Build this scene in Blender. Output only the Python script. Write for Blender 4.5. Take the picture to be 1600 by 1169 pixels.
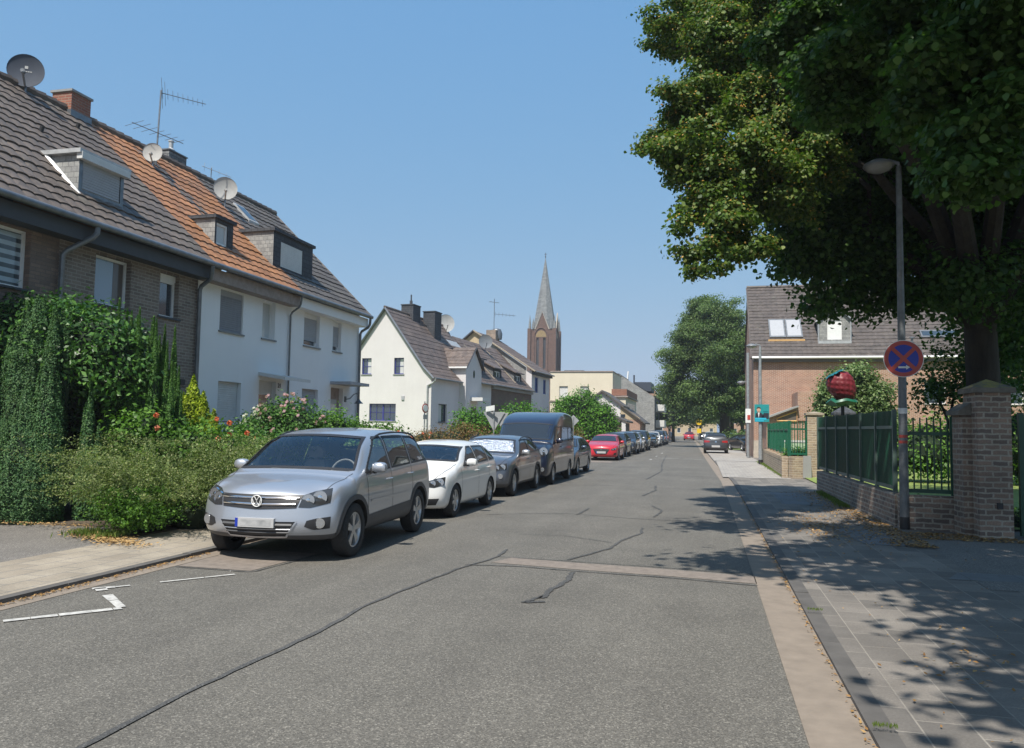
import bpy, math, random
import numpy as np
from mathutils import Vector, Matrix
from mathutils.bvhtree import BVHTree
for o in list(bpy.data.objects): bpy.data.objects.remove(o)
scene = bpy.context.scene
C = scene.collection
random.seed(7)
R = math.radians
# ------------------------------------------------------------ camera
cam = bpy.data.cameras.new('camera'); camo = bpy.data.objects.new('camera', cam); C.objects.link(camo)
_r = Vector((0.97142668, 0.2368025, 0.01596168)); _u = Vector((0.000468394, -0.06916509, 0.99760512)); _b = Vector((0.23733938, -0.96909275, -0.0672997))
camo.matrix_world = Matrix(((_r.x, _u.x, _b.x, 0), (_r.y, _u.y, _b.y, 0), (_r.z, _u.z, _b.z, 1.72), (0, 0, 0, 1)))
cam.sensor_width = 36; cam.lens = 36 * 1240 / 1600
cam.clip_start = 0.05; cam.clip_end = 3000
scene.camera = camo
# ------------------------------------------------------------ sky, sun, exposure
SUN_EL, SUN_AZ = 58, 12      # elevation; degrees left of straight behind the camera
w = bpy.data.worlds.new('World'); scene.world = w; w.use_nodes = True
nt = w.node_tree; bg = nt.nodes['Background']
sky = nt.nodes.new('ShaderNodeTexSky'); sky.sky_type = 'NISHITA'; sky.sun_disc = False
sky.sun_elevation = R(SUN_EL); sky.sun_rotation = R(180 + SUN_AZ)
sky.air_density = 1.0; sky.dust_density = 1.0; sky.ozone_density = 1.6; sky.altitude = 50
sep_ = nt.nodes.new('ShaderNodeSeparateColor'); nt.links.new(sky.outputs[0], sep_.inputs[0]); cmb_ = nt.nodes.new('ShaderNodeCombineColor')
for c_, (pw_, sc_) in enumerate(((.62, .71), (.31, 1.40), (.07, 2.76))):      # hazy summer sky: compress each channel towards the horizon
    p_ = nt.nodes.new('ShaderNodeMath'); p_.operation = 'POWER'; nt.links.new(sep_.outputs[c_], p_.inputs[0]); p_.inputs[1].default_value = pw_
    q_ = nt.nodes.new('ShaderNodeMath'); q_.operation = 'MULTIPLY'; nt.links.new(p_.outputs[0], q_.inputs[0]); q_.inputs[1].default_value = sc_; nt.links.new(q_.outputs[0], cmb_.inputs[c_])
nt.links.new(cmb_.outputs[0], bg.inputs[0]); bg.inputs[1].default_value = 0.15
sl = bpy.data.lights.new('sun', 'SUN'); sl.energy = 4.3; sl.angle = R(0.55); sl.color = (1, 0.945, 0.865)
so = bpy.data.objects.new('sun', sl); C.objects.link(so)
_d = Vector((-math.sin(R(SUN_AZ)) * math.cos(R(SUN_EL)), -math.cos(R(SUN_AZ)) * math.cos(R(SUN_EL)), math.sin(R(SUN_EL))))
so.rotation_euler = _d.to_track_quat('Z', 'Y').to_euler(); so.location = (0, 0, 40)
scene.view_settings.view_transform = 'Standard'; scene.view_settings.look = 'None'
scene.view_settings.exposure = 0.60; scene.view_settings.gamma = 1.0
scene.render.resolution_x = 1024; scene.render.resolution_y = 748

# ------------------------------------------------------------ materials
def lin(h):
    h = h.lstrip('#'); c = [int(h[i:i + 2], 16) / 255 for i in (0, 2, 4)]
    return tuple(x / 12.92 if x <= .04045 else ((x + .055) / 1.055) ** 2.4 for x in c) + (1,)
MATS = {}
class N:
    def __init__(s, name):
        s.m = bpy.data.materials.new(name); s.m.use_nodes = True; s.t = s.m.node_tree
        s.b = s.t.nodes['Principled BSDF']; s.co = None; MATS[name] = s.m
    def n(s, typ, **kw):
        nd = s.t.nodes.new(typ)
        for k, v in kw.items():
            if k.startswith('i_'): nd.inputs[k[2:].replace('_', ' ')].default_value = v
            else: setattr(nd, k, v)
        return nd
    def l(s, a, b): s.t.links.new(a, b)
    def coord(s):
        if not s.co: s.co = s.n('ShaderNodeTexCoord')
        return s.co.outputs['Object']
    def noise(s, scale, detail=3, rough=.6, vec=None, stretch=None):
        v = vec or s.coord()
        if stretch:
            mp = s.n('ShaderNodeMapping'); mp.inputs['Scale'].default_value = stretch; s.l(v, mp.inputs[0]); v = mp.outputs[0]
        nd = s.n('ShaderNodeTexNoise'); nd.inputs['Scale'].default_value = scale; nd.inputs['Detail'].default_value = detail
        nd.inputs['Roughness'].default_value = rough; s.l(v, nd.inputs['Vector']); return nd.outputs['Fac']
    def ramp(s, fac, stops):
        r = s.n('ShaderNodeValToRGB'); s.l(fac, r.inputs[0])
        e = r.color_ramp.elements
        while len(e) < len(stops): e.new(.5)
        for i, (p, c) in enumerate(stops):
            e[i].position = p; e[i].color = c if len(c) == 4 else tuple(c) + (1,)
        return r.outputs[0]
    def mix(s, fac, a, b, mode='MIX'):
        m = s.n('ShaderNodeMix', data_type='RGBA', blend_type=mode)
        for inp, v in ((m.inputs[0], fac), (m.inputs[6], a), (m.inputs[7], b)):
            if hasattr(v, 'links') or hasattr(v, 'is_linked'): s.l(v, inp)
            else: inp.default_value = v
        return m.outputs[2]
    def bump(s, h, strength=.3, dist=.01):
        b = s.n('ShaderNodeBump'); b.inputs['Strength'].default_value = strength; b.inputs['Distance'].default_value = dist
        s.l(h, b.inputs['Height']); s.l(b.outputs[0], s.b.inputs['Normal'])
    def base(s, v):
        i = s.b.inputs['Base Color']
        if hasattr(v, 'is_linked'): s.l(v, i)
        else: i.default_value = v
    def set(s, **kw):
        for k, v in kw.items(): s.b.inputs[k.replace('_', ' ')].default_value = v
        return s.m
def g3(v, t=(1, 1, 1)): return (v * t[0], v * t[1], v * t[2], 1)
def plain(name, col, rough=.5, metal=0, var=.12, vs=6, bump=0, **kw):
    k = N(name); f = k.noise(vs, 4)
    c2 = tuple(x * (1 - var) for x in col[:3]) + (1,); c1 = tuple(min(1, x * (1 + var * .5)) for x in col[:3]) + (1,)
    k.base(k.ramp(f, [(.3, c2), (.7, c1)]))
    if bump: k.bump(k.noise(vs * 12, 3), bump, .004)
    k.set(Roughness=rough, Metallic=metal, **kw); return k.m
def wallvec(k):      # (x+y, z) in the wall's own plane, whatever axis it faces
    sp = k.n('ShaderNodeSeparateXYZ'); k.l(k.coord(), sp.inputs[0])
    ad = k.n('ShaderNodeMath', operation='ADD'); k.l(sp.outputs[0], ad.inputs[0]); k.l(sp.outputs[1], ad.inputs[1])
    cb = k.n('ShaderNodeCombineXYZ'); k.l(ad.outputs[0], cb.inputs[0]); k.l(sp.outputs[2], cb.inputs[1]); return cb.outputs[0]
def brick(name, c1, c2, mortar, bw=.25, bh=.075, ms=.012, var=.35, bump=.6, horiz=False, ramp_scale=1.3, rough=.85, wob=.012):
    k = N(name); v = k.coord() if horiz else wallvec(k)
    wb = k.n('ShaderNodeVectorMath', operation='ADD')
    nz = k.n('ShaderNodeTexNoise'); nz.inputs['Scale'].default_value = 9; k.l(v, nz.inputs['Vector'])
    sc = k.n('ShaderNodeVectorMath', operation='SCALE'); sc.inputs['Scale'].default_value = wob; k.l(nz.outputs['Color'], sc.inputs[0])
    k.l(v, wb.inputs[0]); k.l(sc.outputs[0], wb.inputs[1])
    br = k.n('ShaderNodeTexBrick'); k.l(wb.outputs[0], br.inputs['Vector'])
    br.inputs['Scale'].default_value = 1; br.inputs['Brick Width'].default_value = bw; br.inputs['Row Height'].default_value = bh
    br.inputs['Mortar Size'].default_value = ms; br.inputs['Mortar Smooth'].default_value = .3; br.inputs['Bias'].default_value = 0
    br.inputs['Color1'].default_value = c1; br.inputs['Color2'].default_value = c2; br.inputs['Mortar'].default_value = mortar
    f = k.noise(ramp_scale, 5, .65); f2 = k.noise(40, 2)
    c = k.mix(1.0, br.outputs['Color'], k.ramp(f, [(.25, g3(1 - var)), (.75, g3(1 + var * .4))]), 'MULTIPLY')
    c = k.mix(1.0, c, k.ramp(f2, [(.3, g3(.86)), (.7, g3(1.1))]), 'MULTIPLY')
    k.base(c)
    inv = k.n('ShaderNodeMath', operation='SUBTRACT'); inv.inputs[0].default_value = 1; k.l(br.outputs['Fac'], inv.inputs[1])
    ad = k.n('ShaderNodeMath', operation='MULTIPLY_ADD'); k.l(f2, ad.inputs[0]); ad.inputs[1].default_value = .35; k.l(inv.outputs[0], ad.inputs[2])
    k.bump(ad.outputs[0], bump, .01); k.set(Roughness=rough); return k.m
def leafmat(name, stops, transl=.35, rough=.5, hue_noise=1.2, spec=.3):
    k = N(name); gi = k.n('ShaderNodeNewGeometry')
    rp = k.ramp(gi.outputs['Random Per Island'], stops)
    c = k.mix(1.0, rp, k.ramp(k.noise(hue_noise, 3), [(.3, g3(.72)), (.7, g3(1.15))]), 'MULTIPLY')
    k.base(c); k.set(Roughness=rough, Specular_IOR_Level=spec)
    tr = k.n('ShaderNodeBsdfTranslucent'); k.l(k.mix(1.0, c, (1.0, 1.25, .5, 1), 'MULTIPLY'), tr.inputs[0])
    mx = k.n('ShaderNodeMixShader'); mx.inputs[0].default_value = transl
    out = k.t.nodes['Material Output']; k.l(k.b.outputs[0], mx.inputs[1]); k.l(tr.outputs[0], mx.inputs[2]); k.l(mx.outputs[0], out.inputs[0])
    return k.m

# asphalt with fine aggregate, mottling and wear
def asphalt(name, base, warm=(1, .985, .965), contrast=1.0):
    k = N(name)
    vo = k.n('ShaderNodeTexVoronoi'); vo.inputs['Scale'].default_value = 105; k.l(k.coord(), vo.inputs['Vector'])
    sp = k.n('ShaderNodeSeparateColor'); k.l(vo.outputs['Color'], sp.inputs[0])
    agg = k.ramp(sp.outputs[0], [(.0, g3(base * .55, warm)), (.5, g3(base * .92, warm)), (.85, g3(base * 1.12, warm)), (1, g3(base * 1.9, warm))])
    fine = k.ramp(k.noise(230, 2, .7), [(.3, g3(.72)), (.7, g3(1.28))])
    big = k.ramp(k.noise(.55, 6, .68), [(.3, g3(.84)), (.7, g3(1.13))])
    strk = k.ramp(k.noise(1.0, 4, .6, stretch=(1.6, .10, 1)), [(.3, g3(.90)), (.7, g3(1.09))])
    c = k.mix(1.0, agg, fine, 'MULTIPLY'); c = k.mix(1.0, c, big, 'MULTIPLY'); c = k.mix(1.0, c, strk, 'MULTIPLY')
    c = k.mix(k.ramp(k.noise(1.7, 3, .5), [(.66, (0, 0, 0, 1)), (.76, (.5, .5, .5, 1))]), c, g3(base * .62, warm))
    k.base(c); k.bump(vo.outputs['Distance'], .35, .006); k.set(Roughness=.85); return k.m
asphalt('asphalt', .113, (1.13, 1.06, .91))
asphalt('driveway', .17, (1, .93, .84))
asphalt('tar', .074, (1, 1, .97))
plain('gutter_concrete', (.235, .195, .155), .85, var=.18, vs=5, bump=.3)
plain('patch_concrete', (.21, .178, .15), .85, var=.25, vs=9, bump=.3)
plain('kerb_stone', (.105, .098, .09), .8, var=.25, vs=4, bump=.3)
plain('road_paint', (.50, .49, .46), .7, var=.35, vs=14)
plain('soil', (.10, .075, .05), .95, var=.4, vs=5, bump=.5)
plain('straw', (.42, .27, .11), .9, var=.35, vs=30)
def slabs(name, a, b, m, bw, bh):
    k = N(name)
    mp = k.n('ShaderNodeMapping'); mp.inputs['Rotation'].default_value = (0, 0, R(90)); k.l(k.coord(), mp.inputs[0])
    br = k.n('ShaderNodeTexBrick'); k.l(mp.outputs[0], br.inputs['Vector']); br.inputs['Scale'].default_value = 1
    br.offset = .5
    for nm, v in (('Brick Width', bw), ('Row Height', bh), ('Mortar Size', .0075), ('Mortar Smooth', .4), ('Color1', a), ('Color2', b), ('Mortar', m)): br.inputs[nm].default_value = v
    f = k.ramp(k.noise(1.1, 5, .65), [(.28, g3(.72)), (.72, g3(1.18))]); f2 = k.ramp(k.noise(60, 3, .7), [(.3, g3(.82)), (.7, g3(1.18))])
    c = k.mix(1.0, br.outputs['Color'], f, 'MULTIPLY'); c = k.mix(1.0, c, f2, 'MULTIPLY'); k.base(c)
    inv = k.n('ShaderNodeMath', operation='SUBTRACT'); inv.inputs[0].default_value = 1; k.l(br.outputs['Fac'], inv.inputs[1])
    k.bump(inv.outputs[0], .5, .006); k.set(Roughness=.85); return k.m
slabs('slabs_grey', g3(.215, (1, .90, .78)), g3(.130, (1, .92, .82)), g3(.255, (1, .91, .78)), .42, .30)
slabs('slabs_beige', g3(.335, (1, .87, .68)), g3(.285, (1, .86, .67)), g3(.15), .50, .30)
slabs('slabs_light', g3(.36, (1, .93, .83)), g3(.31, (1, .92, .82)), g3(.22), .30, .15)
slabs('slabs_blue', g3(.19, (.95, .98, 1.04)), g3(.17, (.97, .99, 1.0)), g3(.12), .9, .6)
def plaster(name, col, stain=.12, rough=.9):
    k = N(name); f = k.ramp(k.noise(.7, 5, .6), [(.3, g3(1 - stain)), (.7, g3(1.0))])
    f2 = k.ramp(k.noise(2.2, 4, .6, stretch=(2.5, 2.5, .18)), [(.35, g3(1 - stain * .8)), (.6, g3(1.0))])
    c = k.mix(1.0, col, f, 'MULTIPLY'); c = k.mix(.3, c, f2, 'MULTIPLY'); k.base(c)
    k.bump(k.noise(90, 3), .25, .004); k.set(Roughness=rough); return k.m
plaster('white_render', (.63, .605, .60, 1), .09)
plaster('white_render_old', (.86, .86, .855, 1), .06)
plaster('cream_render', (.66, .60, .47, 1), .10)
plaster('beige_render', (.50, .40, .26, 1), .2)
plaster('grey_base', (.30, .30, .29, 1), .2)
brick('brown_brick', (.27, .215, .175, 1), (.17, .135, .11, 1), (.33, .30, .26, 1), .24, .075, .011, .22)
brick('reddish_brown_brick', (.27, .19, .15, 1), (.17, .125, .10, 1), (.16, .13, .11, 1), .24, .075, .009, .25)
brick('red_brick', (.39, .19, .12, 1), (.29, .135, .09, 1), (.50, .42, .34, 1), .24, .075, .013, .2)
brick('dark_row_brick', (.17, .115, .09, 1), (.12, .082, .066, 1), (.15, .12, .10, 1), .24, .075, .01, .2)
brick('church_brick', (.15, .082, .060, 1), (.11, .062, .047, 1), (.15, .105, .085, 1), .5, .16, .02, .3)
brick('chimney_brick', (.33, .12, .07, 1), (.25, .085, .055, 1), (.28, .2, .15, 1), .22, .07, .012, .2)
brick('garden_brick', (.36, .25, .185, 1), (.17, .13, .11, 1), (.42, .37, .30, 1), .24, .088, .016, .4, 1.0, wob=.035)
brick('garden_brick_light', (.44, .34, .23, 1), (.30, .225, .16, 1), (.48, .41, .31, 1), .24, .088, .014, .3, .9, wob=.025)
brick('slate', (.20, .205, .205, 1), (.14, .145, .15, 1), (.075, .08, .085, 1), .17, .10, .01, .35, .8)
brick('slate_light', (.36, .36, .34, 1), (.25, .25, .245, 1), (.20, .20, .20, 1), .15, .12, .007, .35, .8)
brick('slate_dark', (.075, .08, .09, 1), (.055, .06, .07, 1), (.03, .033, .04, 1), .22, .14, .01, .3, .8)
brick('spire_slate', (.24, .25, .25, 1), (.17, .18, .18, 1), (.14, .14, .15, 1), .6, .4, .01, .3, .5)
def tilemat(name, a, b, rough=.6, sc=1.6):
    k = N(name); f = k.noise(sc, 5, .7)
    c = k.ramp(f, [(.3, b), (.7, a)])
    vo = k.n('ShaderNodeTexVoronoi'); vo.inputs['Scale'].default_value = 3.4; k.l(k.coord(), vo.inputs['Vector'])
    sp = k.n('ShaderNodeSeparateColor'); k.l(vo.outputs['Color'], sp.inputs[0])
    c = k.mix(1.0, c, k.ramp(sp.outputs[0], [(0, g3(.78)), (1, g3(1.15))]), 'MULTIPLY')
    c = k.mix(1.0, c, k.ramp(k.noise(50, 3, .7), [(.3, g3(.8)), (.7, g3(1.15))]), 'MULTIPLY')
    c = k.mix(k.ramp(k.noise(.9, 6, .75), [(.56, (0, 0, 0, 1)), (.74, (.55, .55, .55, 1))]), c, (.20, .19, .15, 1))
    k.base(c); k.bump(k.noise(80, 2), .2, .004); k.set(Roughness=rough); return k.m
tilemat('tile_brown', (.150, .120, .099, 1), (.092, .075, .064, 1))
tilemat('tile_orange', (.38, .178, .078, 1), (.24, .112, .055, 1))
tilemat('tile_grey', (.115, .10, .088, 1), (.072, .064, .058, 1))
tilemat('tile_row', (.155, .118, .10, 1), (.10, .08, .072, 1))
tilemat('tile_dark', (.105, .086, .076, 1), (.068, .057, .051, 1))
plain('zinc', (.20, .215, .23), .45, .6, .25)
plain('zinc_light', (.45, .46, .46), .45, .3, .2)
plain('dark_fascia', (.05, .056, .066), .6)
plain('wood_fascia', (.33, .27, .24), .8, var=.25)
plain('white_plastic', (.78, .78, .77), .35, var=.05)
plain('shutter_grey', (.36, .37, .39), .5, var=.08)
plain('shutter_blind', (.23, .24, .26), .55, var=.08)
plain('shutter_white', (.62, .62, .60), .5, var=.08)
plain('blue_frame', (.045, .05, .22), .4)
plain('bright_blue_frame', (.02, .07, .30), .4)
plain('navy_frame', (.025, .03, .07), .4)
plain('black_plastic', (.022, .022, .024), .5)
plain('grey_cladding', (.075, .076, .08), .55)
plain('green_paint', (.014, .12, .065), .35, var=.2)
plain('green_dark', (.012, .072, .042), .4, var=.2)
plain('green_grey', (.09, .135, .115), .45, var=.2)
plain('galvanised', (.30, .32, .33), .5, .3, .3, 9)
plain('galvanised_dark', (.16, .17, .175), .5, .3, .3, 9)
plain('lamp_grey', (.22, .23, .24), .4, .2)
plain('lamp_glass', (.30, .30, .30), .25)
plain('dish_dark', (.05, .062, .085), .75)
plain('dish_light', (.44, .44, .42), .8)
plain('sign_red', (.42, .06, .045), .4, var=.1)
plain('sign_blue', (.012, .035, .34), .4, var=.1)
plain('sign_white', (.72, .72, .70), .4)
plain('sign_back', (.34, .35, .36), .5, .2)
plain('sign_yellow', (.75, .50, .02), .4)
plain('poster_teal', (.02, .26, .27), .4)
plain('poster_teal_dark', (.012, .14, .16), .4)
plain('poster_cyan', (.03, .42, .58), .4)
plain('skin', (.55, .33, .22), .5)
plain('hair', (.04, .028, .02), .7)
plain('suit', (.015, .018, .03), .7)
plain('coping', (.17, .155, .13), .85, var=.35, vs=7, bump=.4)
plain('coping_light', (.33, .28, .21), .85, var=.3, vs=7, bump=.4)
plain('stone', (.45, .40, .33), .8, var=.2)
plain('gold', (.27, .19, .085), .5, var=.3)
plain('wood_yellow', (.55, .33, .13), .6)
plain('crane_orange', (.65, .30, .06), .5)
plain('dark_metal_wall', (.045, .055, .075), .5)
plain('teal_white', (.60, .62, .62), .5)
plain('trash_black', (.02, .02, .022), .45)
plain('screen_green', (.42, .55, .38), .6)
k = N('lichen'); k.base(k.ramp(k.noise(6, 5, .7), [(.42, (.15, .14, .12, 1)), (.55, (.26, .23, .08, 1)), (.7, (.34, .30, .10, 1))])); k.bump(k.noise(50), .4, .01); k.set(Roughness=.9)
k = N('window_glass'); k.base((.035, .05, .065, 1)); k.set(Roughness=.06, Specular_IOR_Level=1.0, IOR=1.7)
k = N('window_glass_light'); k.base((.20, .27, .34, 1)); k.set(Roughness=.12, Specular_IOR_Level=1.0, IOR=1.6)
k = N('curtain'); k.base((.50, .51, .50, 1)); k.set(Roughness=.7, Coat_Weight=.7)
k = N('curtain_brown'); k.base((.11, .09, .075, 1)); k.set(Roughness=.5, Coat_Weight=.8)
k = N('stripes'); sp_ = k.n('ShaderNodeSeparateXYZ'); k.l(k.coord(), sp_.inputs[0])
mm = k.n('ShaderNodeMath', operation='PINGPONG'); k.l(sp_.outputs[2], mm.inputs[0]); mm.inputs[1].default_value = .085
k.base(k.ramp(mm.outputs[0], [(.04, (.06, .08, .10, 1)), (.045, (.36, .44, .50, 1))])); k.set(Roughness=.15, Coat_Weight=.6)
k = N('tyre'); k.base(k.ramp(k.noise(30), [(.3, (.016, .016, .017, 1)), (.7, (.03, .03, .03, 1))])); k.set(Roughness=.8)
k = N('rim_silver'); k.base((.52, .53, .54, 1)); k.set(Metallic=.75, Roughness=.32)
k = N('rim_dark'); k.base((.02, .02, .02, 1)); k.set(Roughness=.6)
k = N('chrome'); k.base((.75, .76, .78, 1)); k.set(Metallic=1, Roughness=.12)
k = N('lamp_reflector'); k.base((.50, .51, .52, 1)); k.set(Metallic=.8, Roughness=.22, Coat_Weight=1, Coat_Roughness=.03)
k = N('lamp_black'); k.base((.035, .036, .038, 1)); k.set(Roughness=.12, Coat_Weight=1)
k = N('tail_red'); k.base((.30, .015, .015, 1)); k.set(Roughness=.15, Coat_Weight=1)
k = N('plate'); k.base((.42, .42, .42, 1)); k.set(Roughness=.35)
k = N('plate_blur'); k.base(k.ramp(k.noise(7, 2), [(.38, (.26, .265, .27, 1)), (.62, (.40, .40, .40, 1))])); k.set(Roughness=.35)
k = N('car_glass')
gl = k.n('ShaderNodeBsdfGlossy'); gl.inputs['Roughness'].default_value = .015; gl.inputs[0].default_value = (.9, .95, 1, 1)
tr = k.n('ShaderNodeBsdfTransparent'); tr.inputs[0].default_value = (.86, .90, .89, 1)
fr = k.n('ShaderNodeFresnel'); fr.inputs[0].default_value = 1.5
ad = k.n('ShaderNodeMath', operation='ADD'); k.l(fr.outputs[0], ad.inputs[0]); ad.inputs[1].default_value = .075
mx = k.n('ShaderNodeMixShader'); k.l(ad.outputs[0], mx.inputs[0]); k.l(tr.outputs[0], mx.inputs[1]); k.l(gl.outputs[0], mx.inputs[2]); k.l(mx.outputs[0], k.t.nodes['Material Output'].inputs[0])
k = N('car_glass_dark'); k.base((.018, .022, .027, 1)); k.set(Roughness=.03, Specular_IOR_Level=.9, IOR=1.6)
k = N('foil'); k.base((.62, .66, .72, 1)); k.set(Metallic=.85, Roughness=.28)
k.bump(k.noise(7, 4, .65, stretch=(1, 1, 3)), 1.0, .10)
k = N('seat_cloth'); k.base((.24, .24, .245, 1)); k.set(Roughness=.9)
def paint(name, col, metal=.0, rough=.35, coat=1.0):
    k = N(name); k.base(col); k.set(Metallic=metal, Roughness=rough, Coat_Weight=coat, Coat_Roughness=.04)
    if metal > .2: k.bump(k.noise(900, 1), .03, .001)
    return k.m
paint('paint_silver', (.45, .475, .52, 1), .65, .36)
paint('paint_white', (.72, .72, .70, 1), 0, .4)
paint('paint_grey', (.135, .15, .18, 1), .6, .35)
paint('paint_navy', (.010, .014, .034, 1), .0, .3)
paint('paint_black', (.014, .015, .018, 1), .2, .3)
paint('paint_bluegrey', (.045, .065, .095, 1), .5, .35)
paint('paint_red', (.50, .015, .03, 1), .1, .35)
paint('paint_darkgrey', (.05, .055, .062, 1), .4, .35)
# foliage
leafmat('leaf_linden_lit', [(0, (.042, .090, .018, 1)), (.45, (.090, .160, .030, 1)), (.85, (.16, .22, .048, 1)), (1, (.24, .25, .07, 1))], .35)  # linden's sunny side: sunlight put into the colour as lighter greens
leafmat('leaf_dark_shaded', [(0, (.035, .080, .020, 1)), (.6, (.062, .130, .032, 1)), (1, (.11, .19, .05, 1))], .45)  # linden's shaded parts: shade put in as darker greens; other dark trees too
leafmat('seed_orange', [(0, (.42, .21, .05, 1)), (1, (.55, .36, .10, 1))], .3)
leafmat('leaf_far', [(0, (.060, .115, .030, 1)), (.5, (.110, .180, .050, 1)), (1, (.17, .24, .08, 1))], .3, hue_noise=.35)
leafmat('leaf_far_dark', [(0, (0.031, 0.063, 0.025, 1)), (1, (0.077, 0.126, 0.042, 1))], .25, hue_noise=.5)
leafmat('leaf_cypress', [(0, (.045, .12, .026, 1)), (.6, (.085, .20, .042, 1)), (1, (.16, .30, .06, 1))], .25, .6)
leafmat('leaf_yew', [(0, (.040, .105, .040, 1)), (.6, (.078, .175, .062, 1)), (1, (.15, .26, .09, 1))], .25, .6)
leafmat('leaf_laurel', [(0, (0.024, 0.070, 0.016, 1)), (.6, (0.051, 0.135, 0.024, 1)), (1, (0.135, 0.284, 0.054, 1))], .25, .4, spec=.35)
leafmat('leaf_cotoneaster', [(0, (.085, .125, .040, 1)), (.5, (.17, .23, .075, 1)), (.85, (.26, .31, .11, 1)), (1, (.38, .38, .18, 1))], .35)
leafmat('leaf_fresh', [(0, (0.057, 0.127, 0.021, 1)), (.6, (0.098, 0.218, 0.030, 1)), (1, (0.172, 0.322, 0.052, 1))], .35)
leafmat('leaf_rose', [(0, (0.038, 0.105, 0.024, 1)), (.6, (0.075, 0.188, 0.036, 1)), (1, (0.150, 0.285, 0.060, 1))], .3)
leafmat('leaf_lime', [(0, (.16, .23, .012, 1)), (.6, (.30, .40, .02, 1)), (1, (.42, .50, .04, 1))], .25)
leafmat('leaf_hedge', [(0, (0.046, 0.130, 0.013, 1)), (.6, (0.085, 0.221, 0.018, 1)), (1, (0.143, 0.312, 0.033, 1))], .3)
leafmat('leaf_variegated', [(0, (0.061, 0.110, 0.031, 1)), (.6, (0.132, 0.209, 0.066, 1)), (1, (0.286, 0.352, 0.154, 1))], .3)
leafmat('leaf_russet', [(0, (0.120, 0.066, 0.026, 1)), (.6, (0.228, 0.126, 0.048, 1)), (1, (0.156, 0.156, 0.048, 1))], .3)
leafmat('dry_leaf', [(0, (.22, .11, .035, 1)), (.6, (.38, .22, .08, 1)), (1, (.50, .33, .14, 1))], .1)
leafmat('flower_orange', [(0, (.85, .20, .09, 1)), (1, (.90, .34, .20, 1))], .3)
leafmat('flower_pink', [(0, (.72, .40, .46, 1)), (1, (.80, .62, .66, 1))], .3)
leafmat('flower_white', [(0, (.75, .74, .66, 1)), (1, (.82, .80, .74, 1))], .3)
leafmat('grass_blade', [(0, (.10, .15, .03, 1)), (1, (.20, .27, .06, 1))], .3)
plain('shade_core', (.012, .026, .010), .95, var=.3)  # near-black fill painted in for the shade deep inside foliage
k = N('bark'); k.base(k.ramp(k.noise(5, 5, .7, stretch=(1, 1, .25)), [(.3, (.020, .017, .014, 1)), (.7, (.05, .042, .034, 1))])); k.bump(k.noise(12, 4, .7, stretch=(1, 1, .2)), .8, .03); k.set(Roughness=.95)
k = N('lawn'); k.base(k.ramp(k.noise(3, 5, .7), [(.3, (.14, .20, .045, 1)), (.7, (.24, .30, .08, 1))])); k.bump(k.noise(60), .5, .02); k.set(Roughness=.95)
k = N('land'); k.base(k.ramp(k.noise(.05, 5, .7), [(.3, (.12, .12, .07, 1)), (.7, (.2, .18, .12, 1))])); k.set(Roughness=.95)
k = N('strawberry_red'); k.base(k.ramp(k.noise(5, 3), [(.3, (.13, .013, .018, 1)), (.7, (.21, .020, .028, 1))])); k.set(Roughness=.5)
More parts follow.
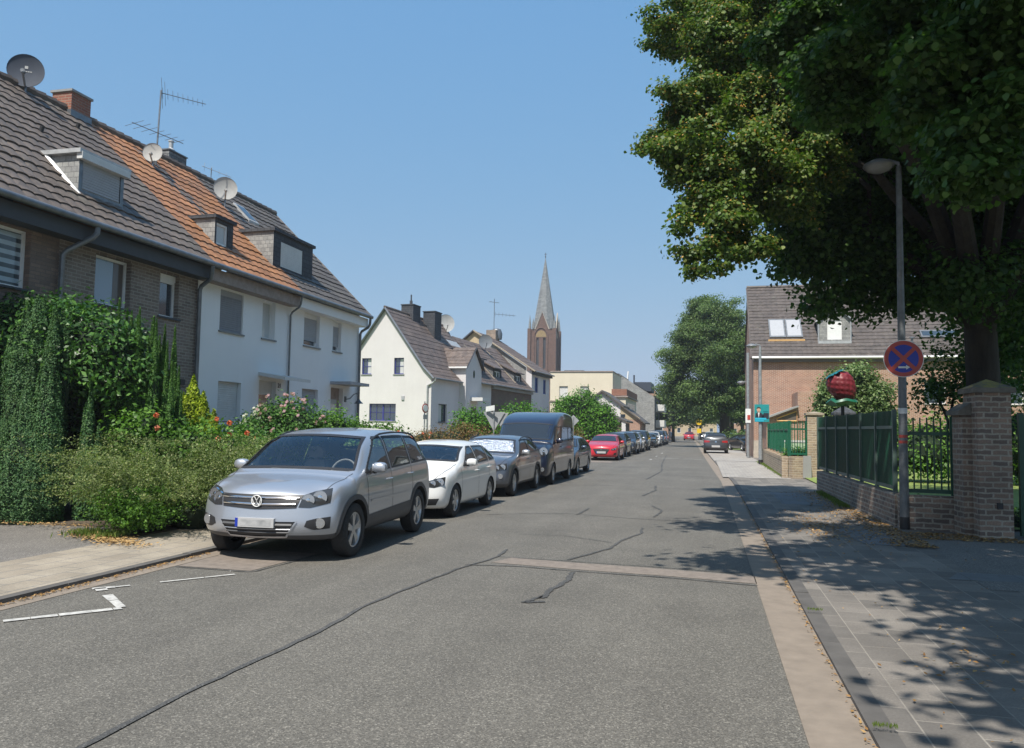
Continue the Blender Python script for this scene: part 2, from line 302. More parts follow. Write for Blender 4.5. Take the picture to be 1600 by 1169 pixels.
# ------------------------------------------------------------ mesh helpers
class MB:
    def __init__(s): s.v = []; s.f = []; s.m = []
    def add(s, vs, fs, mi=0):
        b = len(s.v); s.v += [tuple(p) for p in vs]; s.f += [tuple(b + i for i in f) for f in fs]; s.m += [mi] * len(fs); return s
    def quad(s, a, b, c, d, mi=0): return s.add([a, b, c, d], [(0, 1, 2, 3)], mi)
    def box(s, x0, x1, y0, y1, z0, z1, mi=0):
        v = [(x, y, z) for z in (z0, z1) for y in (y0, y1) for x in (x0, x1)]
        return s.add(v, [(0, 2, 3, 1), (4, 5, 7, 6), (0, 1, 5, 4), (2, 6, 7, 3), (0, 4, 6, 2), (1, 3, 7, 5)], mi)
    def ob(s, P, u, u0, u1, n0, n1, z0, z1, mi=0):      # box in wall coordinates: along u, outward n, up
        n = (u[1], -u[0]); v = []
        for z in (z0, z1):
            for nn in (n0, n1):
                for uu in (u0, u1): v.append((P[0] + u[0] * uu + n[0] * nn, P[1] + u[1] * uu + n[1] * nn, z))
        return s.add(v, [(0, 1, 3, 2), (4, 6, 7, 5), (0, 4, 5, 1), (2, 3, 7, 6), (0, 2, 6, 4), (1, 5, 7, 3)], mi)
    def tube(s, pts, rad, n=8, mi=0, cap=True):
        pts = [Vector(p) for p in pts]
        if not hasattr(rad, '__len__'): rad = [rad] * len(pts)
        b = len(s.v); up = Vector((0, 0, 1)); ref = None
        for i, p in enumerate(pts):
            t = (pts[min(i + 1, len(pts) - 1)] - pts[max(i - 1, 0)]).normalized()
            if ref is None: ref = Vector((1, 0, 0)) if abs(t.z) > .9 else up
            a = t.cross(ref).normalized(); c = a.cross(t).normalized(); ref = c if abs(t.dot(c)) < .9 else ref
            for k in range(n):
                an = 2 * math.pi * k / n; s.v.append(tuple(p + (a * math.cos(an) + c * math.sin(an)) * rad[i]))
        for i in range(len(pts) - 1):
            for k in range(n):
                k2 = (k + 1) % n; s.f.append((b + i * n + k, b + i * n + k2, b + (i + 1) * n + k2, b + (i + 1) * n + k)); s.m.append(mi)
        if cap:
            s.f.append(tuple(b + k for k in reversed(range(n)))); s.m.append(mi)
            e = b + (len(pts) - 1) * n; s.f.append(tuple(e + k for k in range(n))); s.m.append(mi)
        return s
    def lathe(s, prof, n=24, O=(0, 0, 0), axis='z', mi=0):      # prof: (r, h)
        b = len(s.v)
        for r, h in prof:
            for k in range(n):
                a = 2 * math.pi * k / n; c, d = r * math.cos(a), r * math.sin(a)
                p = (c, d, h) if axis == 'z' else ((h, c, d) if axis == 'x' else (c, h, d))
                s.v.append((O[0] + p[0], O[1] + p[1], O[2] + p[2]))
        for i in range(len(prof) - 1):
            for k in range(n):
                k2 = (k + 1) % n; s.f.append((b + i * n + k, b + i * n + k2, b + (i + 1) * n + k2, b + (i + 1) * n + k)); s.m.append(mi)
        return s
    def prism(s, poly, ax, d0, d1, mi=0):       # poly in the two other axes
        def P(a, b, d): return {'x': (d, a, b), 'y': (a, d, b), 'z': (a, b, d)}[ax]
        n = len(poly); v = [P(a, b, d0) for a, b in poly] + [P(a, b, d1) for a, b in poly]
        f = [tuple(range(n)), tuple(reversed(range(n, 2 * n)))] + [(i, n + i, n + (i + 1) % n, (i + 1) % n) for i in range(n)]
        return s.add(v, f, mi)
    def o(s, name, mat, parent=None, smooth=False, recalc=True):
        me = bpy.data.meshes.new(name); me.from_pydata(s.v, [], s.f)
        mats = mat if isinstance(mat, (list, tuple)) else [mat]
        for m in mats: me.materials.append(MATS[m])
        if len(mats) > 1: me.polygons.foreach_set('material_index', s.m)
        if recalc:
            import bmesh
            bm = bmesh.new(); bm.from_mesh(me); bmesh.ops.recalc_face_normals(bm, faces=bm.faces); bm.to_mesh(me); bm.free()
        if smooth:
            me.polygons.foreach_set('use_smooth', [True] * len(me.polygons))
            try: me.set_sharp_from_angle(angle=R(38))
            except Exception: pass
        ob = bpy.data.objects.new(name, me); C.objects.link(ob)
        if parent: ob.parent = parent
        return ob
def tag(o, label, cat, group=None, kind=None):
    if label: o['label'] = label
    if cat: o['category'] = cat
    if group: o['group'] = group
    if kind: o['kind'] = kind
    return o
def thing(name, label, cat, loc=(0, 0, 0), rz=0, group=None):
    o = bpy.data.objects.new(name, None); C.objects.link(o); o.location = loc; o.rotation_euler = (0, 0, rz)
    o.empty_display_size = .2
    return tag(o, label, cat, group)
def dup(root, loc, rz=None, label=None, scale=None):
    r = root.copy(); C.objects.link(r); r.location = loc
    if rz is not None: r.rotation_euler = (0, 0, rz)
    if label: r['label'] = label
    if scale: r.scale = scale if hasattr(scale, '__len__') else (scale,) * 3
    for ch in list(root.children):
        c = ch.copy(); C.objects.link(c); c.parent = r
        for g in list(ch.children):
            d = g.copy(); C.objects.link(d); d.parent = c
    return r
def npmesh(name, V, quads, mat, parent=None, smooth=False, mi=None):
    me = bpy.data.meshes.new(name); V = np.asarray(V, np.float32); F = np.asarray(quads, np.int32)
    me.vertices.add(len(V)); me.vertices.foreach_set('co', V.ravel())
    k = F.shape[1]; me.loops.add(F.size); me.loops.foreach_set('vertex_index', F.ravel())
    me.polygons.add(len(F)); me.polygons.foreach_set('loop_start', np.arange(0, F.size, k, dtype=np.int32)); me.polygons.foreach_set('loop_total', np.full(len(F), k, np.int32))
    for m in (mat if isinstance(mat, (list, tuple)) else [mat]): me.materials.append(MATS[m])
    if mi is not None: me.polygons.foreach_set('material_index', np.asarray(mi, np.int32))
    me.update(calc_edges=True)
    if smooth: me.polygons.foreach_set('use_smooth', [True] * len(me.polygons))
    ob = bpy.data.objects.new(name, me); C.objects.link(ob)
    if parent: ob.parent = parent
    return ob
def structure(o): o['kind'] = 'structure'; return o
def sheet(name, poly, z, mat, thick=None):
    b = MB()
    if thick: b.prism(poly, 'z', z - thick, z)
    else: b.add([(x, y, z) for x, y in poly], [tuple(range(len(poly)))])
    return structure(b.o(name, mat))
def strip(name, cl, wl, wr, z, mat, z2=None):      # ribbon along a polyline, offsets left/right in X
    b = MB(); n = len(cl); zz = z
    for i in range(n - 1):
        (x0, y0), (x1, y1) = cl[i], cl[i + 1]
        b.quad((x0 + wl, y0, z), (x0 + wr, y0, z), (x1 + wr, y1, z), (x1 + wl, y1, z))
    return b.o(name, mat)

# ------------------------------------------------------------ walls, windows, roofs
def wall(mb, P, u, W, top, ops=(), depth=.18, zb=0, mi=0, mir=None):
    n = (u[1], -u[0]); mir = mi if mir is None else mir
    prof = [(0, top), (W, top)] if not hasattr(top, '__len__') else top
    def zt(a): return float(np.interp(a, [p[0] for p in prof], [p[1] for p in prof]))
    def Q(a, z, d=0): return (P[0] + u[0] * a - n[0] * d, P[1] + u[1] * a - n[1] * d, z)
    us = sorted(set([0, W] + [p[0] for p in prof if 0 <= p[0] <= W] + [o[0] for o in ops] + [o[1] for o in ops]))
    for a, b in zip(us, us[1:]):
        if b - a < 1e-4: continue
        mid = (a + b) / 2; seg = sorted([(o[2], o[3]) for o in ops if o[0] < mid < o[1]]); z = zb; 
        for z0, z1 in seg:
            if z0 > z + 1e-4: mb.quad(Q(a, z), Q(b, z), Q(b, z0), Q(a, z0), mi)
            z = z1
        if zt(mid) > z + 1e-4: mb.quad(Q(a, z), Q(b, z), Q(b, zt(b)), Q(a, zt(a)), mi)
    for a, b, z0, z1 in [o[:4] for o in ops]:
        mb.quad(Q(a, z0), Q(a, z0, depth), Q(a, z1, depth), Q(a, z1), mir); mb.quad(Q(b, z0, depth), Q(b, z0), Q(b, z1), Q(b, z1, depth), mir)
        mb.quad(Q(a, z1), Q(a, z1, depth), Q(b, z1, depth), Q(b, z1), mir); mb.quad(Q(a, z0, depth), Q(a, z0), Q(b, z0), Q(b, z0, depth), mir)
def slats(mb, P, u, u0, u1, d, z0, z1, pitch=.055, mi=0):
    n = (u[1], -u[0]); k = max(2, int((z1 - z0) / pitch)); h = (z1 - z0) / k
    def Q(a, z, dd): return (P[0] + u[0] * a + n[0] * dd, P[1] + u[1] * a + n[1] * dd, z)
    for i in range(k):
        a = z0 + i * h; m1 = a + h * .2; m2 = a + h * .8; b = a + h
        for (p, q, dp, dq) in ((a, m1, -.010, 0), (m1, m2, 0, 0), (m2, b, 0, -.010)):
            mb.quad(Q(u0, p, d + dp), Q(u1, p, d + dp), Q(u1, q, d + dq), Q(u0, q, d + dq), mi)
def window(par, P, u, op, depth=.18, frame='white_plastic', glass='window_glass', mull=0, bars=None, shut=0, shm='shutter_grey', sill='grey', box=False, name='window', curt=None, fw=.055):
    a, b, z0, z1 = op[:4]; f = MB(); d0, d1 = -depth - .03, -depth + .035
    if box: f.ob(P, u, a, b, d0 + .01, d1 + .02, z1 - .15, z1 + .002)
    zt = z1 - (.15 if box else 0)
    f.ob(P, u, a, b, d0, d1, z0, z0 + fw); f.ob(P, u, a, b, d0, d1, zt - fw, zt)
    f.ob(P, u, a, a + fw, d0, d1, z0 + fw, zt - fw); f.ob(P, u, b - fw, b, d0, d1, z0 + fw, zt - fw)
    for i in range(mull):
        m = a + (b - a) * (i + 1) / (mull + 1); f.ob(P, u, m - fw * .8, m + fw * .8, d0 + .003, d1 - .003, z0 + fw, zt - fw)
    if bars:
        for i in range(bars[0]):
            m = a + (b - a) * (i + 1) / (bars[0] + 1); f.ob(P, u, m - .012, m + .012, d0 + .02, d1 - .012, z0 + fw, zt - fw)
        for i in range(bars[1]):
            m = z0 + (zt - z0) * (i + 1) / (bars[1] + 1); f.ob(P, u, a + fw, b - fw, d0 + .021, d1 - .013, m - .012, m + .012)
    fo = f.o(name, frame, par)
    g = MB(); g.ob(P, u, a + fw * .6, b - fw * .6, -depth - .022, -depth - .005, z0 + fw * .6, zt - fw * .6); g.o('pane', glass, fo)
    if curt:
        for c0, c1, cm in curt:
            g = MB(); A = a + fw + (b - a - 2 * fw) * c0; B = a + fw + (b - a - 2 * fw) * c1
            g.ob(P, u, A, B, -depth - .0045, -depth - .002, z0 + fw, zt - fw); g.o('curtain', cm, fo)
    if shut > 0:
        g = MB(); slats(g, P, u, a + .02, b - .02, d1 + .025, zt - (zt - z0) * shut, zt); g.ob(P, u, a + .02, b - .02, d1 + .003, d1 + .015, zt - (zt - z0) * shut, zt); g.o('roller_shutter', shm, fo)
    if sill:
        g = MB(); g.ob(P, u, a - .05, b + .05, -depth + .036, .05, z0 - .045, z0 - .002); g.o('sill', {'grey': 'grey_base', 'dark': 'dark_fascia', 'white': 'white_plastic', 'blue': 'blue_frame'}[sill], fo)
    return fo
def tiles(mb, A, B, Cc, D, course=.33, period=.30, amp=.026, lift=.028, seg=8, mi=0, mifn=None):
    # A-B eave (left to right seen from outside), D-C ridge
    A, B, Cc, D = (Vector(p) for p in (A, B, Cc, D)); Ls = ((D - A).length + (Cc - B).length) / 2; Lu = max((B - A).length, (Cc - D).length)
    nc = max(2, round(Ls / course)); nu = max(2, round(Lu / period * seg)); nrm = (B - A).cross(D - A).normalized()
    base = len(mb.v); udir = (B - A).normalized()
    rows = []
    for k in range(nc):
        for e in (0, 1):
            t = (k + e * 1.0) / nc; L0 = A.lerp(D, t); L1 = B.lerp(Cc, t); row = []
            for i in range(nu + 1):
                p = L0.lerp(L1, i / nu); s = (p - A).dot(udir) / period
                h = amp * (abs(math.sin(math.pi * s)) ** .7 - .5) + (lift if e == 0 else 0.0) + .02
                h += .006 * math.sin(p.x * 7.3 + p.y * 5.1 + k * 12.9) + .004 * math.sin(k * 78.2 + math.floor(s) * 37.7)
                row.append(len(mb.v)); mb.v.append(tuple(p + nrm * h))
            rows.append(row)
    for r in range(len(rows) - 1):
        for i in range(nu):
            mb.f.append((rows[r][i], rows[r][i + 1], rows[r + 1][i + 1], rows[r + 1][i]))
            if mifn:
                c = Vector(mb.v[rows[r][i]]); mb.m.append(mifn(c))
            else: mb.m.append(mi)
def gutter(par, a, b, r=.07, mat='zinc', name='gutter'):
    m = MB(); m.tube([a, b], r, 10); return m.o(name, mat, par, True)
def pipe(par, pts, r=.045, mat='zinc', name='downpipe'):
    m = MB(); m.tube(pts, r, 8); return m.o(name, mat, par, True)
def dormer(par, P, u, u0, u1, nf, zf, z1, s, sd=0.0, wop=None, cheek='slate', front='slate', roof='slate_dark', over=.12, rim='zinc', win={}, gable=None):
    # nf: front plane offset (negative = behind facade), zf roof height there, s main roof slope, sd dormer roof slope
    n = (u[1], -u[0]); d = (z1 - zf) / (s - sd); m = MB()
    def Q(a, nn, z): return (P[0] + u[0] * a + n[0] * nn, P[1] + u[1] * a + n[1] * nn, z)
    P2 = (P[0] + n[0] * nf + u[0] * u0, P[1] + n[1] * nf + u[1] * u0); W = u1 - u0
    wall(m, P2, u, W, z1, [wop] if wop else [], .07, zf - .1, 1)
    for a in (u0, u1):
        v = [Q(a, nf, zf - .05), Q(a, nf - d, z1 + sd * d), Q(a, nf, z1)]; m.add(v, [(0, 1, 2)], 0)
    o = m.o('dormer', [cheek, front], par, recalc=False)
    r = MB(); ov = over; t = .09
    v = [Q(u0 - ov, nf + ov, z1), Q(u1 + ov, nf + ov, z1), Q(u1 + ov, nf - d - .1, z1 + sd * d), Q(u0 - ov, nf - d - .1, z1 + sd * d)]
    v2 = [(x, y, z + t) for x, y, z in v]
    r.add(v + v2, [(0, 3, 2, 1), (4, 5, 6, 7), (0, 1, 5, 4), (1, 2, 6, 5), (2, 3, 7, 6), (3, 0, 4, 7)])
    ro = r.o('dormer_roof', roof, o)
    if wop: 
        w_ = window(o, P2, u, wop, .07, sill=None, name='window_frame', **win)
        for ch in list(w_.children): ch.parent = o
    return o
def dish(label, loc, r, az, el=20, mat='dish_light', mast=.6, group=None, boxlogo=False, tilt_mast=0):
    t = thing('satellite_dish', label, 'satellite dish', loc, 0, group)
    m = MB(); prof = [(r * k / 6, .16 * r * (k / 6) ** 2) for k in range(7)]; m.lathe(prof + [(r * 1.01, .16 * r + .01), (r, .16 * r - .02)], 28)
    q = Matrix.Rotation(az, 4, 'Z') @ Matrix.Rotation(R(90 - el), 4, 'X')
    cen = Vector((0, 0, mast + r * .85)); m.v = [tuple(cen + (q @ Vector(p))) for p in m.v]; m.o('reflector', mat, t, True)
    a = MB(); f = cen + (q @ Vector((0, -r * .35, r * 1.05))); s0 = cen + (q @ Vector((0, -r * .95, .14 * r)))
    a.tube([s0, f], .018 + r * .02, 6); a.tube([f, f + (q @ Vector((0, 0, -.14)))], .04 + .03 * r, 8); a.o('feed_arm', 'lamp_grey' if mat != 'dish_light' else 'dish_light', t, True)
    p = MB(); p.tube([(0, 0, -.3), (0, 0, mast), tuple(cen + (q @ Vector((0, 0, -.05))))], .025, 6); p.o('mast', 'zinc', t, True)
    return t
def text_mesh(s, size, name, mat, parent, M4, ext=.002, align='CENTER'):
    cu = bpy.data.curves.new(name, 'FONT'); cu.body = s; cu.size = size; cu.extrude = ext; cu.align_x = align; cu.align_y = 'CENTER'
    ob = bpy.data.objects.new(name + '_c', cu); C.objects.link(ob)
    dg = bpy.context.evaluated_depsgraph_get(); me = bpy.data.meshes.new_from_object(ob.evaluated_get(dg)); bpy.data.objects.remove(ob)
    me.materials.clear(); me.materials.append(MATS[mat]); me.transform(M4)
    o = bpy.data.objects.new(name, me); C.objects.link(o); o.parent = parent; return o

# ------------------------------------------------------------ foliage
def leafquads(P, Nn, size, rng, width=.55, fold=.25, axis=None, hexa=False):
    n = len(P); Nn = Nn / (np.linalg.norm(Nn, axis=1, keepdims=True) + 1e-9)
    if axis is None: a = rng.normal(size=(n, 3))
    else: a = axis
    a = a - Nn * (a * Nn).sum(1, keepdims=True); a /= np.linalg.norm(a, axis=1, keepdims=True) + 1e-9
    b = np.cross(Nn, a); s = (size * rng.uniform(.65, 1.3, n))[:, None]
    if hexa:
        w = width * .5; nf = Nn * s * fold * .35
        V = np.stack([P - a * s * .5, P - a * s * .22 + b * s * w + nf, P + a * s * .14 + b * s * w * .86 + nf, P + a * s * .52, P + a * s * .10 - b * s * w * .9 + nf, P - a * s * .26 - b * s * w + nf], 1).reshape(-1, 3)
        return V, np.arange(6 * n).reshape(n, 6)
    V = np.stack([P - a * s * .5, P + b * s * width * .5 + Nn * s * fold * .3, P + a * s * .5, P - b * s * width * .5 + Nn * s * fold * .3], 1).reshape(-1, 3)
    return V, np.arange(4 * n).reshape(n, 4)
def lump(dirs, rng, k=5, amt=.22):
    f = np.zeros(len(dirs))
    for _ in range(k):
        w_ = rng.normal(size=3) * rng.uniform(2, 5); f += np.sin(dirs @ w_ + rng.uniform(0, 6.28))
    return 1 + amt * f / math.sqrt(k)
def crown(name, blobs, nclump, per, lsize, csize, mat, parent=None, seed=1, shell=.55, up=.5, lum=.2, zmin=None, width=.6, extra=None, flat=.7, hexa=False):
    rng = np.random.default_rng(seed); B = np.array([b[:3] for b in blobs], float)
    Rr = np.array([(b[3], b[3], b[3]) if len(b) == 4 else b[3:6] for b in blobs], float)
    wts = (Rr.prod(1) ** (2 / 3)); wts /= wts.sum(); idx = rng.choice(len(B), nclump, p=wts)
    d = rng.normal(size=(nclump, 3)); d /= np.linalg.norm(d, axis=1, keepdims=True)
    rad = (shell + (1 - shell) * rng.random(nclump) ** .6) * lump(d + B[idx], rng, 5, lum)
    cc = B[idx] + d * Rr[idx] * rad[:, None]
    # one stray leaf clump in ten reaches out a little
    P = np.repeat(cc, per, 0); dd = np.repeat(d, per, 0); off = rng.normal(size=P.shape) * csize; off[:, 2] *= flat; P = P + off
    if zmin is not None: k = P[:, 2] > zmin; P, dd, off = P[k], dd[k], off[k]
    Nn = dd * .5 + rng.normal(size=P.shape) * .55 + np.array([0, 0, up]) + off / csize * .2
    V, F = leafquads(P, Nn, lsize, rng, width, hexa=hexa)
    mats = [mat]; mi = None
    if extra:
        em, frac = extra; mats.append(em); mi = (rng.random(len(F)) < frac * (np.clip(dd[:, 2] + .6, 0, 1))).astype(int)
        kk = F.shape[1]; sm = np.repeat(mi, kk)
        c_ = np.repeat(P, kk, 0); V = np.where(sm[:, None] == 1, c_ + (V - c_) * .55, V)
    return npmesh(name, V, F, mats, parent, False, mi)
def sprays(bl, n, f, seed):       # break round masses into hanging sprays so the outline is ragged and has gaps
    rq = random.Random(seed); out = []
    for b in bl:
        k = max(4, int(n * (b[3] / .9) ** 1.6))
        for _ in range(k):
            d = Vector((rq.gauss(0, 1), rq.gauss(0, 1), rq.gauss(0, 1))).normalized() * b[3] * rq.uniform(.35, 1.0); r = b[3] ** .5 * f * rq.uniform(.6, 1.3)
            out.append((b[0] + d.x, b[1] + d.y, b[2] + d.z, r * 1.15, r * 1.15, r * .62))
    return out
def core(name, blobs, mat, parent, k=.72, seed=3, z0=None):  # dark blobs added inside a plant in place of its inner shade
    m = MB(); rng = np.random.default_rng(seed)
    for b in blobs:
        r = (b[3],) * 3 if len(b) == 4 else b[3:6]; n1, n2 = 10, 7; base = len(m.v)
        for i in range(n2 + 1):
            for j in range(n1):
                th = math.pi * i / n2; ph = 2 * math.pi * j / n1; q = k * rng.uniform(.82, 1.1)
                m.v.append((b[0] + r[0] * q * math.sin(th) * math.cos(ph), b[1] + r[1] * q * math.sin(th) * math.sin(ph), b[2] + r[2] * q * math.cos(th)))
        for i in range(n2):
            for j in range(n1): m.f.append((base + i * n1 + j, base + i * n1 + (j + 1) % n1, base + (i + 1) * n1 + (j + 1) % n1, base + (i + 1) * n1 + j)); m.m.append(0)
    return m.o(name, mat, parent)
def limbs(name, base, fork, targets, r0, parent, seed=2, mat='bark'):
    rng = random.Random(seed); m = MB(); b, f = Vector(base), Vector(fork)
    mid = b.lerp(f, .5) + Vector((rng.uniform(-.1, .1), rng.uniform(-.1, .1), 0)) * r0 * 3
    m.tube([b + Vector((0, 0, -.1)), b + Vector((0, 0, .25)), mid, f], [r0 * 1.45, r0 * 1.08, r0 * .92, r0 * .85], 12)
    for t in targets:
        t = Vector(t); l = (t - f).length; m1 = f.lerp(t, .35) + Vector((rng.uniform(-1, 1), rng.uniform(-1, 1), rng.uniform(.2, 1))) * l * .1; m2 = f.lerp(t, .7) + Vector((rng.uniform(-1, 1), rng.uniform(-1, 1), rng.uniform(-.3, .8))) * l * .08
        m.tube([f - Vector((0, 0, r0)), m1, m2, t], [r0 * .6, r0 * .42, r0 * .22, r0 * .06], 8)
        for q in range(3):
            s = m1.lerp(t, rng.uniform(.1, .8)); e = s + Vector((rng.uniform(-1, 1), rng.uniform(-1, 1), rng.uniform(-.2, .9))) * l * .35
            m.tube([s, s.lerp(e, .5) + Vector((0, 0, l * .04)), e], [r0 * .16, r0 * .1, r0 * .03], 6)
    return m.o(name, mat, parent, True)
def plumes(name, spec, per, lsize, mat, parent, seed=1, width=.35):
    # spec: (x, y, z0, z1, r): upright conical sprays
    rng = np.random.default_rng(seed); Ps, Ns, As = [], [], []
    for x, y, z0, z1, r in spec:
        n = int(per * (z1 - z0) * r * 6); t = rng.random(n) ** .85; z = z0 + (z1 - z0) * t; th = rng.uniform(0, 6.283, n)
        prof = np.where(t < .2, .85 + t * .75, 1 - ((t - .2) / .8) ** 1.35); prof = np.clip(prof, .02, 1)
        flute = 1 + .13 * np.sin(th * 6 + z * 7 + x * 9) * np.sin(z * 8 - th * 3 + y * 7) + .07 * np.sin(th * 13 + z * 17)
        rr = r * prof * flute * (1 - .35 * rng.random(n) ** 2)
        p = np.stack([x + rr * np.cos(th), y + rr * np.sin(th), z + .04 * rng.normal(size=n)], 1)
        nn = np.stack([np.cos(th), np.sin(th), np.full(n, .75)], 1) + rng.normal(size=(n, 3)) * .6
        ax = np.stack([np.cos(th) * .55, np.sin(th) * .55, np.ones(n)], 1) + rng.normal(size=(n, 3)) * .5
        Ps.append(p); Ns.append(nn); As.append(ax)
    V, F = leafquads(np.concatenate(Ps), np.concatenate(Ns), lsize, rng, width, .3, np.concatenate(As))
    return npmesh(name, V, F, mat, parent)
def arching(name, centres, nst, L, Hh, lsize, mat, parent, seed=1, per=46, droop=1.0):
    rng = np.random.default_rng(seed); Ps, Ns, As = [], [], []
    for (cx, cy, cz, sc) in centres:
        for _ in range(nst):
            th = rng.uniform(0, 6.283); l = L * sc * rng.uniform(.5, 1.15); h = Hh * sc * rng.uniform(.35, 1.1); t = np.linspace(.12, 1, per) + rng.normal(size=per) * .01
            bx = cx + rng.normal() * .25 * sc; by = cy + rng.normal() * .25 * sc; w_ = rng.normal() * .35
            x = bx + np.cos(th + w_ * t) * l * t; y = by + np.sin(th + w_ * t) * l * t
            z = cz + h * (2.1 * t - (1.1 + .25 * droop) * t ** 2) + .02 * rng.normal(size=per)
            p = np.stack([x, y, np.maximum(z, .03)], 1) + rng.normal(size=(per, 3)) * .012
            tan = np.gradient(np.stack([x, y, z], 1), axis=0)
            ax = tan / (np.linalg.norm(tan, axis=1, keepdims=True) + 1e-9) * 1.0 + rng.normal(size=(per, 3)) * .42
            Ps.append(p); As.append(ax); Ns.append(rng.normal(size=(per, 3)) * .7 + np.array([0, 0, .8]))
    V, F = leafquads(np.concatenate(Ps), np.concatenate(Ns), lsize, rng, .5, .2, np.concatenate(As))
    return npmesh(name, V, F, mat, parent)
def flower_mesh(r, mat, n=11, seed=1):
    rng = np.random.default_rng(seed); d = rng.normal(size=(n, 3)); d /= np.linalg.norm(d, axis=1, keepdims=True)
    V, F = leafquads(d * r * .45, d, r * 1.1, rng, .9, -.3)
    o = npmesh('flower', V, F, mat); me = o.data; bpy.data.objects.remove(o); return me
def flowers(parent, pts, r, mat, seed=1):
    ms = [flower_mesh(r, mat, 12, seed + i) for i in range(3)]
    for i, p in enumerate(pts):
        o = bpy.data.objects.new('flower', ms[i % 3]); C.objects.link(o); o.parent = parent; o.location = p
